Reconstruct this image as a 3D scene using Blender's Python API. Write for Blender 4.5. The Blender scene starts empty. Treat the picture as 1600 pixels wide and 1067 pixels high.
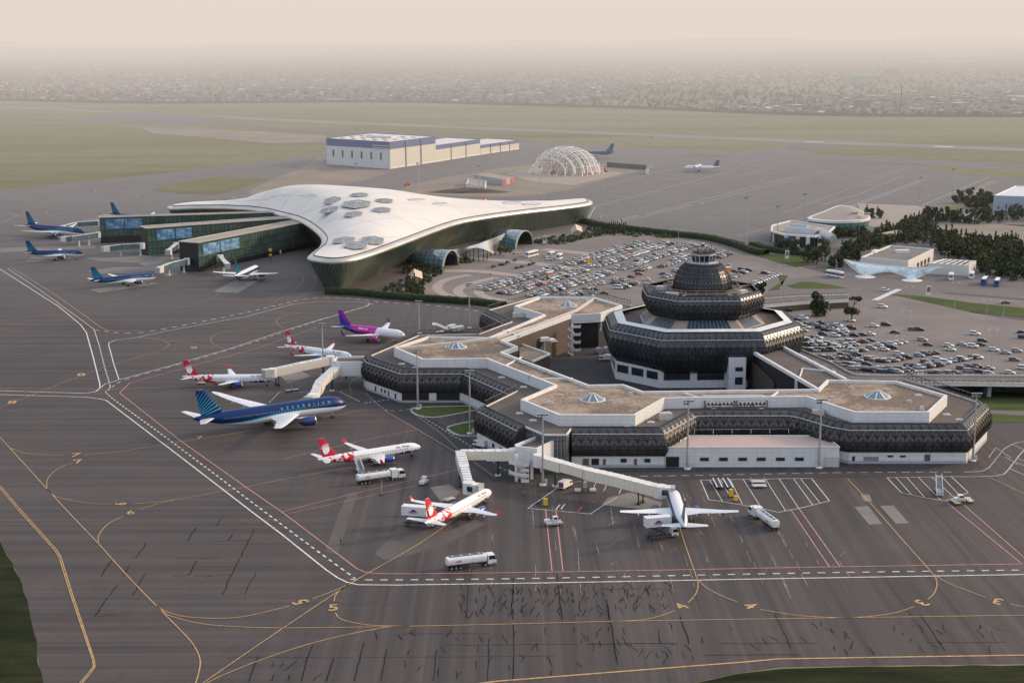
import bpy, math, random
from math import sin, cos, tan, pi, sqrt, atan2, radians
from mathutils import Vector, Matrix
from mathutils.geometry import tessellate_polygon
random.seed(7)
S = bpy.context.scene
COL = S.collection
# ---------------------------------------------------------------- camera (solved from known aircraft sizes)
CF, CH, CP, CR = 2266.4, 132.11, 0.204627, 0.0049413
def P(px, py, z=0.0):
    """point of the real place at height z seen at photo position px,py (1600 wide)"""
    a = px-800.0; b = 533.5-py
    a1 = a*cos(CR)+b*sin(CR); b1 = -a*sin(CR)+b*cos(CR)
    D = Vector((a1, CF*cos(CP)+b1*sin(CP), -CF*sin(CP)+b1*cos(CP)))
    t = (z-CH)/D.z
    return Vector((D.x*t, D.y*t, z))
def P2(px, py, z=0.0):
    v = P(px, py, z); return (v.x, v.y)
def PL(lst, z=None):
    return [P2(q[0], q[1], q[2] if len(q) > 2 else (z or 0)) for q in lst]
cam = bpy.data.cameras.new("camera"); camo = bpy.data.objects.new("camera", cam); COL.objects.link(camo)
U = Vector((0, sin(CP), cos(CP))); F = Vector((0, cos(CP), -sin(CP))); X = Vector((1, 0, 0))
Rv = X*cos(CR)-U*sin(CR); Uv = X*sin(CR)+U*cos(CR)
M = Matrix((Rv, Uv, -F)).transposed().to_4x4(); M.translation = (0, 0, CH)
camo.matrix_world = M
cam.sensor_width = 36; cam.lens = 36*CF/1600; cam.clip_start = 1; cam.clip_end = 200000
S.camera = camo
# ---------------------------------------------------------------- materials
MATS = {}
def nt(name):
    m = bpy.data.materials.new(name); m.use_nodes = True
    n = m.node_tree; b = n.nodes.get("Principled BSDF")
    return m, n, b
def mat(name, col, rough=0.6, metal=0.0, var=0.12, scale=0.8, spec=0.5, bump=0.0, dirt=0.0, coords='Object'):
    if name in MATS: return MATS[name]
    m, n, b = nt(name)
    b.inputs['Roughness'].default_value = rough; b.inputs['Metallic'].default_value = metal
    b.inputs['Specular IOR Level'].default_value = spec
    tc = n.nodes.new('ShaderNodeTexCoord')
    no = n.nodes.new('ShaderNodeTexNoise'); no.inputs['Scale'].default_value = scale; no.inputs['Detail'].default_value = 4
    n.links.new(tc.outputs[coords], no.inputs['Vector'])
    mr = n.nodes.new('ShaderNodeMapRange'); mr.inputs['From Min'].default_value = .3; mr.inputs['From Max'].default_value = .7
    mr.inputs['To Min'].default_value = 1-var; mr.inputs['To Max'].default_value = 1+var
    n.links.new(no.outputs['Fac'], mr.inputs['Value'])
    vm = n.nodes.new('ShaderNodeVectorMath'); vm.operation = 'SCALE'; vm.inputs[0].default_value = col[:3]
    n.links.new(mr.outputs[0], vm.inputs['Scale']); n.links.new(vm.outputs[0], b.inputs['Base Color'])
    if bump:
        bp = n.nodes.new('ShaderNodeBump'); bp.inputs['Strength'].default_value = bump; bp.inputs['Distance'].default_value = .1
        n.links.new(no.outputs['Fac'], bp.inputs['Height']); n.links.new(bp.outputs[0], b.inputs['Normal'])
    MATS[name] = m
    return m
class G:
    """tiny node graph helper"""
    def __init__(s, n): s.n = n
    def node(s, t, **k):
        x = s.n.nodes.new(t)
        for a, v in k.items(): setattr(x, a, v)
        return x
    def put(s, sock, v):
        if isinstance(v, (int, float)): sock.default_value = v
        elif isinstance(v, (tuple, list)):
            sock.default_value = tuple(v)+((1.0,) if len(sock.default_value) == 4 and len(v) == 3 else ())
        else: s.n.links.new(v, sock)
    def m(s, op, a, b=0.0, c=None):
        x = s.node('ShaderNodeMath', operation=op); s.put(x.inputs[0], a); s.put(x.inputs[1], b)
        if c is not None: s.put(x.inputs[2], c)
        return x.outputs[0]
    def mix(s, f, a, b, bt='MIX'):
        x = s.node('ShaderNodeMix', data_type='RGBA', blend_type=bt); s.put(x.inputs[0], f); s.put(x.inputs[6], a); s.put(x.inputs[7], b)
        return x.outputs[2]
    def noise(s, vec, scale, detail=3, rough=.5, out='Fac'):
        x = s.node('ShaderNodeTexNoise'); x.inputs['Scale'].default_value = scale; x.inputs['Detail'].default_value = detail
        x.inputs['Roughness'].default_value = rough
        if vec is not None: s.n.links.new(vec, x.inputs['Vector'])
        return x.outputs[out]
    def rng(s, v, a, b, c=0.0, d=1.0):
        x = s.node('ShaderNodeMapRange'); s.put(x.inputs['Value'], v)
        for k, q in zip(('From Min', 'From Max', 'To Min', 'To Max'), (a, b, c, d)): x.inputs[k].default_value = q
        return x.outputs[0]
    def mapping(s, vec, sc=(1, 1, 1), rot=(0, 0, 0), loc=(0, 0, 0)):
        x = s.node('ShaderNodeMapping'); s.n.links.new(vec, x.inputs[0])
        x.inputs['Scale'].default_value = sc; x.inputs['Rotation'].default_value = rot; x.inputs['Location'].default_value = loc
        return x.outputs[0]
    def xyz(s, vec):
        x = s.node('ShaderNodeSeparateXYZ'); s.n.links.new(vec, x.inputs[0]); return x.outputs
    def tc(s, k): return s.node('ShaderNodeTexCoord').outputs[k]
# ---------------------------------------------------------------- mesh builder
class MB:
    def __init__(s): s.v = []; s.f = []; s.mi = []; s.uv = []; s.mats = []
    def mid(s, m):
        if m is None: return 0
        if m not in s.mats: s.mats.append(m)
        return s.mats.index(m)
    def face(s, pts, m=None, uv=None):
        i = len(s.v); s.v += [tuple(p) for p in pts]; s.f.append(tuple(range(i, i+len(pts)))); s.mi.append(s.mid(m))
        s.uv.append(uv or [(p[0], p[1]) for p in pts])
    def poly(s, pts, z, m=None):
        vs = [Vector((p[0], p[1], p[2] if len(p) > 2 else z)) for p in pts]
        flat = [Vector((p.x, p.y, 0)) for p in vs]
        for t in tessellate_polygon([flat]):
            q = [vs[k] for k in t]
            if (q[1]-q[0]).cross(q[2]-q[0]).z < 0: q.reverse()
            s.face(q, m)
    def wall(s, pts, z0, z1, m=None, closed=True, u0=0.0):
        n = len(pts); u = u0
        for i in range(n if closed else n-1):
            a = pts[i]; b = pts[(i+1) % n]; L = math.hypot(b[0]-a[0], b[1]-a[1])
            s.face([(a[0], a[1], z0), (b[0], b[1], z0), (b[0], b[1], z1), (a[0], a[1], z1)], m, [(u, z0), (u+L, z0), (u+L, z1), (u, z1)])
            u += L
    def prism(s, pts, z0, z1, m=None, mt=None, bottom=False):
        s.wall(pts, z0, z1, m); s.poly(pts, z1, mt or m)
        if bottom: s.poly(pts, z0, m)
    def box(s, c, d, rz=0.0, m=None, rx=0.0, ry=0.0):
        """box of size d centred at c"""
        R = Matrix.Rotation(rz, 3, 'Z') @ Matrix.Rotation(ry, 3, 'Y') @ Matrix.Rotation(rx, 3, 'X'); c = Vector(c)
        h = [x/2 for x in d]
        p = [c+R@Vector((sx*h[0], sy*h[1], sz*h[2])) for sx in (-1, 1) for sy in (-1, 1) for sz in (-1, 1)]
        for q in ((0, 1, 3, 2), (4, 6, 7, 5), (0, 4, 5, 1), (2, 3, 7, 6), (0, 2, 6, 4), (1, 5, 7, 3)):
            s.face([p[k] for k in q], m, [(0, 0), (d[1], 0), (d[1], d[2]), (0, d[2])])
    def bar(s, a, b, w, h=None, m=None):
        a = Vector(a); b = Vector(b); h = h or w
        d = b-a; L = d.length
        if L < 1e-6: return
        d /= L; up = Vector((0, 0, 1)) if abs(d.z) < .95 else Vector((1, 0, 0))
        x = d.cross(up).normalized(); y = x.cross(d).normalized()
        q = [(-1, -1), (1, -1), (1, 1), (-1, 1)]
        A = [a+x*i*w/2+y*j*h/2 for i, j in q]; B = [b+x*i*w/2+y*j*h/2 for i, j in q]
        for k in range(4):
            s.face([A[k], A[(k+1) % 4], B[(k+1) % 4], B[k]], m)
        s.face(A[::-1], m); s.face(B, m)
    def tube(s, a, b, r0, r1=None, n=8, m=None, caps=True):
        a = Vector(a); b = Vector(b); r1 = r0 if r1 is None else r1
        d = (b-a).normalized(); up = Vector((0, 0, 1)) if abs(d.z) < .95 else Vector((1, 0, 0))
        x = d.cross(up).normalized(); y = x.cross(d)
        A = [a+(x*cos(t)+y*sin(t))*r0 for t in [2*pi*k/n for k in range(n)]]
        B = [b+(x*cos(t)+y*sin(t))*r1 for t in [2*pi*k/n for k in range(n)]]
        for k in range(n): s.face([A[k], A[(k+1) % n], B[(k+1) % n], B[k]], m)
        if caps: s.face(A[::-1], m); s.face(B, m)
    def grid(s, rows, m=None, closed=False, uvf=None):
        """rows: list of lists of points, shared verts, smooth-able"""
        base = len(s.v); nr = len(rows); nc = len(rows[0])
        for r in rows: s.v += [tuple(p) for p in r]
        k = s.mid(m)
        for i in range(nr-1):
            for j in range(nc if closed else nc-1):
                j2 = (j+1) % nc
                s.f.append((base+i*nc+j, base+i*nc+j2, base+(i+1)*nc+j2, base+(i+1)*nc+j)); s.mi.append(k)
                if uvf: s.uv.append([uvf(i, j), uvf(i, j+1), uvf(i+1, j+1), uvf(i+1, j)])
                else: s.uv.append([(j, i), (j+1, i), (j+1, i+1), (j, i+1)])
    def lathe(s, prof, n=24, c=(0, 0, 0), m=None, a0=0, a1=2*pi):
        full = abs(a1-a0-2*pi) < 1e-6
        rows = []
        for r, z in prof:
            rows.append([(c[0]+r*cos(a0+(a1-a0)*k/n), c[1]+r*sin(a0+(a1-a0)*k/n), c[2]+z) for k in range(n if full else n+1)])
        s.grid(rows, m, closed=full, uvf=lambda i, j: (j*1.0/n, i*1.0/max(1, len(prof)-1)))
    def ribbon(s, pts, w, z, m=None, dash=None):
        """flat painted line along pts (world xy), width w; dash=(on,off)"""
        segs = []
        if dash:
            on, off = dash; cur = []; dist = 0.0; state = True; left = on
            q = [Vector((p[0], p[1])) for p in pts]; cur = [q[0]]
            for a, b in zip(q, q[1:]):
                L = (b-a).length; t = 0.0
                while L-t > left:
                    t += left; pnt = a+(b-a)*(t/L)
                    if state: cur.append(pnt); segs.append(cur)
                    cur = [pnt]; state = not state; left = on if state else off
                left -= (L-t)
                if state: cur.append(b)
            if state and len(cur) > 1: segs.append(cur)
        else: segs = [[Vector((p[0], p[1])) for p in pts]]
        for q in segs:
            q = [p for i, p in enumerate(q) if i == 0 or (p-q[i-1]).length > 1e-4]
            if len(q) < 2: continue
            L, R = offset(q, w/2), offset(q, -w/2)
            for i in range(len(q)-1):
                s.face([(R[i][0], R[i][1], z), (R[i+1][0], R[i+1][1], z), (L[i+1][0], L[i+1][1], z), (L[i][0], L[i][1], z)], m)
    def build(s, name, m=None, parent=None, smooth=False, loc=None, weld=False):
        me = bpy.data.meshes.new(name); me.from_pydata(s.v, [], s.f)
        mats = s.mats or ([m] if m else [])
        for x in mats: me.materials.append(x)
        if s.mats: me.polygons.foreach_set('material_index', s.mi)
        ul = me.uv_layers.new(name='UVMap'); flat = []
        for u in s.uv:
            for a in u: flat += [a[0], a[1]]
        ul.data.foreach_set('uv', flat)
        if smooth: me.polygons.foreach_set('use_smooth', [True]*len(me.polygons))
        me.update()
        o = bpy.data.objects.new(name, me); COL.objects.link(o)
        if parent: o.parent = parent
        if loc: o.location = loc
        return o
def offset(q, d, closed=False):
    """offset polyline to its left by d (mitred)"""
    q = [Vector((p[0], p[1])) for p in q]; n = len(q); out = []
    for i in range(n):
        if closed: a, b, c = q[i-1], q[i], q[(i+1) % n]
        else: a, b, c = q[max(i-1, 0)], q[i], q[min(i+1, n-1)]
        d1 = (b-a) if (b-a).length > 1e-9 else (c-b); d2 = (c-b) if (c-b).length > 1e-9 else (b-a)
        d1 = d1.normalized(); d2 = d2.normalized()
        n1 = Vector((-d1.y, d1.x)); n2 = Vector((-d2.y, d2.x)); m = n1+n2
        if m.length < 1e-6: m = n1
        m.normalize(); k = 1/max(.35, m.dot(n1))
        out.append(b+m*d*k)
    return out
def catmull(pts, n=6, closed=False):
    q = [Vector(p) for p in pts]; N = len(q); out = []
    for i in range(N if closed else N-1):
        if closed: p0, p1, p2, p3 = q[i-1], q[i], q[(i+1) % N], q[(i+2) % N]
        else: p0, p1, p2, p3 = q[max(i-1, 0)], q[i], q[i+1], q[min(i+2, N-1)]
        for k in range(n):
            t = k/n
            out.append(.5*((2*p1)+(p2-p0)*t+(2*p0-5*p1+4*p2-p3)*t*t+(3*p1-p0-3*p2+p3)*t**3))
    if not closed: out.append(q[-1])
    return out
def empty(name, loc=(0, 0, 0), rz=0.0):
    o = bpy.data.objects.new(name, None); COL.objects.link(o); o.location = loc; o.rotation_euler = (0, 0, rz); o.empty_display_size = .5
    return o
def tag(o, label=None, cat=None, group=None, kind=None):
    if label: o['label'] = label
    if cat: o['category'] = cat
    if group: o['group'] = group
    if kind: o['kind'] = kind
    return o
def kids(o): return [c for c in list(o.children)]
def dup(o, loc, rz=0.0, parent=None, label=None, group=None, keep=False):
    c = o.copy(); COL.objects.link(c)
    if parent is None:
        c.location = loc; c.rotation_euler = (0, 0, rz)
        if label: c['label'] = label
        if group: c['group'] = group
    else: c.parent = parent
    for ch in kids(o): dup(ch, None, parent=c)
    return c
def inside(p, poly):
    x, y = p[0], p[1]; c = False; n = len(poly)
    for i in range(n):
        x1, y1 = poly[i][0], poly[i][1]; x2, y2 = poly[i-1][0], poly[i-1][1]
        if (y1 > y) != (y2 > y) and x < (x2-x1)*(y-y1)/(y2-y1)+x1: c = not c
    return c
def textmesh(txt, size, align='CENTER', bold=0.0):
    cu = bpy.data.curves.new('t', 'FONT'); cu.body = txt; cu.size = size; cu.align_x = align; cu.align_y = 'CENTER'; cu.offset = bold
    cu.resolution_u = 2
    o = bpy.data.objects.new('t', cu); COL.objects.link(o)
    dg = bpy.context.evaluated_depsgraph_get(); dg.update()
    me = bpy.data.meshes.new_from_object(o.evaluated_get(dg))
    bpy.data.objects.remove(o); bpy.data.curves.remove(cu)
    vs = [v.co.copy() for v in me.vertices]; fs = [tuple(p.vertices) for p in me.polygons]
    bpy.data.meshes.remove(me)
    return vs, fs
def textobj(name, txt, size, mtx, m, parent=None, fn=None, bold=0.0):
    vs, fs = textmesh(txt, size, bold=bold)
    vs = [(fn(v) if fn else v) for v in vs]
    vs = [mtx@Vector(v) for v in vs]
    me = bpy.data.meshes.new(name); me.from_pydata([tuple(v) for v in vs], [], fs); me.materials.append(m); me.update()
    o = bpy.data.objects.new(name, me); COL.objects.link(o)
    if parent: o.parent = parent
    return o
# ================================================================= surface materials
def m_ground():
    m, n, b = nt('steppe earth'); g = G(n); v = g.tc('Object')
    a = g.noise(v, .0007, 5); c = g.noise(g.mapping(v, (1, .35, 1)), .006, 6, .65)
    col = g.mix(g.rng(a, .4, .6), (.20, .17, .12), (.11, .12, .075)); col = g.mix(g.rng(c, .35, .65), col, (.085, .085, .06))
    n.links.new(col, b.inputs['Base Color']); b.inputs['Roughness'].default_value = .95; b.inputs['Specular IOR Level'].default_value = .1
    return m
def m_grass(name, c1, c2, c3, sc):
    m, n, b = nt(name); g = G(n); v = g.tc('Object')
    a = g.noise(g.mapping(v, (.35, 1, 1)), sc, 5, .6); c = g.noise(v, sc*14, 5, .7)
    d = g.noise(g.mapping(v, (.2, 1, 1), rot=(0, 0, .1)), sc*3, 4, .6)
    col = g.mix(g.rng(a, .42, .58), c1, c2); col = g.mix(g.m('MULTIPLY', g.rng(d, .52, .7), .8), col, c3)
    col = g.mix(g.rng(c, .3, .7, 0, .5), col, tuple(x*.55 for x in c1))
    n.links.new(col, b.inputs['Base Color']); b.inputs['Roughness'].default_value = .95; b.inputs['Specular IOR Level'].default_value = .08
    return m
def m_asphalt():
    m, n, b = nt('apron asphalt'); g = G(n); v = g.tc('Object'); xyz = g.xyz(v)
    big = g.noise(v, .009, 4, .6); mid = g.noise(v, .05, 5, .62); fine = g.noise(v, 1.3, 4, .7)
    # paving lanes: long streaks laid along two directions
    lanes = g.noise(g.mapping(v, (1, .012, 1)), .35, 4, .65)
    lanes2 = g.noise(g.mapping(v, (.012, 1, 1), rot=(0, 0, -.646)), .30, 4, .65)
    side = g.rng(g.m('ADD', xyz[0], g.m('MULTIPLY', big, 120)), -10, 30)
    st = g.m('ADD', g.m('MULTIPLY', lanes, side), g.m('MULTIPLY', lanes2, g.m('SUBTRACT', 1.0, side)))
    k = g.m('ADD', g.m('ADD', g.m('MULTIPLY', st, 1.0), g.m('MULTIPLY', mid, .40)), g.m('ADD', g.m('MULTIPLY', fine, .16), g.m('MULTIPLY', big, .5)))
    col = g.mix(g.rng(k, .80, 1.30), (.033, .0265, .0245), (.092, .0725, .066))
    # single lanes of a different age
    ln = g.node('ShaderNodeTexWhiteNoise', noise_dimensions='2D')
    cmb = g.node('ShaderNodeCombineXYZ'); g.put(cmb.inputs[0], g.m('FLOOR', g.m('MULTIPLY', xyz[0], .14))); g.put(cmb.inputs[1], g.m('FLOOR', g.m('MULTIPLY', xyz[1], .012)))
    n.links.new(cmb.outputs[0], ln.inputs['Vector'])
    col = g.mix(g.m('MULTIPLY', g.rng(ln.outputs['Value'], 0, 1, 0, .22), side), col, (.045, .04, .04))
    # oil and rubber
    oil = g.rng(g.noise(g.mapping(v, (1, .6, 1)), .085, 5, .7), .60, .74, 0, .6)
    col = g.mix(oil, col, (.034, .03, .03))
    # farther out the pavement is paler concrete
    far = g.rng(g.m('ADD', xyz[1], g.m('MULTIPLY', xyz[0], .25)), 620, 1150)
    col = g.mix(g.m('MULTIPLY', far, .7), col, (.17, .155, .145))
    slab = g.node('ShaderNodeTexBrick', offset=0.0); slab.inputs['Scale'].default_value = 1; slab.inputs['Brick Width'].default_value = 7.5
    slab.inputs['Row Height'].default_value = 7.5; slab.inputs['Mortar Size'].default_value = .09
    slab.inputs['Color1'].default_value = (1, 1, 1, 1); slab.inputs['Color2'].default_value = (.93, .93, .93, 1); slab.inputs['Mortar'].default_value = (.55, .55, .55, 1)
    n.links.new(g.mapping(v, rot=(0, 0, .02)), slab.inputs['Vector'])
    jm = g.rng(g.noise(v, .02, 2), .45, .6, 0, .75)
    col = g.mix(jm, col, slab.outputs['Color'], 'MULTIPLY')
    n.links.new(col, b.inputs['Base Color']); g.put(b.inputs['Roughness'], g.rng(mid, .3, .7, .62, .85)); b.inputs['Specular IOR Level'].default_value = .25
    return m
M_EARTH = m_ground()
M_FIELD = m_grass('airfield grass', (.165, .162, .085), (.21, .19, .115), (.105, .125, .065), .004)
M_LAWN = m_grass('lawn grass', (.060, .085, .025), (.085, .10, .035), (.045, .06, .02), .04)
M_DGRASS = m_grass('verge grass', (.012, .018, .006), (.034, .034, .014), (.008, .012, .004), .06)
M_ASPH = m_asphalt()
def lined(name, c1, c2, sc, rough=.9):
    m, n, b = nt(name); g = G(n); v = g.tc('Object')
    a = g.noise(v, sc, 6, .65); c = g.noise(v, sc*25, 4, .7)
    k = g.m('ADD', g.m('MULTIPLY', a, .7), g.m('MULTIPLY', c, .35))
    n.links.new(g.mix(g.rng(k, .38, .68), c1, c2), b.inputs['Base Color']); b.inputs['Roughness'].default_value = rough
    b.inputs['Specular IOR Level'].default_value = .2
    return m
M_SAND = lined('sandy earth', (.26, .21, .165), (.17, .145, .115), .02)
M_CONC = lined('pale concrete', (.20, .185, .17), (.13, .12, .112), .06)
M_RUN = lined('runway concrete', (.22, .20, .19), (.17, .155, .15), .01)
M_STAIN = lined('washed asphalt', (.105, .092, .085), (.075, .065, .06), .05)
M_DASPH = lined('dark asphalt', (.040, .038, .042), (.055, .050, .050), .05)
M_LOT = lined('car park asphalt', (.20, .17, .155), (.135, .117, .108), .03)
M_ROAD = lined('road asphalt', (.155, .137, .128), (.115, .103, .098), .03)
M_PAVE = lined('pavement slabs', (.33, .28, .24), (.26, .22, .19), .1)
M_GRAV = lined('roof gravel', (.29, .215, .155), (.16, .118, .09), .12)
def gravel():
    m, n, b = nt('roof gravel patches'); g = G(n); v = g.tc('Object')
    a = g.noise(v, .05, 6, .7); c = g.noise(v, 1.1, 5, .75); e = g.noise(v, .55, 3, .8)
    col = g.mix(g.rng(a, .44, .56), (.13, .098, .076), (.26, .195, .145))
    col = g.mix(g.m('MULTIPLY', g.rng(c, .46, .62), g.rng(a, .4, .62, .35, 1)), col, (.50, .40, .30))
    col = g.mix(g.rng(e, .50, .66, 0, .6), col, (.11, .085, .07))
    n.links.new(col, b.inputs['Base Color']); b.inputs['Roughness'].default_value = .95; b.inputs['Specular IOR Level'].default_value = .1
    return m
M_GRAVEL = gravel()
M_WLINE = mat('white road paint', (.50, .475, .45), .7, var=.3, scale=1.2)
M_TLINE = mat('worn white paint', (.36, .33, .31), .8, var=.3, scale=.8)
M_YLINE = mat('yellow paint', (.36, .225, .09), .7, var=.3, scale=.7)
M_PLINE = mat('pink red paint', (.42, .20, .17), .75, var=.3, scale=.8)
M_CRACK = mat('crack sealant', (.023, .019, .018), .95, var=.3, spec=.05)
M_SCUFF = mat('pale joint', (.30, .26, .20), .9, var=.4, scale=.6)
def rag(pts, step=5.0, amp=.22, sd=1):
    r_ = random.Random(sd); q = PL(pts); o = []
    for a, b in zip(q, q[1:]+q[:1]):
        a, b = Vector(a), Vector(b); L = (b-a).length; n_ = min(260, max(1, int(L/step))) if L < 900 else 1
        for k in range(n_): p = a.lerp(b, k/n_); o.append((p.x+r_.gauss(0, amp), p.y+r_.gauss(0, amp)))
    return o
SHN = [0]
def sheet(name, pts, z, m, kind='structure', label=None, cat=None, raw=False):
    SHN[0] += 1; z += SHN[0]*.0011
    mb = MB(); mb.poly(rag(pts) if raw == 2 else pts if raw else PL(pts), z, m); o = mb.build(name)
    tag(o, label, cat, kind=kind); return o
# ================================================================= ground and pavements
mb = MB(); mb.poly([(-60000, -2000), (60000, -2000), (60000, 110000), (-60000, 110000)], 0, M_EARTH); tag(mb.build('ground'), kind='structure')
sheet('grass_field', [(-500, 150), (0, 156), (225, 161), (600, 159), (800, 164), (1000, 169), (1262, 179.5), (1600, 182), (2100, 190), (2300, 700), (2600, 1400), (-1000, 1400), (-900, 700)], .05, M_FIELD)
AP = [(40, 1180), (67, 1067), (55, 1000), (45, 950), (30, 900), (0, 845), (-60, 770), (-300, 640), (-700, 480), (-500, 360), (-200, 318), (0, 299.5), (75, 289.5), (225, 274.5), (337, 261.5), (430, 250), (506, 239.5),
      (640, 226), (811, 221.5), (900, 226), (1000, 231), (1100, 234.5), (1165, 236.5), (1200, 234), (1222, 229), (1228, 224.5), (1215, 221), (1170, 216), (1400, 226), (1330, 228), (1283, 231.5), (1262, 238), (1280, 242), (1340, 244.5), (1450, 250), (1600, 257), (1900, 268),
      (2300, 420), (2300, 900), (1900, 1040), (1600, 1037), (1400, 1039), (1220, 1042), (1150, 1052), (1075, 1069), (900, 1150), (700, 1250)]
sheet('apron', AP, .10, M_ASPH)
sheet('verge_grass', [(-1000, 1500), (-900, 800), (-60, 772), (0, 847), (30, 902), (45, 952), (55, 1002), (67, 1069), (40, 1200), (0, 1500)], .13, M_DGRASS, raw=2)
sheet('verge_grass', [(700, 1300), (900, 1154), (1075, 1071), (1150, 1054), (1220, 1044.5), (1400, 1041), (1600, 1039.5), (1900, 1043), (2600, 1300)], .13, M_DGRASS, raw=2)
sheet('runway', [(-200, 156), (0, 165.8), (250, 177), (500, 189), (750, 199), (1000, 208.5), (1262, 219.7), (1600, 231.5), (1900, 243), (1900, 249), (1600, 237), (1262, 224.4), (1000, 212.8), (750, 203), (500, 192.8), (250, 180.3), (0, 168.8), (-200, 159)], .16, M_RUN)
sheet('taxiway', [(-200, 180), (0, 182.3), (150, 186.5), (330, 194), (500, 201.5), (700, 212), (830, 219.5), (830, 223), (700, 218), (500, 207), (412, 202), (330, 198.5), (150, 190), (0, 185.5), (-200, 184)], .16, M_ROAD)
sheet('taxiway', [(165, 173.5), (260, 178), (330, 182), (380, 187), (300, 191.5), (150, 187.5), (120, 186), (155, 182), (185, 178)], .18, M_ROAD)
sheet('taxiway', [(1195, 216.5), (1290, 221), (1400, 227.5), (1300, 229), (1268, 236), (1225, 233), (1232, 224), (1222, 220)], .14, M_ROAD)
for q in ([(1063, 243.6), (1085, 241.2), (1120, 242.4), (1132, 244.6), (1108, 247), (1072, 245.8)], [(1442, 268.5), (1461, 260.5), (1600, 267.5), (1800, 278), (1800, 290), (1600, 277.5), (1500, 271.5)],
          [(1228, 249), (1262, 250), (1450, 257.5), (1442, 259), (1262, 252)], [(236, 295), (262, 289), (300, 283.5), (337, 276.5), (395, 277.5), (424, 281), (385, 291), (360, 300), (335, 305), (280, 303), (245, 299)],
          [(1460, 328), (1495, 312), (1545, 308), (1557, 312), (1545, 327), (1500, 330)]):
    sheet('grass_island', q, .14, M_FIELD)
sheet('earth_strip', [(1476, 322), (1545, 283.5), (1561, 283), (1500, 318)], .14, M_SAND)
sheet('sand_ground', [(385, 301), (424, 281), (440, 275), (470, 264), (500, 246), (512, 262), (612, 268), (590, 277), (540, 288), (480, 298), (430, 305), (400, 306)], .13, M_SAND)
sheet('sand_ground', [(620, 300), (640, 289), (700, 277), (790, 262), (850, 255), (960, 257), (1028, 259.5), (990, 270), (940, 283), (890, 297), (845, 305), (780, 308), (700, 306)], .13, M_SAND)
sheet('painted_mist', [(215, 199), (300, 202), (420, 206), (510, 212), (508, 222), (430, 225), (330, 216), (240, 209)], .1, M_SAND)  # pale sheet painted on the ground in place of low mist
sheet('concrete_pad', [(790, 272), (835, 264), (945, 268), (975, 271), (940, 280), (895, 290), (830, 284)], .16, M_PAVE)
# pale repaired rectangles of the stands
for q in ([(139, 452.7), (155, 458), (250, 443.5), (222, 440), (180, 447)], [(40, 407.8), (50, 402.5), (110, 402.5), (112, 406), (42, 410)], [(333, 456), (371, 459.3), (411, 434.5), (388, 428)],
          [(0, 388), (60, 386), (150, 384), (148, 389), (70, 392), (0, 395)], [(130, 404), (175, 397), (225, 400), (287, 403), (290, 423), (262, 433), (215, 411), (160, 409)], [(135, 424), (180, 418), (240, 417), (250, 423), (200, 428), (150, 428)],
          [(155, 340), (180, 342), (154, 346), (125, 344)],
          [(1335, 792.5), (1356.7, 791), (1378.4, 819), (1358, 820.4)], [(1375, 791), (1396, 790.3), (1420.5, 818), (1400, 819)], [(1344, 773), (1358, 773), (1363, 783.3), (1350, 784)],
          [(672, 762), (702, 757), (720, 770), (700, 783), (690, 786)], [(436, 586), (460, 575), (486, 588), (450, 600)], [(950, 778), (985, 770), (1035, 786), (1030, 797), (960, 792), (940, 789)]):
    sheet('concrete_patch', q, .13, M_CONC)
for q in ([(585, 866), (612, 838), (650, 828), (700, 832), (742, 812), (760, 818), (700, 850), (640, 868), (600, 876)], [(508, 862), (530, 800), (545, 770), (560, 772), (545, 812), (528, 868)]):
    sheet('worn_patch', q, .105, M_STAIN)
# road strip along the building: newer asphalt, darkened to paint the building's shadow
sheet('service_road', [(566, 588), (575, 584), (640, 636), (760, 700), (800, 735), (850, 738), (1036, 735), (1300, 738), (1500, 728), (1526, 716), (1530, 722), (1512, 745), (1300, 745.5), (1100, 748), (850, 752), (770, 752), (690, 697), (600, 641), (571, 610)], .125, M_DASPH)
sheet('courtyard', [(790, 552), (800, 535), (860, 505), (940, 500), (960, 560), (1200, 570), (1290, 590), (1280, 640), (920, 640)], .125, M_DASPH)
# lawns by the old terminal with kerbs
KERB = mat('kerb concrete', (.33, .31, .29), .8)
def kerbed(pts, name='lawn'):
    q = catmull(PL(pts, .2), 5, True); q = [(p[0], p[1]) for p in q]
    mb = MB(); mb.ribbon(q+[q[0], q[1]], .9, .24, KERB); mb.wall(offset(q, -.45, True), .1, .24, KERB); mb.wall(offset(q, .45, True), .1, .24, KERB)
    tag(mb.build('kerb'), kind='structure')
    mb = MB(); mb.poly(q, .19, M_LAWN); tag(mb.build(name), kind='structure')
kerbed([(643, 642), (650, 636.5), (690, 635), (745, 634), (752, 638), (720, 645), (680, 651.5), (655, 649)])
kerbed([(699, 669), (712, 663), (752, 656), (758, 662), (757, 678), (740, 680.5), (715, 679)])
sheet('lawn', [(1500, 632), (1545, 622), (1800, 622), (1800, 656), (1545, 661), (1500, 664)], .15, M_LAWN)
sheet('lawn', [(1560, 622), (1700, 622), (1700, 643), (1600, 643), (1580, 640)], .16, M_LAWN)
sheet('road', [(1500, 640), (1600, 643), (1800, 646), (1800, 654), (1600, 650), (1530, 646), (1500, 648)], .18, M_ROAD)
sheet('road', [(1500, 590), (1600, 595), (1560, 615), (1600, 652), (1500, 660), (1480, 610)], .13, M_DASPH)
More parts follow.
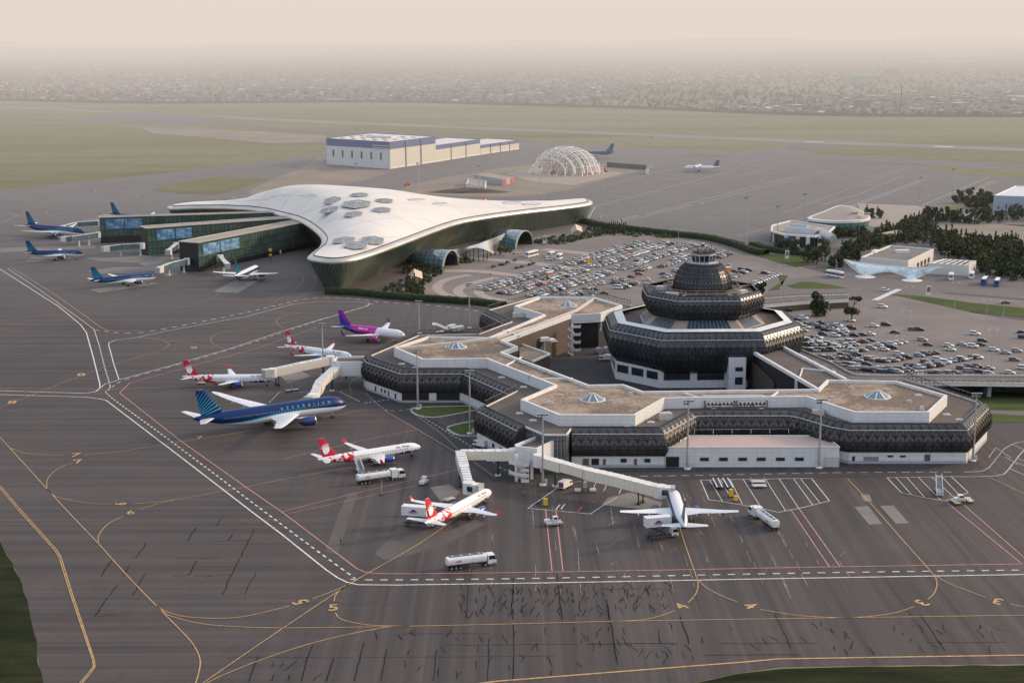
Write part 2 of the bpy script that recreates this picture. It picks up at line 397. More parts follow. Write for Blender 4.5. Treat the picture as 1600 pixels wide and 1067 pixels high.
# ================================================================= car parks, roads
LOT1 = [(616, 470), (640, 438), (668, 424), (700, 415), (780, 385), (860, 366), (930, 371), (1000, 367), (1090, 377), (1160, 397), (1240, 414), (1330, 440), (1400, 452), (1500, 462), (1700, 478), (1700, 500), (1500, 487), (1400, 476), (1200, 478), (1100, 500), (985, 520), (850, 500), (770, 486), (690, 470)]
sheet('car_park', LOT1, .13, M_LOT)
LOT2 = [(1180, 486), (1330, 470), (1450, 476), (1560, 497), (1800, 525), (1800, 620), (1450, 610), (1330, 596), (1240, 540)]
sheet('car_park', LOT2, .16, M_LOT)
sheet('road', [(1200, 440), (1305, 431), (1290, 419), (1312, 410), (1600, 424), (1800, 436), (1800, 500), (1600, 468), (1480, 458), (1330, 470), (1200, 470)], .15, M_ROAD)
sheet('road', [(1285, 425), (1300, 400), (1296, 385), (1318, 376), (1345, 379), (1322, 393), (1312, 412)], .17, M_ROAD)
sheet('pavement', [(1340, 318), (1350, 352), (1405, 362), (1440, 343), (1480, 330), (1430, 322)], .15, M_PAVE)
sheet('pavement', [(1454, 327), (1560, 330), (1575, 334), (1536, 345), (1500, 343), (1450, 340)], .15, M_RUN)
sheet('sand_ground', [(1450, 352), (1480, 349), (1600, 350), (1800, 352), (1800, 385), (1600, 378), (1520, 372), (1450, 364)], .15, M_SAND)
for q in ([(1174, 397), (1197, 397.5), (1240, 401), (1276, 405), (1262, 414), (1245, 418), (1215, 411)], [(1285, 424), (1293, 417), (1306, 418), (1292, 427)], [(1228, 448), (1250, 441.5), (1270, 441), (1300, 446), (1325, 451), (1290, 452), (1245, 451.5)],
          [(1200, 455), (1215, 445), (1226, 438), (1232, 432), (1215, 430), (1222, 447), (1218, 453)], [(1390, 460), (1440, 463), (1520, 474), (1600, 482), (1700, 494), (1700, 503), (1600, 496), (1520, 489), (1440, 471)],
          [(1560, 350), (1564, 351), (1640, 353), (1640, 358)]):
    sheet('lawn', q, .2, M_LAWN)
def bands(name, lines, wd, z, m):
    mb = MB()
    for l in lines: mb.ribbon(catmull([Vector(p) for p in PL(l)], 6), wd, z, m)
    return tag(mb.build(name), kind='structure')
bands('pavement', [[(682, 424), (740, 424), (800, 430), (818, 433)], [(725, 403), (790, 408), (850, 414), (905, 423)], [(850, 390), (900, 395), (940, 400)]], 9, .19, M_PAVE)
bands('pavement', [[(735, 430), (706, 435), (690, 441), (683, 449), (690, 458), (712, 466)], [(775, 434), (745, 441), (725, 447), (716, 453), (718, 460), (735, 467), (757, 472)], [(770, 445), (752, 452), (749, 459), (765, 466), (800, 472)]], 5.5, .18, M_PAVE)
bands('pavement', [[(877, 386), (930, 377), (980, 372), (1060, 373)], [(885, 391), (940, 382), (985, 377), (1040, 377)], [(1190, 412), (1240, 420), (1300, 437), (1350, 449)]], 3, .17, M_CONC)
mb = MB()
mb.ribbon(PL([(1367, 469.5), (1405, 452.5)]), 3.4, .22, M_WLINE)
tag(mb.build('zebra_crossing'), kind='structure')
# dark marks on the right car park
mb = MB()
for (x0, y0, x1, y1) in [(1398, 512.5, 1482, 497.5), (1470, 518, 1545, 504), (1500, 527, 1580, 512), (1345, 517, 1352, 519), (1440, 535, 1480, 528), (1320, 526, 1345, 520), (1552, 537, 1600, 529), (1370, 531, 1395, 526)]:
    mb.ribbon(PL([(x0, y0), ((x0+x1)/2, (y0+y1)/2-.4), (x1, y1)]), 1.1, .2, M_DASPH, dash=(2.2, 1.2))
tag(mb.build('bay_marks'), kind='structure')
# ================================================================= painted lines
def paint(name, m, items, z=.17):
    mb = MB()
    for it in items:
        pts, w = it[0], it[1]; dash = it[2] if len(it) > 2 else None; q = PL(pts)
        if len(it) > 3 or (len(pts) > 3 and not (len(it) > 2 and it[2] == 0)): q = catmull([Vector(p) for p in q], 5)
        mb.ribbon(q, w, z, m, dash or None)
    return tag(mb.build(name), kind='structure')
paint('white_lines', M_WLINE, [
    ([(-40, 395), (0, 421), (92.5, 480), (125, 507), (135, 520), (146, 560), (156, 600), (156, 607), (150, 612), (135, 615), (80, 613.5), (0, 611), (-80, 610)], .5, 0),
    ([(-60, 614), (0, 617), (135, 621), (155, 623.5), (166, 626), (283, 715), (400, 805), (440, 835), (510, 891), (527.5, 903), (542, 910), (560, 914), (620, 914.5), (840, 911.3), (1240, 904), (1600, 898), (1800, 895)], .5, 0),
    ([(186, 594), (178, 570), (170, 540), (170, 536), (180, 532), (215, 527.5), (260, 517.5), (385, 495), (460, 475), (500, 471.5), (560, 472.5), (577.5, 474), (574, 479), (500, 500), (450, 515), (360, 545), (270, 571), (186, 594), (165, 600), (157, 606)], .42, 0),
    ([(12, 420), (60, 452), (120, 495), (147, 515), (155, 540)], .3, 0),
], .17)
paint('dashed_lines', M_WLINE, [
    ([(155, 540), (163, 572), (172, 604), (169, 610), (172, 620), (262, 686), (440, 820), (545, 897), (556, 903.5), (575, 906.5), (840, 904), (1240, 896), (1600, 891), (1800, 888)], .55, (1.9, 1.9), 1),
], .17)
paint('thin_dashed_lines', M_TLINE, [
    ([(148, 516), (200, 521), (260, 513.7), (385, 488.7), (460, 471), (497, 466), (540, 466.5), (600, 472.5), (680, 478), (762, 489)], .9, (3, 3)),
    ([(175, 605), (200, 592.5), (300, 564), (400, 534), (480, 507), (590, 472.5)], .6, (3, 3)),
    ([(640, 640), (700, 676), (757, 711), (790, 735), (850, 745)], .4, (1.5, 1.5)), ([(571, 615), (585, 627), (606, 642), (640, 640)], .35, (1.5, 1.5)),
    ([(548, 610), (546, 603), (551, 595), (566, 588)], .4, (1, .6)), ([(570, 630), (612, 624)], .9, (1, .8)),
    ([(1000, 744.5), (1150, 742), (1300, 739), (1490, 738)], .4, (2.5, 1.8)), ([(1545.6, 730.6), (1568, 703)], .5, (1, .6)),
], .165)
paint('thin_white_lines', M_TLINE, [
    ([(1600, 690.5), (1590, 692), (1581, 695), (1568, 702.5)], .4), ([(1545.6, 730.6), (1538, 735), (1528.8, 737), (1506, 738)], .4), ([(1620, 695), (1600, 704), (1585, 722), (1572, 738), (1562, 743), (1530, 745), (1487, 745)], .45),
    ([(1582, 695), (1600, 703)], .3), ([(1570, 714), (1590, 726)], .3), ([(1583, 721), (1600, 728)], .3), ([(1578, 733), (1600, 742)], .4), ([(1588, 716), (1600, 721)], .3), ([(1545, 715), (1556, 700), (1580, 716)], .3, 0),
    ([(40, 550), (92, 548)], .0001)
], .165)
paint('stand_boxes', M_WLINE, [
    ([(1094.5, 750.5), (1240, 748), (1268, 748), (1296, 783), (1256, 793), (1216, 801), (1190, 795), (1152, 788), (1107.5, 781), (1094.5, 750.5)], .28, 0),
    ([(1108.7, 750.3), (1129, 784)], .22), ([(1161, 749.3), (1191, 796)], .22), ([(1196, 749), (1227, 798)], .22), ([(1217.5, 748.7), (1248, 794.5)], .22), ([(1240, 748.5), (1269.5, 789)], .22), ([(1251, 748.4), (1281, 786)], .22), ([(1141, 750), (1160, 788)], .22), ([(1125, 750), (1141, 776)], .22),
    ([(1386, 746.7), (1486, 745), (1512.8, 770), (1477.6, 783), (1448, 778.5), (1408.7, 770.6), (1386, 746.7)], .28, 0),
    ([(1400, 746.6), (1424, 773)], .22), ([(1417, 746.4), (1445, 778)], .22), ([(1435, 746), (1470, 782)], .22), ([(1456, 746), (1490, 777)], .22), ([(1472, 745.5), (1499, 774)], .22),
    ([(872.5, 761.5), (825, 794.5), (922.5, 803.5), (945, 788.5), (965, 777)], .28, 0), ([(932, 752.5), (926, 766)], .22), ([(949, 756), (943, 768)], .22), ([(972, 762), (967, 772)], .22), ([(878, 755), (905, 752.5), (932, 752.5)], .2),
    ([(530, 612), (562, 628)], .25), ([(420, 630), (437, 613), (535, 612)], .22, 0), ([(462, 630), (490, 612)], .2),
], .172)
paint('pink_lines', M_PLINE, [
    ([(20, 420), (80, 457), (130, 492), (160, 513), (180, 517), (220, 516.5)], .35), ([(202.5, 599), (187, 614.5), (283, 690), (400, 772.5), (440, 800), (558, 889), (570, 894), (590, 896.5), (640, 897), (840, 894.5), (1040, 891), (1240, 887), (1600, 881.5), (1800, 878)], .35, 0),
    ([(202.5, 599), (400, 545), (500, 510)], .3), ([(852.5, 797), (862.5, 892.5)], .3), ([(868.7, 798.5), (879.5, 892.5)], .3), ([(1235.6, 796.5), (1295.6, 885.9)], .3), ([(1248, 794.5), (1312.6, 885.9)], .3), ([(1479, 785.5), (1597, 881.8)], .3), ([(1495.5, 780), (1602, 873.5)], .3),
    ([(600, 641), (712, 707)], .25), ([(740, 722), (775, 747)], .2), ([(440, 800), (560, 770), (700, 738), (722, 733)], .25), ([(450, 803), (560, 779), (660, 757)], .2), ([(440, 718), (560, 690), (650, 672)], .2), ([(560, 705), (680, 682)], .2, (2, 2)),
    ([(-60, 605), (0, 607), (150, 608), (280, 606)], .22), ([(640, 642), (690, 678), (716, 703)], .18), ([(317, 565), (400, 578)], .2),
], .168)
Y = [
    ([(295, 1095), (306, 1067), (312, 1045), (312.5, 1030), (305, 1012), (290, 993), (245, 947.5), (200, 901), (154, 850), (112, 806), (74, 765), (15, 700), (-20, 662)], .3),
    ([(15, 700), (30, 706), (50, 710), (100, 712.3)], .25), ([(130, 711.5), (200, 704), (287, 690), (400, 672), (480, 657), (575, 640)], .25),
    ([(74, 765), (73, 757), (75, 747.5), (87, 735), (100, 728), (114, 723.5)], .25), ([(74, 765), (85, 775), (100, 780), (140, 786.5), (176, 788)], .25), ([(207, 787.5), (275, 781), (400, 758), (440, 750), (547, 731), (600, 722)], .25),
    ([(275, 781), (245, 788), (216, 797)], .25), ([(193, 807), (175, 815), (162.5, 825), (154, 838), (154, 850)], .28),
    ([(245, 947.5), (258, 955), (285, 963), (325, 966.3), (365, 965.5), (400, 960), (453, 946.8)], .28), ([(488.5, 936), (515, 926), (545.4, 913.6)], .28),
    ([(245, 947.5), (265, 962), (310, 974), (360, 979), (430, 981.2), (530, 980.5), (625, 979), (720, 977), (820, 974.7), (975, 970.8), (1220, 967), (1600, 961.5), (1800, 958)], .28),
    ([(310, 1074), (319.5, 1066), (430, 990), (545, 913.6), (638, 860), (680, 833), (757, 777)], .28), ([(310, 1082), (326, 1066), (390, 1038), (462.5, 1012.7), (520, 997), (576, 985), (610, 979.7), (640, 978.5)], .28),
    ([(545, 913.6), (531, 923), (524, 931.5), (522, 940)], .28), ([(524, 957.5), (530, 966), (547, 972), (582, 977.4), (640, 978.6)], .28),
    ([(1060, 815), (1063.7, 830), (1076, 867), (1088.7, 903.7), (1090.5, 917), (1086, 930), (1075, 942)], .28), ([(1053.7, 954.5), (1040, 960), (1022, 965), (1000, 969), (960, 971)], .28),
    ([(1088.7, 903.7), (1102.5, 917.5), (1125, 930), (1152.5, 941)], .28), ([(1187.5, 952.5), (1240, 961), (1283.8, 964.6), (1338.8, 964.9), (1393.8, 958.8), (1428, 948.3)], .28), ([(1450, 936.8), (1459, 928), (1463.5, 917), (1463, 907), (1456, 895), (1420, 855), (1356.6, 782.8), (1324, 748)], .28),
    ([(1458, 897), (1472, 906), (1490, 915), (1539.5, 933.5)], .28), ([(1576.7, 944), (1600, 948.6), (1650, 956)], .28), ([(1544, 745.6), (1575.6, 760), (1610, 776)], .28),
    ([(-60, 660), (0, 637.5), (150, 579), (245, 550), (262, 541), (261, 536), (245, 530), (215, 527)], .22), ([(215, 527), (300, 538), (350, 545)], .18), ([(362, 517), (340, 522), (330, 529), (332, 537), (350, 545)], .22), ([(362, 517), (420, 510), (470, 500)], .18),
    ([(470, 489), (445, 494), (433, 500), (433, 506), (445, 514)], .22), ([(345, 456), (330, 466), (305, 476), (270, 484)], .18), ([(475, 432), (470, 445), (450, 460), (420, 478)], .18), ([(490, 430), (492, 445), (478, 458), (450, 475)], .18),
    ([(0, 513), (40, 520), (140, 525), (170, 527)], .15), ([(-30, 482), (40, 477), (85, 470), (92, 480)], .2), ([(-30, 505), (0, 502), (60, 494), (90, 493), (108, 498)], .2), ([(0, 760), (-40, 722)], .5),
]
paint('yellow_lines', M_YLINE, Y, .175)
paint('yellow_edge_lines', M_YLINE, [([(-60, 715), (0, 763), (31, 800), (60, 832), (86, 861), (92, 870), (110, 928), (145, 1032), (146, 1042), (138, 1052), (110, 1085)], .28, 0), ([(-60, 711), (0, 759), (33, 798), (62, 830), (89, 860), (95, 870), (113, 928), (147.5, 1032), (148.5, 1042), (140, 1054), (112, 1087)], .28, 0),
    ([(700, 1074), (780, 1064.5), (972, 1049.5), (1160, 1035), (1215, 1030), (1400, 1027), (1600, 1024), (1800, 1021)], .6, 0)], .175)
# distant taxi lines and runway marks
paint('taxi_lines', M_TLINE, [
    ([(918, 345), (930, 323), (980, 310), (1075, 285), (1150, 266)], .8, 0), ([(910, 348), (923, 322), (925, 318)], .8, 0), ([(950, 349), (1000, 337), (1100, 312), (1200, 287), (1290, 266)], .8), ([(960, 350), (1010, 338), (1110, 314), (1210, 289), (1300, 268)], .8), ([(975, 350), (968, 347), (985, 340), (1100, 317)], .6),
    ([(965, 350), (990, 357)], .8), ([(1320, 325), (1380, 303), (1440, 281)], .8), ([(1328, 325), (1388, 303), (1448, 281)], .8), ([(1280, 322), (1340, 305), (1410, 275)], .6), ([(1150, 370), (1260, 340), (1340, 312)], .5), ([(1440, 322), (1520, 288), (1545, 277)], .8), ([(1220, 335), (1300, 305), (1420, 262)], .5),
    ([(880, 300), (930, 306), (982, 308)], .5), ([(945, 292), (944, 290), (960, 286), (1040, 268), (1100, 255), (1150, 247), (1200, 238)], .5), ([(940, 345), (938, 338), (945, 335)], .4), ([(1150, 250), (1165, 258), (1210, 262), (1180, 270), (1080, 290)], .5),
    ([(0, 349), (28, 337), (10, 331)], .4), ([(90, 339), (73, 335), (76, 330), (95, 328)], .4), ([(150, 301), (147, 298), (155, 295)], .4), ([(190, 299), (215, 306), (208, 311), (190, 309)], .4),
], .19)
paint('runway_marks', M_WLINE, [([(1258, 222), (1287, 222.4)], 9), ([(1460, 229), (1490, 230.3)], 12), ([(1510, 232), (1600, 235.6)], 3), ([(1180, 217), (1225, 219)], 2)], .26)
# stand numbers painted on the ground
def ground_text(txt, px, py, size, rot, m=M_YLINE, sx=1.0):
    c = P(px, py); mt = Matrix.Translation((c.x, c.y, .18)) @ Matrix.Rotation(rot, 4, 'Z') @ Matrix.Diagonal((sx, 1, 1, 1))
    o = textobj('stand_number', txt, size, mt, m, bold=.02*size); tag(o, kind='structure'); return o
R = radians
for t, px, py, s, r in [('5', 470.6, 940.6, 5.6, R(128)), ('5', 521, 950, 5.6, R(8)), ('4', 1065, 948, 5.2, R(42)), ('4', 1171, 947.3, 5.2, R(-42)), ('3', 1439, 942, 5.4, R(215)), ('3', 1558.8, 939.5, 5.4, R(150)),
                        ('6', 189, 787.6, 5.0, R(90)), ('6', 204, 801.5, 5.0, R(20)), ('7', 118, 711.6, 6.0, R(10)), ('7', 122, 721.5, 6.0, R(25)), ('8', 19, 629, 7, R(15)), ('8', 127, 586, 7, R(20)), ('9', 303, 544, 7, R(15)), ('7', 312, 684, 5, R(15))]:
    ground_text(t, px, py, s, r)
# cracks sealed with tar, laid in the paving grid
mb = MB(); ms = MB(); rr = random.Random(3)
def crack(mbx, p, d, L, w, wob, m):
    q = [Vector(p)]; d = Vector(d).normalized(); nrm = Vector((-d.y, d.x)); t = 0; o = 0
    while t < L:
        st = rr.uniform(.8, 2.2); t += st; o += rr.uniform(-wob, wob); o *= .85; q.append(Vector(p)+d*t+nrm*o)
    mbx.ribbon(q, w, .168, m)
zone = PL([(335, 1066), (520, 1000), (640, 990), (1600, 972), (1600, 1020), (1200, 1030), (800, 1062)])
zone2 = PL([(720, 920), (1060, 916), (1040, 955), (960, 965), (720, 968)])
for zn, den in ((zone, 1), (zone2, 1)):
    xs = [p[0] for p in zn]; ys = [p[1] for p in zn]
    gx = min(xs)//5.6*5.6
    while gx < max(xs):
        y = min(ys)
        while y < max(ys):
            L = rr.uniform(9, 30)
            if rr.random() < .8 and inside((gx, y+L*.5), zn) and inside((gx, y+1), zn): crack(mb, (gx+rr.uniform(-.2, .2), y), (0, 1), L, rr.uniform(.12, .27), .14, M_CRACK)
            y += L+rr.uniform(0, 5)
        gx += 5.6
    y = min(ys)
    while y < max(ys):
        x = min(xs)
        while x < max(xs):
            L = rr.uniform(12, 44)
            if rr.random() < .5 and inside((x+L*.5, y), zn) and inside((x+L, y), zn): crack(mb, (x, y), (1, 0), L, rr.uniform(.10, .2), .14, M_CRACK)
            x += L+rr.uniform(1, 14)
        y += 6.2
    for k in range(150):
        p = (rr.uniform(min(xs), max(xs)), rr.uniform(min(ys), max(ys)))
        if inside(p, zn): crack(mb, p, (rr.uniform(-.4, .4), 1), rr.uniform(1.5, 4), rr.uniform(.10, .2), .5, M_CRACK)
zl = PL([(150, 895), (180, 870), (260, 820), (395, 800), (400, 850), (400, 940), (330, 935), (270, 900), (200, 960), (150, 1010), (130, 990), (110, 905)])
xs = [p[0] for p in zl]; ys = [p[1] for p in zl]
dl = (P(327, 811)-P(270, 907)); dl = Vector((dl.x, dl.y)).normalized(); dn = Vector((-dl.y, dl.x))
c0 = P(260, 900)
for i in range(-18, 19):
    for j in range(-12, 12):
        p = Vector((c0.x, c0.y))+dn*i*5.5+dl*j*13
        L = rr.uniform(5, 16)
        if rr.random() < .7 and inside(p, zl) and inside(p+dl*L, zl): crack(mb, p, dl, L, rr.uniform(.14, .3), .25, M_CRACK)
        if rr.random() < .3 and inside(p, zl): crack(mb, p, dn, rr.uniform(2, 7), rr.uniform(.12, .24), .6, M_CRACK)
tag(mb.build('tar_cracks'), kind='structure')
zs = PL([(720, 905), (720, 830), (960, 760), (1100, 760), (1240, 830), (1330, 880), (1330, 935), (720, 935)])
for k in range(150):
    x = round(rr.uniform(-15, 110)/5.6)*5.6; y = rr.uniform(330, 430)
    if inside((x, y), zs) and inside((x, y+6), zs): crack(ms, (x+rr.uniform(-.3, .3), y), (0.02, 1), rr.uniform(2, 9), rr.uniform(.07, .14), .1, M_SCUFF)
for k in range(60):
    p = (rr.uniform(20, 120), rr.uniform(340, 430))
    if inside(p, zs): crack(ms, p, (rr.uniform(-1, 1), 1), rr.uniform(1, 4), rr.uniform(.06, .12), .5, M_SCUFF)
tag(ms.build('pale_cracks'), kind='structure')
# ================================================================= building materials
def tiles(name, col, tw, th, line=.72, rough=.45, gap=.05):
    m, n, b = nt(name); g = G(n); uv = g.tc('UV')
    br = g.node('ShaderNodeTexBrick', offset=0.0); br.inputs['Scale'].default_value = 1; br.inputs['Brick Width'].default_value = tw; br.inputs['Row Height'].default_value = th
    br.inputs['Mortar Size'].default_value = gap; br.inputs['Color1'].default_value = (*col, 1); br.inputs['Color2'].default_value = (*[c*.95 for c in col], 1); br.inputs['Mortar'].default_value = (*[c*line for c in col], 1)
    n.links.new(uv, br.inputs['Vector'])
    dirt = g.noise(g.mapping(g.tc('Object'), (1, 1, .25)), .5, 5, .65)
    n.links.new(g.mix(g.rng(dirt, .5, .8, 0, .35), br.outputs['Color'], tuple(c*.6 for c in col)), b.inputs['Base Color']); b.inputs['Roughness'].default_value = rough
    return m
M_WTILE = tiles('white wall tiles', (.58, .585, .595), 2.4, 1.25)
M_WHITE = mat('white painted concrete', (.58, .565, .545), .6, var=.1, scale=.4)
M_PLINTH = mat('grey plinth', (.30, .31, .33), .8)
M_BROWN = tiles('brown ribbed cladding', (.075, .054, .044), .45, 40, .35, .55, .07)
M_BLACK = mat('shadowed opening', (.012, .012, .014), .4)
M_WIN = mat('dark window glass', (.02, .024, .03), .12, var=.3, spec=.8)
M_TROOF = lined('terrace roofing', (.125, .10, .085), (.085, .070, .062), .08)
M_SHELL = mat('bronze shell', (.060, .056, .056), .36, .4, var=.3, scale=.15)
M_LATT = mat('dark steel lattice', (.024, .022, .023), .40, .4, var=.2)
M_LATW = mat('lattice light edge', (.40, .38, .35), .5)
M_STEEL = mat('galvanised steel', (.36, .37, .38), .45, .5)
M_RAIL = mat('dark steel railing', (.07, .065, .06), .5, .4)
M_GREEN = mat('dark green steel', (.02, .05, .035), .5)
M_CREAM = tiles('cream corrugated panel', (.66, .61, .52), .42, 40, .72, .5, .06)
M_GLASSB = mat('blue grey glass', (.10, .16, .20), .12, .2, var=.3, spec=.9)
M_PINKR = tiles('pinkish roof sheet', (.42, .31, .27), .9, 40, .8, .7, .06)
M_ACU = mat('air unit metal', (.45, .42, .38), .55)
PROFILE = [(0, 12.5), (.9, 12.35), (2.0, 11.7), (2.9, 10.6), (3.6, 9.2), (4.0, 7.6), (4.0, 6.1), (3.75, 4.9), (3.2, 3.9), (2.4, 3.55)]
def shell_tube(name, path, parent, prof=PROFILE, pitch=1.5, closed=False, ends=True, bays=3.0):
    """bulging facade band swept along path with a triangulated steel lattice standing off it"""
    offs = [offset(path, o, closed) for o, z in prof]; zs = [z for o, z in prof]
    n = len(path)
    rows = [[(offs[k][i][0], offs[k][i][1], zs[k]) for k in range(len(prof))] for i in range(n)]
    if closed: rows.append(rows[0])
    mb = MB()
    for i in range(len(rows)-1):
        mb.grid([rows[i], rows[i+1]], M_SHELL)
    if ends and not closed:
        for r, q in ((rows[0], 0), (rows[-1], n-1)):
            c = (path[q][0], path[q][1])
            for k in range(len(prof)-1): mb.face([r[k], r[k+1], (c[0], c[1], zs[k+1]), (c[0], c[1], zs[k])], M_SHELL)
    sh = mb.build(name, parent=parent)
    lat = MB(); lw = MB()
    so = [offset(path, o+.28, closed) for o, z in prof]
    for i in range(len(rows)-1):
        i2 = (i+1) % n; L = math.hypot(so[5][i2][0]-so[5][i][0], so[5][i2][1]-so[5][i][1])
        nb = max(1, round(L/bays))
        def pt(t, k):
            f = k-int(k) if k < len(prof)-1 else 0; a = int(min(k, len(prof)-1)); b2 = min(a+1, len(prof)-1)
            xa = so[a][i].lerp(so[a][i2], t); xb = so[b2][i].lerp(so[b2][i2], t); x = xa.lerp(xb, f); z = zs[a]*(1-f)+zs[b2]*f
            return Vector((x.x, x.y, z+.15))
        for b in range(nb+1):
            t = b/nb
            if b < nb or i == len(rows)-2:
                for k in range(len(prof)-1): lat.bar(pt(t, k), pt(t, k+1), .20, .12, M_LATT)
        for b in range(nb):
            t0, t1, tm = b/nb, (b+1)/nb, (b+.5)/nb
            for (ka, kb) in ((0, 2.6), (2.6, 4.6), (4.6, 6.6), (6.6, 9)):
                lat.bar(pt(t0, kb), pt(tm, ka), .17, .12, M_LATT); lat.bar(pt(tm, ka), pt(t1, kb), .17, .12, M_LATT)
            if nb <= 400:
                for k in (4, 6, 8): lat.bar(pt(t0, k), pt(t1, k), .10, .1, M_LATT)
            lat.bar(pt(t0, 0), pt(t1, 0), .22, .2, M_LATT)
            lw.bar(pt(t0, 2.75), pt(t1, 2.75), .22, .3, M_LATW)
    lat.build('lattice', parent=sh)
    lw.build('light_rail', parent=sh)
    return sh
def truss_rail(name, pts, z, h, parent, m=M_RAIL, step=2.2):
    mb = MB()
    for a, b in zip(pts, pts[1:]):
        a = Vector((a[0], a[1], z)); b = Vector((b[0], b[1], z)); L = (b-a).length; n = max(1, round(L/step)); up = Vector((0, 0, h))
        mb.bar(a+up, b+up, .22, .22, m); mb.bar(a, b, .18, .18, m)
        for k in range(n):
            p, q = a.lerp(b, k/n), a.lerp(b, (k+1)/n); mb.bar(p, p+up, .14, .14, m); mb.bar(p, q+up, .10, .10, m)
        mb.bar(b, b+up, .14, .14, m)
    return mb.build(name, parent=parent)
def wall_panel(name, a, b, u0, u1, z0, z1, m, parent, d=.06, out=1):
    """opening or panel on the wall from a to b (world xy), u measured in metres from a; stands d proud to the left of a->b"""
    a = Vector(a[:2]); b = Vector(b[:2]); t = (b-a).normalized(); nn = Vector((-t.y, t.x))*d*out
    p, q = a+t*u0+nn, a+t*u1+nn
    mb = MB(); mb.face([(p.x, p.y, z0), (q.x, q.y, z0), (q.x, q.y, z1), (p.x, p.y, z1)], m, [(u0, z0), (u1, z0), (u1, z1), (u0, z1)])
    # reveal frame
    for (s, e) in (((p.x, p.y, z0), (q.x, q.y, z0)), ((p.x, p.y, z1), (q.x, q.y, z1)), ((p.x, p.y, z0), (p.x, p.y, z1)), ((q.x, q.y, z0), (q.x, q.y, z1))): mb.bar(s, e, .12, .12, M_PLINTH)
    return mb.build(name, parent=parent)
def on_wall(a, b, px, py, z):
    """metres along a->b where the view through px,py meets the wall"""
    v = P(px, py, z); ox, oy = 0.0, 0.0; dx, dy = v.x, v.y
    ax, ay = a[0], a[1]; ex, ey = b[0]-a[0], b[1]-a[1]
    den = dx*ey-dy*ex; u = (dy*ax-dx*ay)/den if abs(den) > 1e-9 else 0
    return u*math.hypot(ex, ey)
# ================================================================= old terminal
TERM = tag(empty('terminal_building', P(1050, 640)), 'angular white walled terminal with brown gravel roofs and dark lattice facade bands', 'terminal')
TERM.location = (0, 0, 0)
UP = [(1452.3, 643.5), (1335.6, 643.5), (1259.7, 619.3), (1097.5, 620.5), (1038.75, 622), (992.5, 648), (873.75, 648), (813.25, 623.75), (866.25, 601.25), (760, 560), (660, 561.25), (615.5, 542.5), (668.75, 525), (762.5, 527),
      (797.5, 512.5), (848.75, 491.25), (803, 478), (842.5, 463.75), (929, 464.5), (972.5, 476.5), (938.75, 489.5), (892.5, 492), (785, 531.25), (810, 541.25), (785, 550), (920, 600.8), (974, 600), (1005, 611), (1150, 609), (1276.5, 607.5), (1292, 592.9), (1400.3, 594.8), (1480.4, 617.3)]
UPW = PL(UP, 15.5)
area = sum(UPW[i-1][0]*UPW[i][1]-UPW[i][0]*UPW[i-1][1] for i in range(len(UPW)))
SGN = 1 if area > 0 else -1      # +1 counter-clockwise: interior on the left
inn = offset(UPW, SGN*.9, True)
mb = MB()
n = len(UPW)
for i in range(n):
    a, b = UPW[i], UPW[(i+1) % n]
    deep = i in (21, 22, 23, 24, 25, 26, 27, 28, 29, 30)
    z0 = 13.9 if deep else 11.6
    mb.wall([a, b], z0, 15.5, M_WTILE, closed=False)
mb.build('parapet_wall', parent=TERM)
mb = MB()
for i in (21, 22, 23, 24, 25, 26, 27, 28, 29, 30): mb.wall([UPW[i], UPW[(i+1) % n]], 0, 13.88, M_BROWN, closed=False)
mb.build('courtyard_wall', parent=TERM)
mb = MB()
for i in range(n):
    j = (i+1) % n
    mb.face([(*UPW[i], 15.5), (*UPW[j], 15.5), (*inn[j], 15.5), (*inn[i], 15.5)], M_WHITE)
    mb.face([(*inn[i], 15.5), (*inn[j], 15.5), (*inn[j], 14.5), (*inn[i], 14.5)], M_WHITE)
mb.build('parapet_coping', parent=TERM)
mb = MB(); mb.poly(inn, 14.5, M_GRAVEL); mb.build('gravel_roof', parent=TERM)
# kerbs and ducts on the roof
mb = MB()
def roofline(pts, w, h, z=14.5, m=M_WHITE, b=mb):
    q = [Vector((*P2(x, y, z+h), 0)) for x, y in pts]
    for p, r in zip(q, q[1:]): b.bar(p+Vector((0, 0, z+h/2)), r+Vector((0, 0, z+h/2)), w, h, m)
roofline([(927.5, 466), (921, 470), (900, 483.75), (837.5, 507.5), (775, 526.25), (720, 533), (625, 542.5)], 1.2, .9, m=M_ACU)
for q in ([(1040-230+5, 557), (790, 570)], [(895, 590), (845, 591)], [(1063, 611), (1094, 621)], [(1219, 609), (1203, 620)], [(1098, 617.5), (1192, 616.8), (1195, 620)], [(848, 499.5), (868, 500)], [(800, 520), (812, 524)], [(786, 515), (797, 518)]):
    roofline(q, .5, .6)
mb.build('roof_kerbs', parent=TERM)
# terrace body
TP = [(1412, 592), (1460, 606), (1525, 627), (1530, 633), (1499.5, 663.7), (1330, 663.7), (1307, 660), (1257, 645.5), (1235, 641.5), (1100, 641.5), (1078, 642.5), (1028, 669.5), (893, 669.5), (885, 679.5), (850, 679.5), (821, 667), (757.5, 636), (808, 611), (730, 577.5), (632.5, 577.5), (583, 561), (579, 556), (655, 524), (748, 522), (800, 503), (762, 485.5), (842, 463), (929, 463.8), (985, 477)]
TW = PL(TP, 12)
inner = offset(UPW, SGN*1.3, True)
body = TW+[tuple(inner[k]) for k in (20, 21, 22, 23, 24, 25, 26, 27, 28, 29, 30)]+[tuple(inner[31])]
mb = MB(); mb.wall(body, .1, 11.8, M_BLACK); mb.poly(body, 11.8, M_TROOF); mb.build('terrace_roof', parent=TERM)
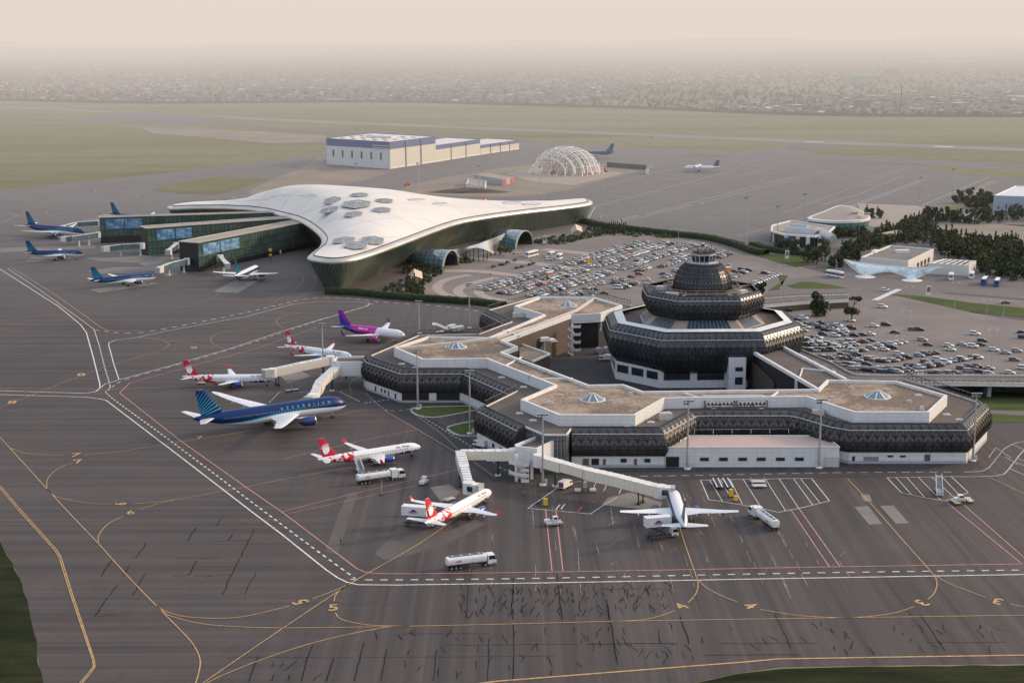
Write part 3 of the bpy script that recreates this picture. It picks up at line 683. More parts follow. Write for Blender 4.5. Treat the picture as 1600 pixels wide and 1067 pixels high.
# low kerb round the terrace edge
mb = MB(); q = TW
for i in range(len(q)-1):
    if i in (17,): continue
    a, b = Vector((*q[i], 12.05)), Vector((*q[i+1], 12.05)); mb.bar(a, b, .45, .5, M_WHITE)
mb.build('terrace_kerb', parent=TERM)
shell_tube('facade_band', TW[1:13], TERM)
shell_tube('facade_band', TW[15:17], TERM)
shell_tube('facade_band', TW[17:23], TERM)
shell_tube('facade_band', TW[24:26], TERM)
truss_rail('roof_railing', TW[21:24], 12.3, 2.0, TERM); truss_rail('roof_railing', TW[25:29], 12.3, 2.0, TERM)
truss_rail('roof_railing', TW[0:3], 12.3, 2.0, TERM); truss_rail('roof_railing', [TW[16], TW[17]], 12.3, 1.8, TERM)
truss_rail('roof_railing', PL([(745, 523.5), (797, 504)], 12), 12.3, 1.8, TERM)
# white base walls under the bands
BASES = []
for k0, k1 in ((2, 13), (15, 17), (17, 22)):
    o = [tuple(p) for p in offset(TW[k0:k1], 3.0)]
    mb = MB(); mp = MB(); mb.wall(o, .9, 4.2, M_WTILE, closed=False); mp.wall([tuple(p) for p in offset(o, .12)], .1, 1.0, M_PLINTH, closed=False); BASES.append(o); mb.build('base_wall', parent=TERM); mp.build('plinth', parent=TERM)
# white end blocks that carry the bands
mb = MB(); e = [tuple(p) for p in offset([TW[12], TW[13], TW[14], TW[15]], 0)]
mb.wall([TW[12], TW[13], TW[14], TW[15]], 0.1, 12.4, M_WTILE, closed=False)
mb.build('end_wall', parent=TERM)
# front annex with pinkish roof
AN = PL([(1039, 699.7), (1311.7, 699.3), (1293, 684), (1288, 681), (1077, 681.5), (1073, 684)], 6.4)
ann = MB(); ann.wall(AN, .1, 6.4, M_WTILE); AX = ann.build('annex_wall', parent=TERM)
mb = MB(); mb.poly([*offset(AN, (1 if SGN > 0 else 1)*0.0, True)], 6.42, M_PINKR); mb.build('annex_roof', parent=TERM)
mb = MB()
for i in range(len(AN)): mb.bar((*AN[i], 6.55), (*AN[(i+1) % len(AN)], 6.55), .35, .35, M_WHITE)
mb.build('annex_coping', parent=TERM)
mb = MB(); r0, r1 = Vector((*P2(1085, 678, 6.4), 6.4)), Vector((*P2(1232, 676.5, 6.4), 6.4))
for k in range(6):
    p = r0.lerp(r1, k/5); mb.bar(p, p+Vector((0, 0, 1.5)), .16, .16, M_WHITE)
mb.bar(r0+Vector((0, 0, 1.5)), r1+Vector((0, 0, 1.5)), .1, .1, M_STEEL); mb.build('terrace_railing', parent=TERM)
fa, fb = AN[1], AN[0]      # front wall right -> left, outward on the left
def front(px0, px1, z0, z1, m, nm='window', A=fa, B=fb, py=728):
    u0 = on_wall(A, B, px0, py, 0); u1 = on_wall(A, B, px1, py, 0)
    return wall_panel(nm, A, B, min(u0, u1), max(u0, u1), z0, z1, m, TERM)
for x in (1093.5, 1123, 1153, 1182, 1212, 1241.5): front(x, x+14, 2.1, 3.3, M_WIN)
front(1037+3, 1061, .1, 3.6, M_BLACK, 'garage_opening'); front(1287, 1311, .15, 3.2, mat('grey roller door', (.42, .42, .40), .6), 'roller_door')
# base wall panels: segment 3 = long right front, etc.
o = BASES[0]
def seg(k): return o[k], o[k+1]
A, B = o[2], o[3]
for x0, x1, z0, z1, m, nm in ((1386, 1395, 2.2, 2.9, M_WIN, 'window'), (1405.5, 1414.5, 2.2, 2.9, M_WIN, 'window'), (1444, 1453, .1, 3.2, mat('brown door', (.10, .065, .05), .6), 'door'), (1331, 1335.5, .1, 2.6, M_BLACK, 'door'), (1349, 1372, .1, 2.4, mat('shaded recess', (.18, .18, .19), .8), 'recess')):
    front(x0, x1, z0, z1, m, nm, A, B, 724)
A, B = o[9], o[10]
for x0, x1, z0, z1, m, nm in ((1006.5, 1016, 1.8, 3.1, M_WIN, 'window'), (969.5, 979, 1.8, 3.1, M_WIN, 'window'), (942, 946.5, .1, 3.0, MATS['brown door'], 'door'), (990.5, 995, .1, 3.0, MATS['brown door'], 'door'), (924, 936, .1, 3.1, M_BLACK, 'door'), (910.5, 920, .1, 3.1, MATS['brown door'], 'door')):
    front(x0, x1, z0, z1, m, nm, A, B, 730)
A, B = BASES[1][0], BASES[1][1]
for u in (4, 11, 16): wall_panel('window', A, B, u, u+(1.6 if u != 11 else .9), 1.3 if u != 11 else .1, 2.9, M_WIN, TERM)
A, B = BASES[2][2], BASES[2][3]
for u, w, z in ((3, 1.1, .1), (8, 1, .1), (10.5, 1.2, 1.5), (13, 1.2, 1.5), (17.5, 1.1, .1)): wall_panel('door' if z < 1 else 'window', A, B, u, u+w, z, 2.9, M_WIN, TERM)
A, B = BASES[2][1], BASES[2][2]
L = math.hypot(B[0]-A[0], B[1]-A[1])
wall_panel('shop_front', A, B, 1, L*.42, .2, 4.0, M_BLACK, TERM); wall_panel('shop_front', A, B, L*.54, L*.98, .2, 4.0, M_BLACK, TERM)
rcd = random.Random(1)
# glazed board with triangle frieze above the front terrace
u1, u2 = UPW[2], UPW[3]
for x0, x1 in ((1103, 1145), (1153, 1196)):
    a_, b_ = UPW[2], UPW[3]; s0 = on_wall(a_, b_, x0, 632, 13.5); s1 = on_wall(a_, b_, x1, 632, 13.5); s0, s1 = min(s0, s1), max(s0, s1)
    wp = wall_panel('glazed_board', a_, b_, s0, s1, 11.9, 14.3, M_WIN, TERM, d=.15)
    t = (Vector(b_)-Vector(a_)).normalized(); nn = Vector((-t.y, t.x))*.3
    mt = MB()
    for k in range(7):
        c = Vector(a_)+t*(s0+(s1-s0)*(k+.5)/7)+nn*4; w = (s1-s0)/7*.36
        mt.face([(c.x-t.x*w, c.y-t.y*w, 13.2), (c.x+t.x*w, c.y+t.y*w, 13.2), (c.x, c.y, 14.2)], M_BLACK)
    e0 = Vector(a_)+t*s0+nn*.8; e1 = Vector(a_)+t*s1+nn*.8
    mt.face([(e0.x, e0.y, 13.0), (e1.x, e1.y, 13.0), (e1.x, e1.y, 14.25), (e0.x, e0.y, 14.25)], M_WHITE)
    for k in range(9): c = e0.lerp(e1, (k+.5)/9)+nn*.4; mt.box((c.x, c.y, 12.5), (rcd.uniform(.4, 1.4), .2, rcd.uniform(.3, .7)), 0, M_WHITE)
    mt.build('triangle_frieze', parent=wp)
    mt = MB()
    for s_ in (s0-.5, s1+.5):
        c = Vector(a_)+t*s_+nn; mt.bar((c.x, c.y, 11.8), (c.x, c.y, 14.4), .5, .3, mat('ochre post', (.16, .10, .035), .6))
    mt.build('ochre_post', parent=wp)
# roof lanterns
def lantern(px, py, r=4.4):
    c = P(px, py, 14.6)
    t = empty('roof_lantern', c); t.parent = TERM; mb = MB(); mg = MB(); nn_ = 8
    for k in range(nn_):
        a0, a1 = 2*pi*k/nn_+.39, 2*pi*(k+1)/nn_+.39
        p = [(r*cos(a0), r*sin(a0), 0), (r*cos(a1), r*sin(a1), 0), (1.1*cos(a1), 1.1*sin(a1), 1.9), (1.1*cos(a0), 1.1*sin(a0), 1.9)]
        mg.face(p, M_GLASSB)
        mb.bar(p[0], p[3], .45, .16, M_WHITE); mb.bar(p[0], p[1], .4, .3, M_WHITE)
        e_ = [(p[0][i]+p[1][i])/2 for i in range(3)]; f_ = [(p[2][i]+p[3][i])/2 for i in range(3)]; mb.bar(e_, f_, .12, .1, M_STEEL)
    mb.lathe([(1.3, 1.8), (1.3, 2.1), (0.01, 2.3)], 8, m=M_STEEL)
    mb.build('frame', parent=t); mg.build('glazing', parent=t)
for q in ((712.5, 542), (926, 624), (1371, 619.5), (887, 477.5)): lantern(*q)
# small things on the roofs
def hatch(px, py, s=(2.2, 1.6, .5), z=11.8, m=M_WHITE, rz=0.0, nm='roof_hatch'):
    c = P(px, py, z); mb = MB(); mb.box((0, 0, s[2]/2), s, rz, m); mb.box((0, 0, s[2]+.08), (s[0]*.6, s[1]*.6, .16), rz, M_ACU); mb.box((0, 0, .05), (s[0]+.6, s[1]+.6, .1), rz, M_PLINTH)
    o_ = mb.build(nm, parent=TERM, loc=c); return o_
for q in ((628, 569), (784, 590), (818, 605), (833, 657), (1017, 660), (930, 669), (980, 668), (1333, 663), (1395, 663), (1479, 648), (1499, 656), (649, 575), (812, 646), (1115, 640), (1190, 640)): hatch(*q, s=(2.0, 1.4, .3))
hatch(1040, 655, (3.8, 2.6, 2.2), rz=.2, m=M_ACU, nm='air_unit'); hatch(1278, 647, (3.6, 2.4, 1.5), m=M_ACU, nm='air_unit'); hatch(810, 495, (5, 3, 1.8), m=M_ACU, nm='air_unit'); hatch(1440, 640, (1, 1, 1.2), 14.5, nm='air_unit'); hatch(1435, 618, (2, 1.2, .4), 14.5)
for q in ((700, 545), (740, 541), (690, 535), (905, 612), (860, 632), (955, 628), (985, 617), (1330, 606), (1385, 611), (1420, 628), (1300, 622), (850, 472), (900, 470), (830, 590), (1240, 612), (1125, 614), (650, 549), (875, 618)): hatch(*q, s=(1.1+.5*(q[0] % 3), .9, .4+.25*(q[1] % 3)), z=14.5, m=M_ACU, nm='roof_vent')
hatch(918, 470, (2, 1.5, .4), 14.5)
# ---------- link wing between tower and front block (sloping white framed roof)
LK = [(1170, 544.5), (1211, 534.5), (1254, 556), (1322, 591.8), (1292, 592.5), (1277, 606.5), (1249, 589), (1228, 577)]
lk = PL(LK, 15.5)
WG = empty('link_wing', (0, 0, 0)); tag(WG, 'dark walled wing with white framed roof between domed tower and front terminal block', 'building')
mb = MB(); q = [lk[0], lk[5]]
mb.wall([lk[0], lk[5]], .1, 14.2, M_BLACK, closed=False); mb.wall([lk[1], lk[3]], .1, 14.2, M_BROWN, closed=False); mb.build('wall', parent=WG)
mb = MB(); mb.poly(lk, 14.6, M_TROOF); mb.build('roof', parent=WG)
mb = MB()
for i, (a, b) in enumerate(((lk[0], lk[5]), (lk[0], lk[1]), (lk[1], lk[3]))): mb.bar((*a, 15), (*b, 15), 1.0 if i != 1 else .6, 1.2, M_WHITE)
a, b = Vector((*P2(1254, 575, 15), 14.8)), Vector((*P2(1250, 588, 15), 14.8)); c_ = Vector((*P2(1306, 580, 15), 14.8))
mb.bar(a, b, .5, .5, M_WHITE); mb.bar(a, c_, .5, .5, M_WHITE); mb.build('coping', parent=WG)
t = (Vector(lk[5])-Vector(lk[0])); Lw = t.length; t.normalize(); nn = Vector((t.y, -t.x))
if nn.y > 0: nn = -nn
mb = MB(); p0 = Vector(lk[0])+nn*.3; p1 = p0+t*Lw*.42
mb.face([(p0.x, p0.y, .1), (p1.x, p1.y, .1), (p1.x, p1.y, 9), (p0.x, p0.y, 12.5)], M_BROWN, [(0, 0), (Lw*.42, 0), (Lw*.42, 9), (0, 12)]); mb.build('brown_cladding', parent=WG)
mb = MB(); p = Vector(lk[0])+nn*.5+t*Lw*.74; mb.bar((p.x, p.y, .1), (p.x, p.y, 14.5), 1.5, .8, M_WHITE); mb.build('white_pier', parent=WG)
# ---------- courtyard fittings
mb = MB()      # white portal frame and bridge on the courtyard wall
pa, pb = Vector((*P2(892.5, 493.5, 14.5), 14.4)), Vector((*P2(939, 491, 14.5), 14.4)); dn_ = Vector((0, 0, -1))
mb.bar(pa, pb, .8, 1.0, M_WHITE); mb.bar(pb, pb+dn_*7, 1.2, .8, M_WHITE); mb.bar(pa+dn_*6.8-Vector((4, 0, 0)), pb+dn_*6.8, 1.4, .8, M_WHITE)
mb.build('portal_frame', parent=TERM)
# ================================================================= domed tower
TC = Vector((P(1096, 500, 12).x, 575.0)); TC = Vector((297.5/CF*583, 575.0))
TW_ = tag(empty('domed_tower', (TC.x, TC.y, 0)), 'stepped octagonal tower of dark bronze lattice rings topped by a ribbed dome', 'tower')
def octo(hw, hd, cf, cs):
    """octagon: half width, half depth, half length of the front edge, half length of the side edge; counter-clockwise from front right"""
    return [(cf, -hd), (hw, -cs), (hw, cs), (cf, hd), (-cf, hd), (-hw, cs), (-hw, -cs), (-cf, -hd)]
def tower_shell(name, oc, prof, bays):
    n = len(oc); oc = oc[::-1]       # clockwise so that outward is on the left
    sh = shell_tube(name, oc, TW_, prof=prof, closed=True, bays=bays); return sh
M_TSH = mat('blue bronze shell', (.048, .053, .064), .33, .5, var=.35, scale=.12, spec=.7)
_ms = M_SHELL; M_SHELL = M_TSH
O1 = octo(34.6, 31, 18.2, 12.5)
P1 = [(0, 22.4), (1.2, 22.2), (2.4, 21.2), (3.4, 19.4), (4.0, 17.2), (4.0, 14.6), (3.3, 11.9), (1.9, 9.4), (0, 7.3), (-2.0, 5.9)]
tower_shell('lower_ring', O1, P1, 2.6)
O2 = octo(20.6, 19.5, 11.2, 8.2)
P2_ = [(0, 34.4), (.9, 34.2), (1.7, 33.5), (2.3, 32.4), (2.6, 31.0), (2.6, 29.5), (2.2, 28), (1.4, 26.6), (.2, 25.4), (-1.2, 24.6)]
tower_shell('middle_ring', O2, P2_, 2.3)
M_SHELL = _ms
mb = MB(); mb.poly(O1, 21.2, M_TROOF); mb.poly(O2, 33.2, M_TROOF); mb.build('deck', parent=TW_)
# pale inner gutter slopes
for oc, z, w, dz, nm in ((O1, 22.45, 3.4, -.6, 'white_gutter'),):
    i2 = offset(oc, w, True); mb = MB()
    for i in range(8):
        j = (i+1) % 8
        if i in (3,): continue
        mb.face([(*oc[i], z), (*oc[j], z), (*i2[j], z-dz), (*i2[i], z-dz)], M_WHITE)
    mb.build(nm, parent=TW_)
# glazed skirt between the rings
sk = MB(); skw = MB(); s0 = octo(24.2, 23.0, 13.2, 9.6); s1 = octo(19.8, 18.6, 10.8, 7.8)
for i in range(8):
    j = (i+1) % 8; a, b, c, d = Vector((*s0[i], 21.3)), Vector((*s0[j], 21.3)), Vector((*s1[j], 24.6)), Vector((*s1[i], 24.6))
    L = (b-a).length; e = .16
    skw.face([a, b, c, d], M_PAVE)
    up = Vector((0, 0, .12)); q = [a.lerp(b, e)+up, a.lerp(b, 1-e)+up, d.lerp(c, 1-e)+up, d.lerp(c, e)+up]
    q = [q[0].lerp(q[3], .12), q[1].lerp(q[2], .12), q[2], q[3]]
    sk.face(q, mat('dark skirt glass', (.045, .075, .10), .15, var=.3, spec=.7))
    for k in range(12): sk.bar(q[0].lerp(q[1], k/11)+up, q[3].lerp(q[2], k/11)+up, .16, .16, M_STEEL)
skw.build('skirt_roof', parent=TW_); sk.build('skirt_glazing', parent=TW_)
# walkway and plant on the middle deck
w0 = octo(14.8, 13.6, 8.2, 6); w1 = octo(12.2, 11.2, 6.8, 5); mb = MB()
for i in range(8):
    j = (i+1) % 8
    mb.face([(*w0[i], 34.3), (*w0[j], 34.3), (*w1[j], 34.3), (*w1[i], 34.3)], M_TROOF)
    for zz in (35.4, 34.4, 33.9): mb.bar((*w0[i], zz), (*w0[j], zz), .2, .25 if zz < 35 else .15, M_PAVE)
    for k in range(4):
        p = Vector((*w0[i], 33.2)).lerp(Vector((*w0[j], 33.2)), k/4); mb.bar(p, p+Vector((0, 0, 2.2)), .22, .22, M_PAVE)
    mb.bar((*w0[i], 33.9), (*[c*1.45 for c in w0[i]], 33.9), .8, .3, M_PAVE)
mb.build('walkway', parent=TW_)
for (x, y, sx, sy, h) in ((-13.5, -13, 5, 2, 1.6), (14.5, -11.5, 3.4, 2.4, 2.2), (-16, 3, 4, 3, 1.5), (10, 15, 4, 3, 1.6)): mb = MB(); mb.box((x, y, 33.2+h/2), (sx, sy, h), .5 if x > 0 else -.4, M_ACU); mb.build('air_unit', parent=TW_)
# dome (sixteen flat sides) and its lattice
R8 = 11.6; DZ = 34.6; H8 = 10.4
def dprof(t): return (R8*cos(t*1.0)**.92, DZ+H8*sin(t*1.0)/sin(1.0)*.98)
NS = 16
mb = MB(); prof = [(R8-.5, DZ-1.2), (R8, DZ)]+[dprof(k/9) for k in range(1, 10)]
rows = []
for r, z in prof: rows.append([(r*cos(2*pi*(k+.5)/NS), r*sin(2*pi*(k+.5)/NS), z) for k in range(NS)])
mb.grid(rows, M_TSH, closed=True); mb.poly([(p[0], p[1]) for p in rows[-1]], rows[-1][0][2], M_PLINTH)
DM = mb.build('dome', parent=TW_)
mb = MB()
def dpt(a, k):
    f = k-int(k); i = int(min(k, 10)); j = min(i+1, 10); r = prof[i][0]*(1-f)+prof[j][0]*f; z = prof[i][1]*(1-f)+prof[j][1]*f
    # stay on the flat side
    s = 2*pi/NS; w = ((a % s)-s/2); rr_ = r*cos(s/2)/cos(w+0) if False else r
    return Vector(((r+.12)*cos(a), (r+.12)*sin(a), z+.05))
for k in range(NS*3):
    a = 2*pi*(k/(NS*3))+pi/NS
    for q in range(10): mb.bar(dpt(a, q), dpt(a, q+1), .13, .1, M_LATT)
    da = 2*pi/(NS*3)
    for q in (0, 1.7, 3.4, 5.1, 6.8, 8.4):
        mb.bar(dpt(a, q), dpt(a+da/2, q+1.6), .12, .08, M_LATT); mb.bar(dpt(a+da/2, q+1.6), dpt(a+da, q), .12, .08, M_LATT)
for q in (1, 3, 5, 7, 9):
    for k in range(NS*3): mb.bar(dpt(2*pi*k/(NS*3), q), dpt(2*pi*(k+1)/(NS*3), q), .1, .1, M_LATT)
mb.build('dome_lattice', parent=DM)
# control cab on top
zc = prof[-1][1]; cabm = MB(); cg = MB(); rb, rt = 4.8, 5.3
for k in range(8):
    a0, a1 = 2*pi*(k+.5)/8, 2*pi*(k+1.5)/8
    q = [Vector((rb*cos(a0), rb*sin(a0), zc+.5)), Vector((rb*cos(a1), rb*sin(a1), zc+.5)), Vector((rt*cos(a1), rt*sin(a1), zc+3.1)), Vector((rt*cos(a0), rt*sin(a0), zc+3.1))]
    cg.face(q, M_WIN); cabm.bar(q[0], q[3], .26, .2, M_WTILE); m0, m1 = (q[0]+q[1])/2, (q[2]+q[3])/2; cabm.bar(m0, m1, .15, .15, M_WTILE)
    cabm.face([q[3], q[2], q[2]*1+Vector((.2*cos(a1), .2*sin(a1), .75)), q[3]+Vector((.2*cos(a0), .2*sin(a0), .75))], M_WTILE)
    cabm.face([(rb*cos(a0)*1.1, rb*sin(a0)*1.1, zc), (rb*cos(a1)*1.1, rb*sin(a1)*1.1, zc), tuple(q[1]), tuple(q[0])], M_PLINTH)
cabm.poly([(5.8*cos(2*pi*(k+.5)/8), 5.8*sin(2*pi*(k+.5)/8)) for k in range(8)], zc+3.8, M_TROOF)
CB = cabm.build('control_cab', parent=TW_); cg.build('cab_glazing', parent=CB)
M_CHSD = mat('dark plant box', (.10, .095, .09), .7); am = MB(); ra = random.Random(5)
for k in range(16):
    a = 2*pi*k/16; am.bar((5.4*cos(a), 5.4*sin(a), zc+4.2), (5.4*cos(a), 5.4*sin(a), zc+5.3), .1, .1, M_RAIL); b2 = a+2*pi/16; am.bar((5.4*cos(a), 5.4*sin(a), zc+5.3), (5.4*cos(b2), 5.4*sin(b2), zc+5.3), .1, .1, M_RAIL)
for k in range(9): x, y = ra.uniform(-4, 4), ra.uniform(-4, 4); am.bar((x, y, zc+4.2), (x, y, zc+ra.uniform(5, 7.4)), .12, .12, M_RAIL); am.box((x+.6, y, zc+4.4), (1.3, 1.1, 1.1), ra.random(), M_CHSD)
am.build('antennas', parent=CB)
# white base with windows
B1 = octo(35.5, 29, 19.5, 13); mb = MB(); mb.wall(B1, .1, 7.4, M_WTILE); mb.poly(B1, 7.4, M_WHITE)
gx = Vector((P(1166, 600, 4).x-TC.x, -24.5)); mb.build('base_wall', parent=TW_)
def tw_panel(i, f0, f1, z0, z1, m=M_WIN, nm='window'):
    a, b = B1[i], B1[(i+1) % 8]; L = math.hypot(b[0]-a[0], b[1]-a[1]); wall_panel(nm, a, b, f0*L, f1*L, z0, z1, m, TW_, d=.08, out=-1)
for i in (7, 6, 0, 5):
    tw_panel(i, .04, .30, 3.2, 6.3); tw_panel(i, .37, .64, 3.2, 6.3); tw_panel(i, .71, .96, 3.2, 6.3)
# tall white pier wall on the right of the front
p0, p1 = (P(1139, 590, 6).x-TC.x, -36.0), (P(1166, 590, 6).x-TC.x, -36.0)
mb = MB(); q = [p0, p1, (p1[0], p1[1]+16), (p0[0], p0[1]+16)]; mb.wall(q, .1, 13.4, M_WTILE); mb.poly(q, 13.4, M_WHITE); WQ = mb.build('stair_block', parent=TW_)
for z0, z1 in ((3.0, 5.9), (8.2, 9.8)):
    mb = MB(); x0, x1 = p0[0]+(p1[0]-p0[0])*.38, p0[0]+(p1[0]-p0[0])*.82; mb.face([(x0, p0[1]-.08, z0), (x1, p0[1]-.08, z0), (x1, p0[1]-.08, z1), (x0, p0[1]-.08, z1)], M_WIN); mb.build('window', parent=WQ)
# ================================================================= courtyard things
def spiral(name, c, h, label, n=4):
    t = empty(name, c); tag(t, label, 'stair'); mb = MB(); mb.tube((0, 0, 0), (0, 0, h), .45, n=10, m=M_WHITE); mb.build('column', parent=t)
    for k in range(n):
        z = h*(k+.6)/n; mb = MB(); mb.box((1.4, 0, z), (4.2, 2.4, .25), 0, M_WHITE); mb.box((1.4, -1.2, z+.55), (4.2, .12, 1.0), 0, M_WHITE); mb.box((3.5, 0, z+.55), (.12, 2.4, 1.0), 0, M_WHITE)
        mb.build('landing', parent=t); mb = MB(); mb.box((-.6, -.9, z-h/n*.5), (3.6, 1.1, .3), 0, M_WHITE, ry=.7); mb.box((-.6, -1.5, z-h/n*.5+.5), (3.6, .1, .9), 0, M_WHITE, ry=.7); mb.build('flight', parent=t)
    return t
spiral('escape_stair', P(894, 555), 13.5, 'white escape stair column against brown courtyard wall', 4)
c = P(936, 553); t = empty('tank_row', c, .35); tag(t, 'row of rounded grey tanks by courtyard wall under tower', 'tanks')
for k in range(4):
    mb = MB(); mb.tube((k*3.4, -1.6, 1.4), (k*3.4, 1.6, 1.4), 1.5, n=12, m=M_STEEL); mb.build('tank', parent=t)
for k, (px, py, z) in enumerate(((842, 531, 8), (842, 540, 4))):
    c = P(px, py, z); mb = MB(); mb.box((0, 0, 0), (7, 3, .5), .3, M_WHITE); mb.box((-1, -.6, 1), (3, .3, 2.2), .3, M_WHITE); o_ = mb.build('balcony', parent=TERM, loc=c)
c = P(854, 566); t = empty('white_canopy', c, .3); tag(t, 'white stepped canopy shed beside low courtyard roof', 'canopy'); mb = MB(); mb.box((0, 0, 9.6), (7, 4, .5), 0, M_WHITE); mb.box((-1, 0, 10.2), (4, 3.4, .9), 0, M_WHITE); mb.box((2.6, 0, 9.1), (3, 5, .3), 0, M_WHITE); mb.build('roof', parent=t)
mb = MB(); mb.bar((-1, 0, 0), (-1, 0, 9.4), .8, .8, M_WHITE); mb.build('post', parent=t)
# low annex roof inside the courtyard
lw_ = PL([(808, 537), (859, 554.5), (832, 566), (812, 558), (811, 541)], 10.2); mb = MB(); mb.prism(lw_, .1, 10.2, M_BROWN, M_GRAVEL); LA = mb.build('courtyard_annex'); tag(LA, 'low gravel roofed annex inside the courtyard with white kerb', 'annex')
mb = MB()
for i in range(2): mb.bar((*lw_[i], 10.5), (*lw_[i+1], 10.5), .7, .7, M_WHITE)
mb.build('kerb', parent=LA)
# ================================================================= gate houses and passenger bridges
def block(name, pts, z0, z1, label, cat, roof=M_TROOF, wallm=M_WTILE):
    q = PL(pts, z1); t = empty(name, (q[0][0], q[0][1], 0)); tag(t, label, cat); off = Vector((q[0][0], q[0][1])); q = [(a[0]-off.x, a[1]-off.y) for a in q]
    ar = sum(q[i-1][0]*q[i][1]-q[i][0]*q[i-1][1] for i in range(len(q))); sg = 1 if ar > 0 else -1
    mb = MB(); mb.wall(q, z0, z1, wallm); mb.poly(q, z0, wallm); mb.build('wall', parent=t)
    i_ = offset(q, sg*.7, True); mb = MB()
    for i in range(len(q)):
        j = (i+1) % len(q); mb.face([(*q[i], z1), (*q[j], z1), (*i_[j], z1), (*i_[i], z1)], M_WHITE); mb.face([(*i_[i], z1), (*i_[j], z1), (*i_[j], z1-.9), (*i_[i], z1-.9)], M_WHITE)
    mb.build('coping', parent=t); mb = MB(); mb.poly(i_, z1-.85, roof); mb.build('roof', parent=t)
    return t, q
GW, q = block('gate_house', [(530, 565.5), (520, 564), (525, 556.8), (568, 556), (578, 561), (578, 563), (569, 565)], 4.6, 10.3, 'white raised gate house joined to west end of lattice facade', 'gate house')
mb = MB()
for (px, py) in ((541, 592), (522, 588)):
    c = P(px, py)-GW.location
    mb.bar((c.x, c.y, 0), (c.x, c.y, 4.6), .7, .7, M_GREEN)
mb.build('support', parent=GW)
GS, q = block('gate_house', [(804, 694), (808, 697.5), (839.5, 700.5), (868, 687), (880, 680), (850, 679), (836, 682)], 4.7, 10.2, 'white raised gate house with two small windows at terminal corner', 'gate house')
a, b = q[2], q[1]; wall_panel('window', a, b, 3.6, 4.6, 6.6, 8.4, M_WIN, GS, out=-1); wall_panel('window', a, b, 1.2, 2.1, 6.2, 8.2, M_WIN, GS, out=-1)
mb = MB()
for px, py in ((831, 749), (812, 745), (846, 738)):
    c = P(px, py)-GS.location; mb.bar((c.x, c.y, 0), (c.x, c.y, 4.7), .9, .9, M_WHITE)
mb.build('support', parent=GS)
# curling escape stair in front of it
c = P(812, 752); t = empty('escape_stair', c); tag(t, 'white curved zigzag escape stair under the gate house', 'stair')
for k in range(4):
    z0 = k*1.7; s = -1 if k % 2 else 1; mb = MB(); n_ = 6; r0, r1 = 1.5, 2.9
    mb.grid([[(cos(a_)*r0-1, sin(a_)*r0*s, z0+1.7*j/n_) for j, a_ in enumerate([pi/2*.2+pi*.8*j/n_-.3 for j in range(n_+1)])], [(cos(a_)*r1-1, sin(a_)*r1*s, z0+1.7*j/n_) for j, a_ in enumerate([pi/2*.2+pi*.8*j/n_-.3 for j in range(n_+1)])]], M_WHITE)
    mb.grid([[(cos(a_)*r1-1, sin(a_)*r1*s, z0+1.7*j/n_) for j, a_ in enumerate([pi/2*.2+pi*.8*j/n_-.3 for j in range(n_+1)])], [(cos(a_)*r1-1, sin(a_)*r1*s, z0+1.7*j/n_+1.0) for j, a_ in enumerate([pi/2*.2+pi*.8*j/n_-.3 for j in range(n_+1)])]], M_WHITE)
    mb.box((1.6, 0, z0+.1), (2.4, 3.2, .2), 0, M_WHITE); mb.box((2.8, 0, z0+.65), (.1, 3.2, 1.0), 0, M_WHITE); mb.box((1.6, -1.6, z0+.65), (2.4, .1, 1.0), 0, M_WHITE); mb.build('flight', parent=t)
mb = MB(); mb.tube((-1, 0, 0), (-1, 0, 8.6), .5, n=8, m=M_WHITE); mb.build('column', parent=t)
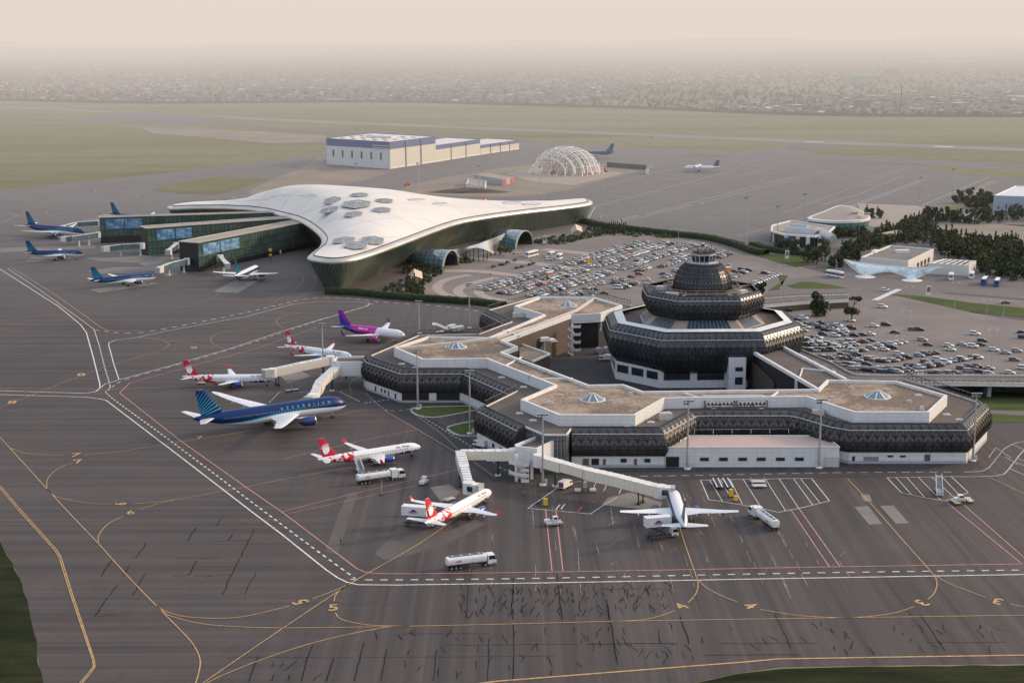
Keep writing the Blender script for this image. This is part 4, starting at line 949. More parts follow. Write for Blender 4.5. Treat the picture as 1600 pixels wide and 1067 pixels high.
def bridge(name, pts, label, w=3.0, h=3.1, legs=(), wheels=None, cabang=None, skin=None, group='passenger boarding bridges', legm=None, cab=True):
    """pts: (px,py,ztop) along the roof centre line; legs: fraction along (segment, t)"""
    skin = skin or M_CREAM; legm = legm or M_GREEN
    q = [P(a, b, z) for a, b, z in pts]; t = empty(name, (q[0].x, q[0].y, 0)); tag(t, label, 'boarding bridge', group); o_ = Vector((q[0].x, q[0].y, 0)); q = [v-o_ for v in q]
    for k in range(len(q)-1):
        a, b = q[k], q[k+1]; d = (b-a); L = d.length; d.normalize(); s = Vector((-d.y, d.x, 0)).normalized(); n_ = 2 if L > 16 else 1
        for j in range(n_):
            ww, hh = (w, h) if j == 0 else (w*.87, h*.9); p0, p1 = a.lerp(b, j/n_), a.lerp(b, (j+1)/n_); mb = MB()
            for sg in (-1, 1):
                f = [p0+s*sg*ww/2, p1+s*sg*ww/2]; zt = Vector((0, 0, hh)); l_ = (p1-p0).length
                mb.face([f[0]-zt, f[1]-zt, f[1], f[0]], skin, [(0, 0), (l_, 0), (l_, hh), (0, hh)])
            for zz in (0, -hh):
                z_ = Vector((0, 0, zz)); mb.face([p0-s*ww/2+z_, p1-s*ww/2+z_, p1+s*ww/2+z_, p0+s*ww/2+z_], M_WHITE)
            for p_ in (p0, p1):
                z_ = Vector((0, 0, -hh)); mb.face([p_-s*ww/2, p_+s*ww/2, p_+s*ww/2+z_, p_-s*ww/2+z_], M_PLINTH)
            for e in range(0, int((p1-p0).length/2.2)):
                x_ = p0.lerp(p1, (e+.5)*2.2/(p1-p0).length); mb.bar(x_-s*ww/2+Vector((0, 0, .12)), x_+s*ww/2+Vector((0, 0, .12)), .18, .12, M_WHITE)
            mb.build('tunnel', parent=t)
    mb = MB(); r = w*.62; c = q[0]; mb.tube((c.x, c.y, c.z-h-.3), (c.x, c.y, c.z+.35), r, n=14, m=M_WHITE); mb.build('rotunda', parent=t)
    if cab:
        e = q[-1]; d = (q[-1]-q[-2]); d.z = 0; d.normalize(); ang = atan2(d.y, d.x) if cabang is None else cabang
        mb = MB(); dc = Vector((cos(ang), sin(ang), 0)); mb.tube(e-Vector((0, 0, h+.1)), e+Vector((0, 0, .25)), w*.6, n=12, m=M_WHITE); mb.box(e+dc*1.9-Vector((0, 0, h/2)), (2.8, w*.95, h), ang, M_CREAM)
        mb.build('cab', parent=t); mb = MB(); mb.box(e+dc*3.6-Vector((0, 0, h/2)), (1.2, w*1.05, h*1.02), ang, M_PLINTH); mb.build('canopy_hood', parent=t)
        mb = MB(); sd_ = Vector((-dc.y, dc.x, 0)); mb.face([e-sd_*w*.62-Vector((0, 0, .5))+dc*.4, e-sd_*w*.62-Vector((0, 0, 2.0))+dc*.4, e-sd_*w*.62-Vector((0, 0, 2.0))+dc*2.2, e-sd_*w*.62-Vector((0, 0, .5))+dc*2.2], M_WIN); mb.build('cab_window', parent=t)
    for k, f in legs:
        p = q[k].lerp(q[k+1], f); zb = p.z-h; mb = MB(); mb.tube((p.x, p.y, .3), (p.x, p.y, zb), .42, n=10, m=legm); mb.tube((p.x, p.y, .1), (p.x, p.y, .45), 1.0, n=10, m=M_WHITE); mb.build('leg', parent=t)
    if wheels:
        k, f = wheels; p = q[k].lerp(q[k+1], f); d = (q[k+1]-q[k]).normalized(); s = Vector((-d.y, d.x, 0)).normalized(); zb = p.z-h; mb = MB()
        for sg in (-1, 1): mb.bar(p+s*sg*1.5-Vector((0, 0, h-.2)), Vector((p.x, p.y, .9))+s*sg*1.2, .35, .35, legm)
        mb.bar(Vector((p.x, p.y, zb))+s*1.6, Vector((p.x, p.y, zb))-s*1.6, .4, .4, legm); mb.bar(Vector((p.x, p.y, .9))+s*1.6, Vector((p.x, p.y, .9))-s*1.6, .4, .4, legm); mb.build('drive_column', parent=t)
        for sg in (-1, 1):
            c_ = Vector((p.x, p.y, .55))+s*sg*1.2; mb = MB(); mb.tube(c_-s*.3, c_+s*.3, .5, n=12, m=M_TYRE); mb.build('wheel', parent=t)
    return t
M_TYRE = mat('black rubber', (.02, .02, .02), .8)
bridge('boarding_bridge', [(516, 557.5, 8.6), (470, 566.5, 8.0), (426, 576.5, 7.0)], 'long cream boarding bridge reaching left to the red tailed jet by the west gate house', legs=((0, .25),), wheels=(1, .85), cabang=pi+.2)
bridge('boarding_bridge', [(529, 569, 8.6), (501, 592.5, 7.8), (489, 616.5, 7.6)], 'cream boarding bridge meeting the nose of the large dark blue jet', w=3.4, legs=((0, .4),), wheels=(1, .4), cabang=-1.9)
bridge('boarding_bridge', [(803, 703, 8.4), (719, 703.5, 8.0), (732.5, 754, 6.4)], 'cream boarding bridge bending down to the red tailed jet nearest the zigzag stair', legs=((0, .3), (0, .86)), wheels=(1, .45), cabang=-.5)
bridge('boarding_bridge', [(843, 711.5, 8.6), (915, 731.5, 8.0), (965, 742.5, 7.4), (1032, 759.5, 6.6)], 'long cream boarding bridge sloping right to the blue striped jet seen from behind', w=3.2, legs=((0, .35),), wheels=(2, .55), cabang=-.1)
# green pillar under the second bridge of that stand
c = P(914, 769); t = empty('bridge_pillar', c); tag(t, 'dark green pillar with round pods carrying the long right bridge', 'pillar'); mb = MB()
mb.bar((-.6, 0, 0), (-.6, 0, 5.2), .3, .3, M_GREEN); mb.bar((.8, 0, 0), (.8, 0, 5.2), .3, .3, M_GREEN); mb.box((0.1, 0, 2.4), (1.3, 1.0, 1.6), 0, M_ACU); mb.build('frame', parent=t)
for s in (-2.2, 2.4): mb = MB(); mb.tube((s-.9, 0, .7), (s+.9, 0, .7), .6, n=10, m=M_WHITE); mb.build('pod', parent=t)
# ================================================================= viaduct behind the front block
VZ = 6.0
far = [(1146, 468), (1190, 467.5), (1250, 464), (1325, 461.5)]; near = [(1146, 481), (1190, 478.5), (1260, 472.5), (1326, 469.5)]
def deck(name, A, B, z, label):
    A, B = catmull([Vector(p) for p in PL(A, z)], 5), catmull([Vector(p) for p in PL(B, z)], 5)
    t = empty(name, (A[0].x, A[0].y, 0)); tag(t, label, 'viaduct'); o_ = Vector((A[0].x, A[0].y)); A = [a-o_ for a in A]; B = [a-o_ for a in B]; mb = MB()
    for i in range(len(A)-1):
        for zz, m in ((z, M_ROAD), (z-.9, M_PLINTH)): mb.face([(*A[i], zz), (*A[i+1], zz), (*B[i+1], zz), (*B[i], zz)], m)
    for E_ in (A, B): mb.wall([tuple(e) for e in E_], z-.9, z+.35, M_WHITE, closed=False)
    mb.build('deck', parent=t)
    for E_ in (A, B):
        mb = MB()
        for i in range(len(E_)-1):
            L = (E_[i+1]-E_[i]).length; k = max(1, round(L/2.2))
            for j in range(k):
                p, r = E_[i].lerp(E_[i+1], j/k), E_[i].lerp(E_[i+1], (j+1)/k); mb.bar((*p, z+.2), (*p, z+1.35), .16, .16, M_RAIL); mb.bar((*p, z+1.35), (*r, z+1.35), .14, .14, M_RAIL); mb.bar((*p, z+.45), (*r, z+.45), .3, .4, M_CREAM)
        mb.build('railing', parent=t)
    mid = [a.lerp(b, .5) for a, b in zip(A, B)]; mb = MB(); mb.ribbon([(p.x, p.y) for p in mid], .25, z+.03, M_WLINE, dash=(3, 5)); mb.build('centre_line', parent=t)
    return t, A, B, mid
t, A, B, mid = deck('viaduct', [(1208, 528), (1250, 547), (1296, 566), (1325, 582), (1350, 587.3), (1440, 587.3), (1620, 588.5), (1800, 592)], [(1204, 537), (1240, 556), (1285, 577), (1318, 592), (1350, 599), (1440, 599), (1620, 601), (1800, 605)], VZ, 'curved viaduct with railings behind the front terminal block')
mb = MB(); mb.wall([tuple(e) for e in A], .1, VZ-.9, M_BLACK, closed=False); mb.build('retaining_wall', parent=t)  # black sheet stands in for the shade under the deck
for i in range(12, len(mid), 4): mb = MB(); mb.box((mid[i].x, mid[i].y, (VZ-.9)/2), (1.4, 5, VZ-.9), 0, M_PLINTH); mb.build('pier', parent=t)
c = PL([(1572, 611), (1800, 611)]); mb = MB(); mb.wall([c[0], c[1]], .1, 3.2, M_WTILE, closed=False); mb.wall(offset(c, .5), .1, 3.2, M_WTILE, closed=False); o_ = mb.build('low_wall'); tag(o_, 'low grey wall under the viaduct right of the lawn', 'wall')
t, A, B, mid = deck('ramp', far, near, 4.0, 'curved ramp with twin railings right of the domed tower')
mb = MB(); mb.wall([tuple(e) for e in B], .1, 3.1, M_BROWN, closed=False); mb.build('retaining_wall', parent=t); mb = MB(); mb.wall([tuple(e) for e in A], .1, 3.1, M_BROWN, closed=False); mb.build('retaining_wall', parent=t)
# ================================================================= wing roofed new terminal
def m_facade():
    m, n, b = nt('green diamond glass'); g = G(n); uv = g.xyz(g.tc('UV'))
    a = g.m('ADD', g.m('MULTIPLY', uv[0], .33), g.m('MULTIPLY', uv[1], .22)); c = g.m('SUBTRACT', g.m('MULTIPLY', uv[0], .33), g.m('MULTIPLY', uv[1], .22))
    fa = g.m('ABSOLUTE', g.m('SUBTRACT', g.m('FRACT', a), .5)); fc = g.m('ABSOLUTE', g.m('SUBTRACT', g.m('FRACT', c), .5))
    ln = g.m('MAXIMUM', g.rng(fa, .40, .48), g.rng(fc, .40, .48))
    cell = g.node('ShaderNodeTexWhiteNoise', noise_dimensions='2D'); cb = g.node('ShaderNodeCombineXYZ'); g.put(cb.inputs[0], g.m('FLOOR', a)); g.put(cb.inputs[1], g.m('FLOOR', c)); n.links.new(cb.outputs[0], cell.inputs['Vector'])
    big = g.noise(g.tc('Object'), .035, 4, .6)
    col = g.mix(g.rng(big, .48, .66), (.030, .048, .040), (.14, .17, .12)); col = g.mix(g.m('MULTIPLY', cell.outputs['Value'], .45), col, (.06, .09, .08))
    col = g.mix(g.m('MULTIPLY', ln, .42), col, (.20, .23, .19))
    n.links.new(col, b.inputs['Base Color']); g.put(b.inputs['Roughness'], g.rng(ln, 0, 1, .18, .5)); b.inputs['Metallic'].default_value = .25; b.inputs['Specular IOR Level'].default_value = .9
    return m
def m_curtain(name, c1, c2, bw=3.0, bh=4.2, mort=(.012, .015, .014)):
    m, n, b = nt(name); g = G(n); br = g.node('ShaderNodeTexBrick', offset=0.0); br.inputs['Scale'].default_value = 1; br.inputs['Brick Width'].default_value = bw; br.inputs['Row Height'].default_value = bh
    br.inputs['Mortar Size'].default_value = .13; br.inputs['Color1'].default_value = (*c1, 1); br.inputs['Color2'].default_value = (*c2, 1); br.inputs['Mortar'].default_value = (*mort, 1)
    n.links.new(g.tc('UV'), br.inputs['Vector']); no = g.noise(g.tc('Object'), .09, 4, .7)
    n.links.new(g.mix(g.rng(no, .5, .7, 0, .6), br.outputs['Color'], (.02, .03, .028)), b.inputs['Base Color']); b.inputs['Roughness'].default_value = .18; b.inputs['Specular IOR Level'].default_value = .8; b.inputs['Metallic'].default_value = .2
    return m
def m_wroof():
    m, n, b = nt('white membrane roof'); g = G(n); v = g.tc('Object'); uv = g.xyz(g.tc('UV'))
    no = g.noise(v, .03, 5, .6); ln = g.rng(g.m('ABSOLUTE', g.m('SUBTRACT', g.m('FRACT', uv[0]), .5)), .47, .497)
    r2 = g.rng(g.m('ABSOLUTE', g.m('SUBTRACT', g.m('FRACT', uv[1]), .5)), .475, .497)
    col = g.mix(g.rng(no, .35, .7), (.66, .60, .535), (.57, .52, .46)); col = g.mix(g.m('MULTIPLY', g.m('MAXIMUM', ln, r2), .55), col, (.38, .34, .30))
    n.links.new(col, b.inputs['Base Color']); b.inputs['Roughness'].default_value = .6
    return m
M_FAC = m_facade(); M_CUR = m_curtain('teal curtain wall', (.055, .095, .078), (.085, .13, .105)); M_WROOF = m_wroof()
M_LIP = mat('satin metal eave', (.50, .47, .42), .32, .6, var=.15, scale=.05)
RIM = [(485, 405, 17), (483.5, 401, 17.2), (491, 394, 17.6), (502, 385, 18), (504, 374, 18.3), (492, 360.5, 18.4), (470, 346, 18), (440, 336.5, 17), (400, 328.5, 16), (350, 325, 15), (300, 325, 14.3), (268, 326, 14), (265.5, 322.5, 14),
(300, 318, 15.5), (345, 316, 16.5), (385, 315, 17), (450, 314, 17.5), (510, 313, 18), (560, 312.5, 18), (610, 313, 18), (645, 314, 17.5), (680, 315, 17), (725, 316, 16.5), (775, 317, 16), (850, 316.5, 15), (912, 312, 14.3), (924, 316.5, 13.7),
       (919, 320, 13.6), (880, 325.5, 14.3), (825, 331.5, 15.7), (775, 338, 17), (725, 346.5, 17.8), (690, 357, 18.1), (645, 374, 18.2), (600, 391, 18), (570, 401, 17.7), (545, 407, 17.4), (515, 409, 17.2)]
rim = catmull([P(*q) for q in RIM], 3, True)
NCx, NCy, NCz = -55.0, 940.0, 27.5
NT = tag(empty('new_terminal', (0, 0, 0)), 'triangular new terminal with sweeping white roof and slanted green glass walls', 'terminal')
NT_RIM2 = [(p.x, p.y) for p in rim]; nr_ = len(rim)
ar = sum(rim[i-1].x*rim[i].y-rim[i].x*rim[i-1].y for i in range(nr_)); sg = 1 if ar > 0 else -1
import numpy as np
RIDGE = [(557, 384, 21.3), (557, 364, 24), (557, 345, 26.6), (556, 328, 29.3), (556, 314, 31.8), (558, 303, 33.4), (560, 295.3, 34), (510, 296.8, 33), (610, 296.8, 33), (480, 299, 31.4), (450, 302, 29.2), (415, 305.3, 26.4), (385, 308.5, 23.6), (340, 312.7, 20.5), (300, 316, 18.4), (645, 302, 30), (680, 307.5, 26.8), (725, 311.7, 23.4), (775, 314.3, 20.5), (850, 314, 18),
         (514, 329, 28.4), (596, 329, 29.2), (640, 340, 26), (600, 362, 24), (680, 330, 25.2), (740, 324.5, 22), (470, 318, 26), (425, 316, 23), (620, 312, 31), (500, 312, 30.5), (525, 350, 24.6)]
_cp = [(p.x, p.y, p.z+1.5) for p in rim[::2]]+[tuple(P(*q)) for q in RIDGE]
_A = np.array(_cp); _n = len(_A)
def _phi(r2): return np.where(r2 > 1e-9, r2*np.log(np.maximum(r2, 1e-9)), 0)
_sc = 100.0; _xy = _A[:, :2]/_sc
_K = _phi(((_xy[:, None]-_xy[None])**2).sum(-1))+np.eye(_n)*.006; _Pm = np.c_[np.ones(_n), _xy]
_M = np.zeros((_n+3, _n+3)); _M[:_n, :_n] = _K; _M[:_n, _n:] = _Pm; _M[_n:, :_n] = _Pm.T
_w = np.linalg.solve(_M, np.r_[_A[:, 2], 0, 0, 0])
def roofz(x, y):
    d = 1e9; w = 0; zz = 0
    for j in range(nr_):
        a, b = rim[j], rim[(j+1) % nr_]; ex, ey = b.x-a.x, b.y-a.y; L2 = ex*ex+ey*ey; u = max(0, min(1, ((x-a.x)*ex+(y-a.y)*ey)/L2)); dx, dy = a.x+ex*u-x, a.y+ey*u-y; dd = dx*dx+dy*dy
        k = 1/(dd+4)**2; w += k; zz += k*(a.z+(b.z-a.z)*u); d = min(d, dd)
    d = sqrt(d); q = np.array([x, y])/_sc; r2 = ((_xy-q)**2).sum(-1); z = float(_phi(r2)@_w[:_n]+_w[_n]+_w[_n+1]*q[0]+_w[_n+2]*q[1]); f = max(0, min(1, (d-2)/8)); return z*f+(zz/w+1.5)*(1-f), d
from mathutils.geometry import delaunay_2d_cdt
i1_ = offset(NT_RIM2, sg*2.6, True)
vs = [Vector((p.x, p.y)) for p in i1_]; ed = [(j, (j+1) % nr_) for j in range(nr_)]
xs = [p.x for p in rim]; ys = [p.y for p in rim]; ip = [(p.x, p.y) for p in i1_]
gx = min(xs); row = 0
while gx < max(xs):
    gy = min(ys)+(3 if row % 2 else 0)
    while gy < max(ys):
        if inside((gx, gy), ip) and roofz(gx, gy)[1] > 5.5: vs.append(Vector((gx, gy)))
        gy += 6.5
    gx += 6; row += 1
ov, oe, of, *_r = delaunay_2d_cdt(vs, ed, [], 1, 1e-3)
mb = MB(); mb.mid(M_WROOF)
zr_ = [(v.x, v.y, roofz(v.x, v.y)[0]-(1.35 if 0 else 0)) for v in ov]
mb.v = zr_
for f in of:
    f = tuple(f); a_, b_, c_ = [Vector(zr_[k]) for k in f[:3]]
    if (b_-a_).cross(c_-a_).z < 0: f = f[::-1]
    mb.f.append(f); mb.mi.append(0); mb.uv.append([(zr_[k][0]*.0283+zr_[k][1]*.0283, -zr_[k][0]*.02+zr_[k][1]*.02) for k in f])
mb.build('roof', parent=NT, smooth=True)
rows = [None, [(p.x, p.y, roofz(p.x, p.y)[0]) for p in i1_]]
def ins(p, q, d): return offset([(a.x, a.y) for a in rim], d, True)
ar = sum(rim[i-1].x*rim[i].y-rim[i].x*rim[i-1].y for i in range(nr_)); sg = 1 if ar > 0 else -1
i1 = rows[-1]
out = [(p.x, p.y, p.z) for p in rim]
ou2 = offset([(p.x, p.y) for p in rim], -sg*.9, True)
mb = MB(); mb.grid([i1, [(a[0]+(b[0]-a[0])*.5, a[1]+(b[1]-a[1])*.5, b[2]+1.0) for a, b in zip(i1, out)], [(o_.x, o_.y, p.z) for o_, p in zip(ou2, rim)], [(p.x, p.y, p.z-1.3) for p in rim]], M_LIP, closed=True)
mb.build('eave', parent=NT, smooth=True)
mb = MB(); zz = rows[-1]
for j in range(nr_): a, b = Vector(zz[j]), Vector(zz[(j+1) % nr_]); mb.bar(a+Vector((0, 0, .15)), b+Vector((0, 0, .15)), .5, .4, M_RAIL)
mb.build('gutter_line', parent=NT)
# glass: leans inward towards the ground; inset varies round the plan
def inset_at(j):
    f = j/nr_*len(RIM); key = [(0, 8), (3, 9), (6, 12), (9, 9), (12, 5), (18, 12), (25, 5), (27, 5), (29, 9), (31, 13), (34, 13), (36, 9), (38, 8)]
    for (a, va), (b, vb) in zip(key, key[1:]):
        if a <= f <= b: return va+(vb-va)*(f-a)/(b-a)
    return 8
gr = [offset([(p.x, p.y) for p in rim], sg*inset_at(j), True)[j] for j in range(nr_)]
topr = [(p.x, p.y, p.z-1.3) for p in rim]; U_ = [0]
for j in range(nr_): a, b = rim[j], rim[(j+1) % nr_]; U_.append(U_[-1]+math.hypot(a.x-b.x, a.y-b.y))
mb = MB(); M_ = 6; rws = []
for k in range(M_+1):
    t = k/M_; bulge = sin(t*pi)*1.6
    rws.append([(a[0]+(c[0]-a[0])*t-(0), a[1]+(c[1]-a[1])*t, a[2]*(1-t)+.1*t) for a, c in zip(topr, gr)])
mb.grid(rws, M_FAC, closed=True, uvf=lambda i, j: (U_[j], -i*3.0)); mb.build('glass_wall', parent=NT, smooth=False)
def roof_pt(px, py):
    z = 24
    for _ in range(10):
        v = P(px, py, z); z = z*.4+.6*roofz(v.x, v.y)[0]
    return P(px, py, z)
def hexlight(px, py, rx, ang=pi/6):
    c = roof_pt(px, py); e_ = 2.0; gxx = (roofz(c.x+e_, c.y)[0]-roofz(c.x-e_, c.y)[0])/(2*e_); gyy = (roofz(c.x, c.y+e_)[0]-roofz(c.x, c.y-e_)[0])/(2*e_); t = empty('skylight', c); t.rotation_euler = Vector((-gxx, -gyy, 1)).to_track_quat('Z', 'X').to_euler(); t.rotation_euler = (math.atan(gyy), -math.atan(gxx*.35), 0); t.scale = (1, 1.35, 1); t.parent = NT; mg = MB(); mf = MB(); n_ = 6
    r = rx
    pts = [Vector((r*cos(ang+pi*k/3), r*sin(ang+pi*k/3), .5)) for k in range(6)]; top = Vector((0, 0, 1.1))
    for k in range(6):
        a, b = pts[k], pts[(k+1) % 6]; mg.face([a, b, top], M_GLSK); mf.bar(a, b, .5, .4, M_PLINTH); mf.bar(a, top, .3, .2, M_PLINTH)
        for q in (.33, .66): mf.bar(a.lerp(top, q), b.lerp(top, q), .2, .15, M_PLINTH); mf.bar(a.lerp(b, q), top.lerp(a.lerp(b, q), .3), .18, .15, M_PLINTH)
    mg.build('glazing', parent=t); mf.build('frame', parent=t)
M_GLSK = mat('grey skylight glass', (.15, .155, .15), .25, var=.3, scale=.2, spec=.8)
S1 = 2.55
hexlight(556.5, 320, 25/S1)
for q in ((519.5, 314.5), (600, 314.5), (514, 329), (596, 329), (552, 336), (561.5, 305.5)): hexlight(*q, 15.5/S1)
for q in ((537, 376.5), (582, 376.5), (556, 384.5)): hexlight(*q, 19/2.75)
def thinhex(px, py, l):
    mb = MB(); a = roof_pt(px, py); s = Vector((1, 0, 0)).lerp(Vector((.9, .4, 0)), .5); 
    pts = [a+Vector((l*cos(k*pi/3)*1.0, l*.8*sin(k*pi/3), .9)) for k in range(6)]
    for k in range(6): mb.bar(pts[k], pts[(k+1) % 6], .3, .3, M_PLINTH)
    mb.build('seam_frame', parent=NT)
for q in ((351, 314.5, 7), (372, 311.5, 5), (452, 311, 8), (488, 308, 8), (650, 314, 6), (685, 320, 6), (800, 318.7, 7), (830, 321, 7), (560, 298, 9)): thinhex(*q)
# gate fingers with banners
M_BAN = None
def m_banner():
    m, n, b = nt('printed sky banner'); g = G(n); v = g.tc('UV'); xyz = g.xyz(v); c = g.noise(v, .22, 5, .65)
    col = g.mix(g.rng(c, .40, .62), (.02, .10, .25), (.20, .36, .46)); lin = g.rng(g.m('ABSOLUTE', g.m('SUBTRACT', g.m('FRACT', g.m('MULTIPLY', xyz[0], .33)), .5)), .44, .49)
    n.links.new(g.mix(g.m('MULTIPLY', lin, .6), col, (.03, .06, .08)), b.inputs['Base Color']); b.inputs['Roughness'].default_value = .5; return m
M_BAN = m_banner()
FING = []
def finger(a, b, w, zt, zdark, ban, endface, label, ext=0):
    A, B = P(a[0], a[1], zt), P(b[0], b[1], zt); d = (B-A); L = d.length; d.normalize(); nb = Vector((-d.y, d.x, 0)); L0 = L; L += ext; ban = [(a_*L0/L, b_*L0/L) for a_, b_ in ban]
    t = empty('gate_finger', (A.x, A.y, 0)); tag(t, label, 'gate pier', 'gate fingers of the new terminal')
    q = [Vector((0, 0, 0)), d*L, d*L+nb*w, nb*w]; mb = MB(); mb.wall([(p.x, p.y) for p in q], zdark, zt-.5, M_CUR); mb.build('curtain_wall', parent=t)
    mb = MB(); mb.wall([(p.x, p.y) for p in q], .1, zdark, M_BLACK); mb.build('dark_base', parent=t)
    mb = MB(); s_ = Vector((0, 0, 0)); r = [p for p in q]; mb.poly([(p.x, p.y) for p in r], zt-.4, M_PAVE)
    for i in range(4): a_, b_ = r[i], r[(i+1) % 4]; mb.bar((a_.x, a_.y, zt-.2), (b_.x, b_.y, zt-.2), .8, .5, M_LIP)
    mb.build('roof', parent=t)
    if endface: mb = MB(); e = [q[3], q[0]]; s2 = -d*.12; mb.face([(e[0].x+s2.x, e[0].y+s2.y, .1), (e[1].x+s2.x, e[1].y+s2.y, .1), (e[1].x+s2.x, e[1].y+s2.y, zt-.6), (e[0].x+s2.x, e[0].y+s2.y, zt-.6)], M_BLACK); mb.build('end_wall', parent=t)
    for (u0, u1) in ban:
        p, r = d*(L*u0)-nb*.25, d*(L*u1)-nb*.25; z0, z1 = zt-8.0, zt-1.6
        mb = MB(); mb.face([(p.x, p.y, z0), (r.x, r.y, z0), (r.x, r.y, z1), (p.x, p.y, z1)], M_BAN, [(u0*90, 0), (u1*90, 0), (u1*90, 8), (u0*90, 8)]); mb.build('banner', parent=t)
    # dark doors
    for u in (.12, .5): p = d*(L*u)-nb*.2; mb = MB(); mb.face([(p.x, p.y, .1), (p.x+d.x*4, p.y+d.y*4, .1), (p.x+d.x*4, p.y+d.y*4, 3.6), (p.x, p.y, 3.6)], M_BLACK); mb.build('door', parent=t)
    FING.append((t, A, d)); return t
finger((155, 339.5), (312, 335), 8, 17.5, 4.6, [(.06, .24), (.25, .42)], False, 'farthest glass gate finger with two blue sky banners', 70)
finger((229, 356.5), (392, 345), 13, 17.5, .2, [(.09, .26), (.27, .42)], True, 'middle glass gate finger with two blue sky banners', 60)
finger((309, 379), (440, 354), 14, 17.5, 3.0, [(.05, .24), (.25, .47)], True, 'nearest glass gate finger with two blue sky banners and dark end wall', 45)
M_BGL = m_curtain('bridge glazing', (.10, .16, .17), (.16, .22, .22), 2.4, 3)
GB = dict(skin=M_BGL, legm=M_WHITE, group='glazed boarding bridges of the new terminal')
bridge('boarding_bridge', [(155, 345, 7.5), (120, 347, 7.2), (98, 353, 6.5)], 'glazed boarding bridge left of the far finger reaching behind the biggest blue jet', legs=((1, .3),), **GB)
bridge('boarding_bridge', [(153, 363.5, 7.5), (115, 369, 7.2), (103, 370, 6.6)], 'glazed boarding bridge left of the far finger at the nose of the biggest blue jet', legs=((0, .4), (0, .8)), **GB)
bridge('boarding_bridge', [(222, 380.5, 7.8), (188, 382, 7.2), (168, 385, 6.6)], 'glazed boarding bridge with no aircraft left of the middle finger', legs=((0, .1), (1, .0)), **GB)
bridge('boarding_bridge', [(276, 380, 7.8), (264, 390, 6.8)], 'short glazed boarding bridge in front of the middle finger', legs=((0, .7),), **GB)
bridge('boarding_bridge', [(292, 404.5, 7.8), (265, 411, 7.2), (251, 417, 6.6)], 'glazed boarding bridge left of the near finger by the small blue jet nose', legs=((0, .2), (1, .1)), **GB)
bridge('boarding_bridge', [(344, 399.5, 7.8), (350, 407, 7.2), (354, 411, 6.8)], 'short white boarding bridge in front of the near finger above the tail-on jet', legs=((0, .8),), **GB)
# glass entrance shells and the waved canopy
M_SHG = m_curtain('blue shell glass', (.14, .20, .235), (.18, .25, .28), 2.6, 2.6)
def shell(px0, py0, px1, py1, h, depth, label, back):
    """half dome glass shell: mouth arch from p0 to p1 on the ground, running back to a low end"""
    A, B = P(px0, py0), P(px1, py1); C = (A+B)/2; BK = P(*back); t = empty('entrance_shell', (C.x, C.y, 0)); tag(t, label, 'glass canopy', 'glass entrance shells')
    n_, m_ = 14, 9; rows_ = []
    for i in range(m_+1):
        s = i/m_; c = C.lerp(BK, s); k = sqrt(max(0, 1-s**2)); k = max(k, .02); row = []
        for j in range(n_+1):
            a_ = pi*j/n_; off = (A-C)*cos(a_)*k; row.append((c.x+off.x-C.x, c.y+off.y-C.y, h*sin(a_)*k**.9+.1))
        rows_.append(row)
    mb = MB(); mb.grid(rows_, M_SHG, uvf=lambda i, j: (j*2.2, i*2.5)); mb.build('glass_shell', parent=t, smooth=True)
    mb = MB(); r = rows_[0]
    for a_, b_ in zip(r, r[1:]): mb.bar(a_, b_, .9, .7, M_LIP)
    mb.build('rim', parent=t)
shell(692, 423.5, 716.5, 414.5, 10.5, 30, 'round blue glass entrance shell by the dark shrubs at left of the waved canopy', (636, 408, 0))
shell(806, 390.5, 832.5, 382, 10.5, 30, 'round blue glass entrance shell beyond the waved canopy', (768, 374, 0))
edge = [P(681, 390.5, 8.5), P(697, 394, 8.5), P(712, 398, 6), P(726, 405, .6), P(730, 394, 6.0), P(735, 388.5, 8.6), P(744, 387, 9.2), P(755, 389, 8.6), P(764, 392, 6), P(770.5, 394.5, .8), P(779, 380, 7.5), P(788, 365, 13)]
back = [P(681, 390.5, 8.5), P(692, 391, 9), P(702, 391, 9), P(715, 389, 9), P(725, 387, 9.5), P(733, 385, 9.8), P(740, 383, 10), P(750, 380, 10.5), P(758, 377, 11), P(766, 374, 11.5), P(777, 369.5, 12.3), P(788, 365, 13)]
CT = empty('waved_canopy', (edge[3].x, edge[3].y, 0)); tag(CT, 'white waved canopy over the new terminal forecourt between two glass shells', 'canopy'); o_ = CT.location.copy()
mb = MB(); e_ = catmull([p-o_ for p in edge], 4); b_ = catmull([p-o_ for p in back], 4); mb.grid([e_, [p.lerp(q, .5)-Vector((0, 0, 1.0)) for p, q in zip(e_, b_)], b_], mat('pale canopy skin', (.36, .38, .39), .4)); mb.build('canopy_skin', parent=CT, smooth=True)
mb = MB()
for a_, c_ in zip(e_, e_[1:]): mb.bar(a_, c_, .8, .5, M_WHITE)
mb.build('canopy_rim', parent=CT)
mb = MB(); fl = [p.lerp(q, .5) for p, q in zip(e_, b_)][8:20]
for q_ in range(14, 42, 3): p = e_[q_].lerp(b_[q_], .45); mb.bar((p.x, p.y, .1), (p.x, p.y, max(1, p.z-1)), .5, .5, M_WIN)
mb.build('columns', parent=CT)
# cube pavilions on edge
def pav(px, py, label):
    c = P(px, py); t = empty('tilted_cube', c); tag(t, label, 'pavilion', 'tilted cube pavilions'); s = 5.2
    mb = MB(); mb.box((0, 0, 6.0), (s, s, s), .5, M_PAVV, rx=.75, ry=.4); mb.build('cube', parent=t); mb = MB(); mb.bar((0, 0, 0), (0, 0, 5), 1.2, 1.2, M_BLACK); mb.build('stem', parent=t)
M_PAVV = tiles('cream patterned panels', (.62, .50, .38), 1.6, 1.6, .5, .5, .2)
pav(650, 449, 'tilted cream cube pavilion in the garden at left of the curved lanes'); pav(901, 374, 'tilted cream cube pavilion in the garden at right tip of new terminal')
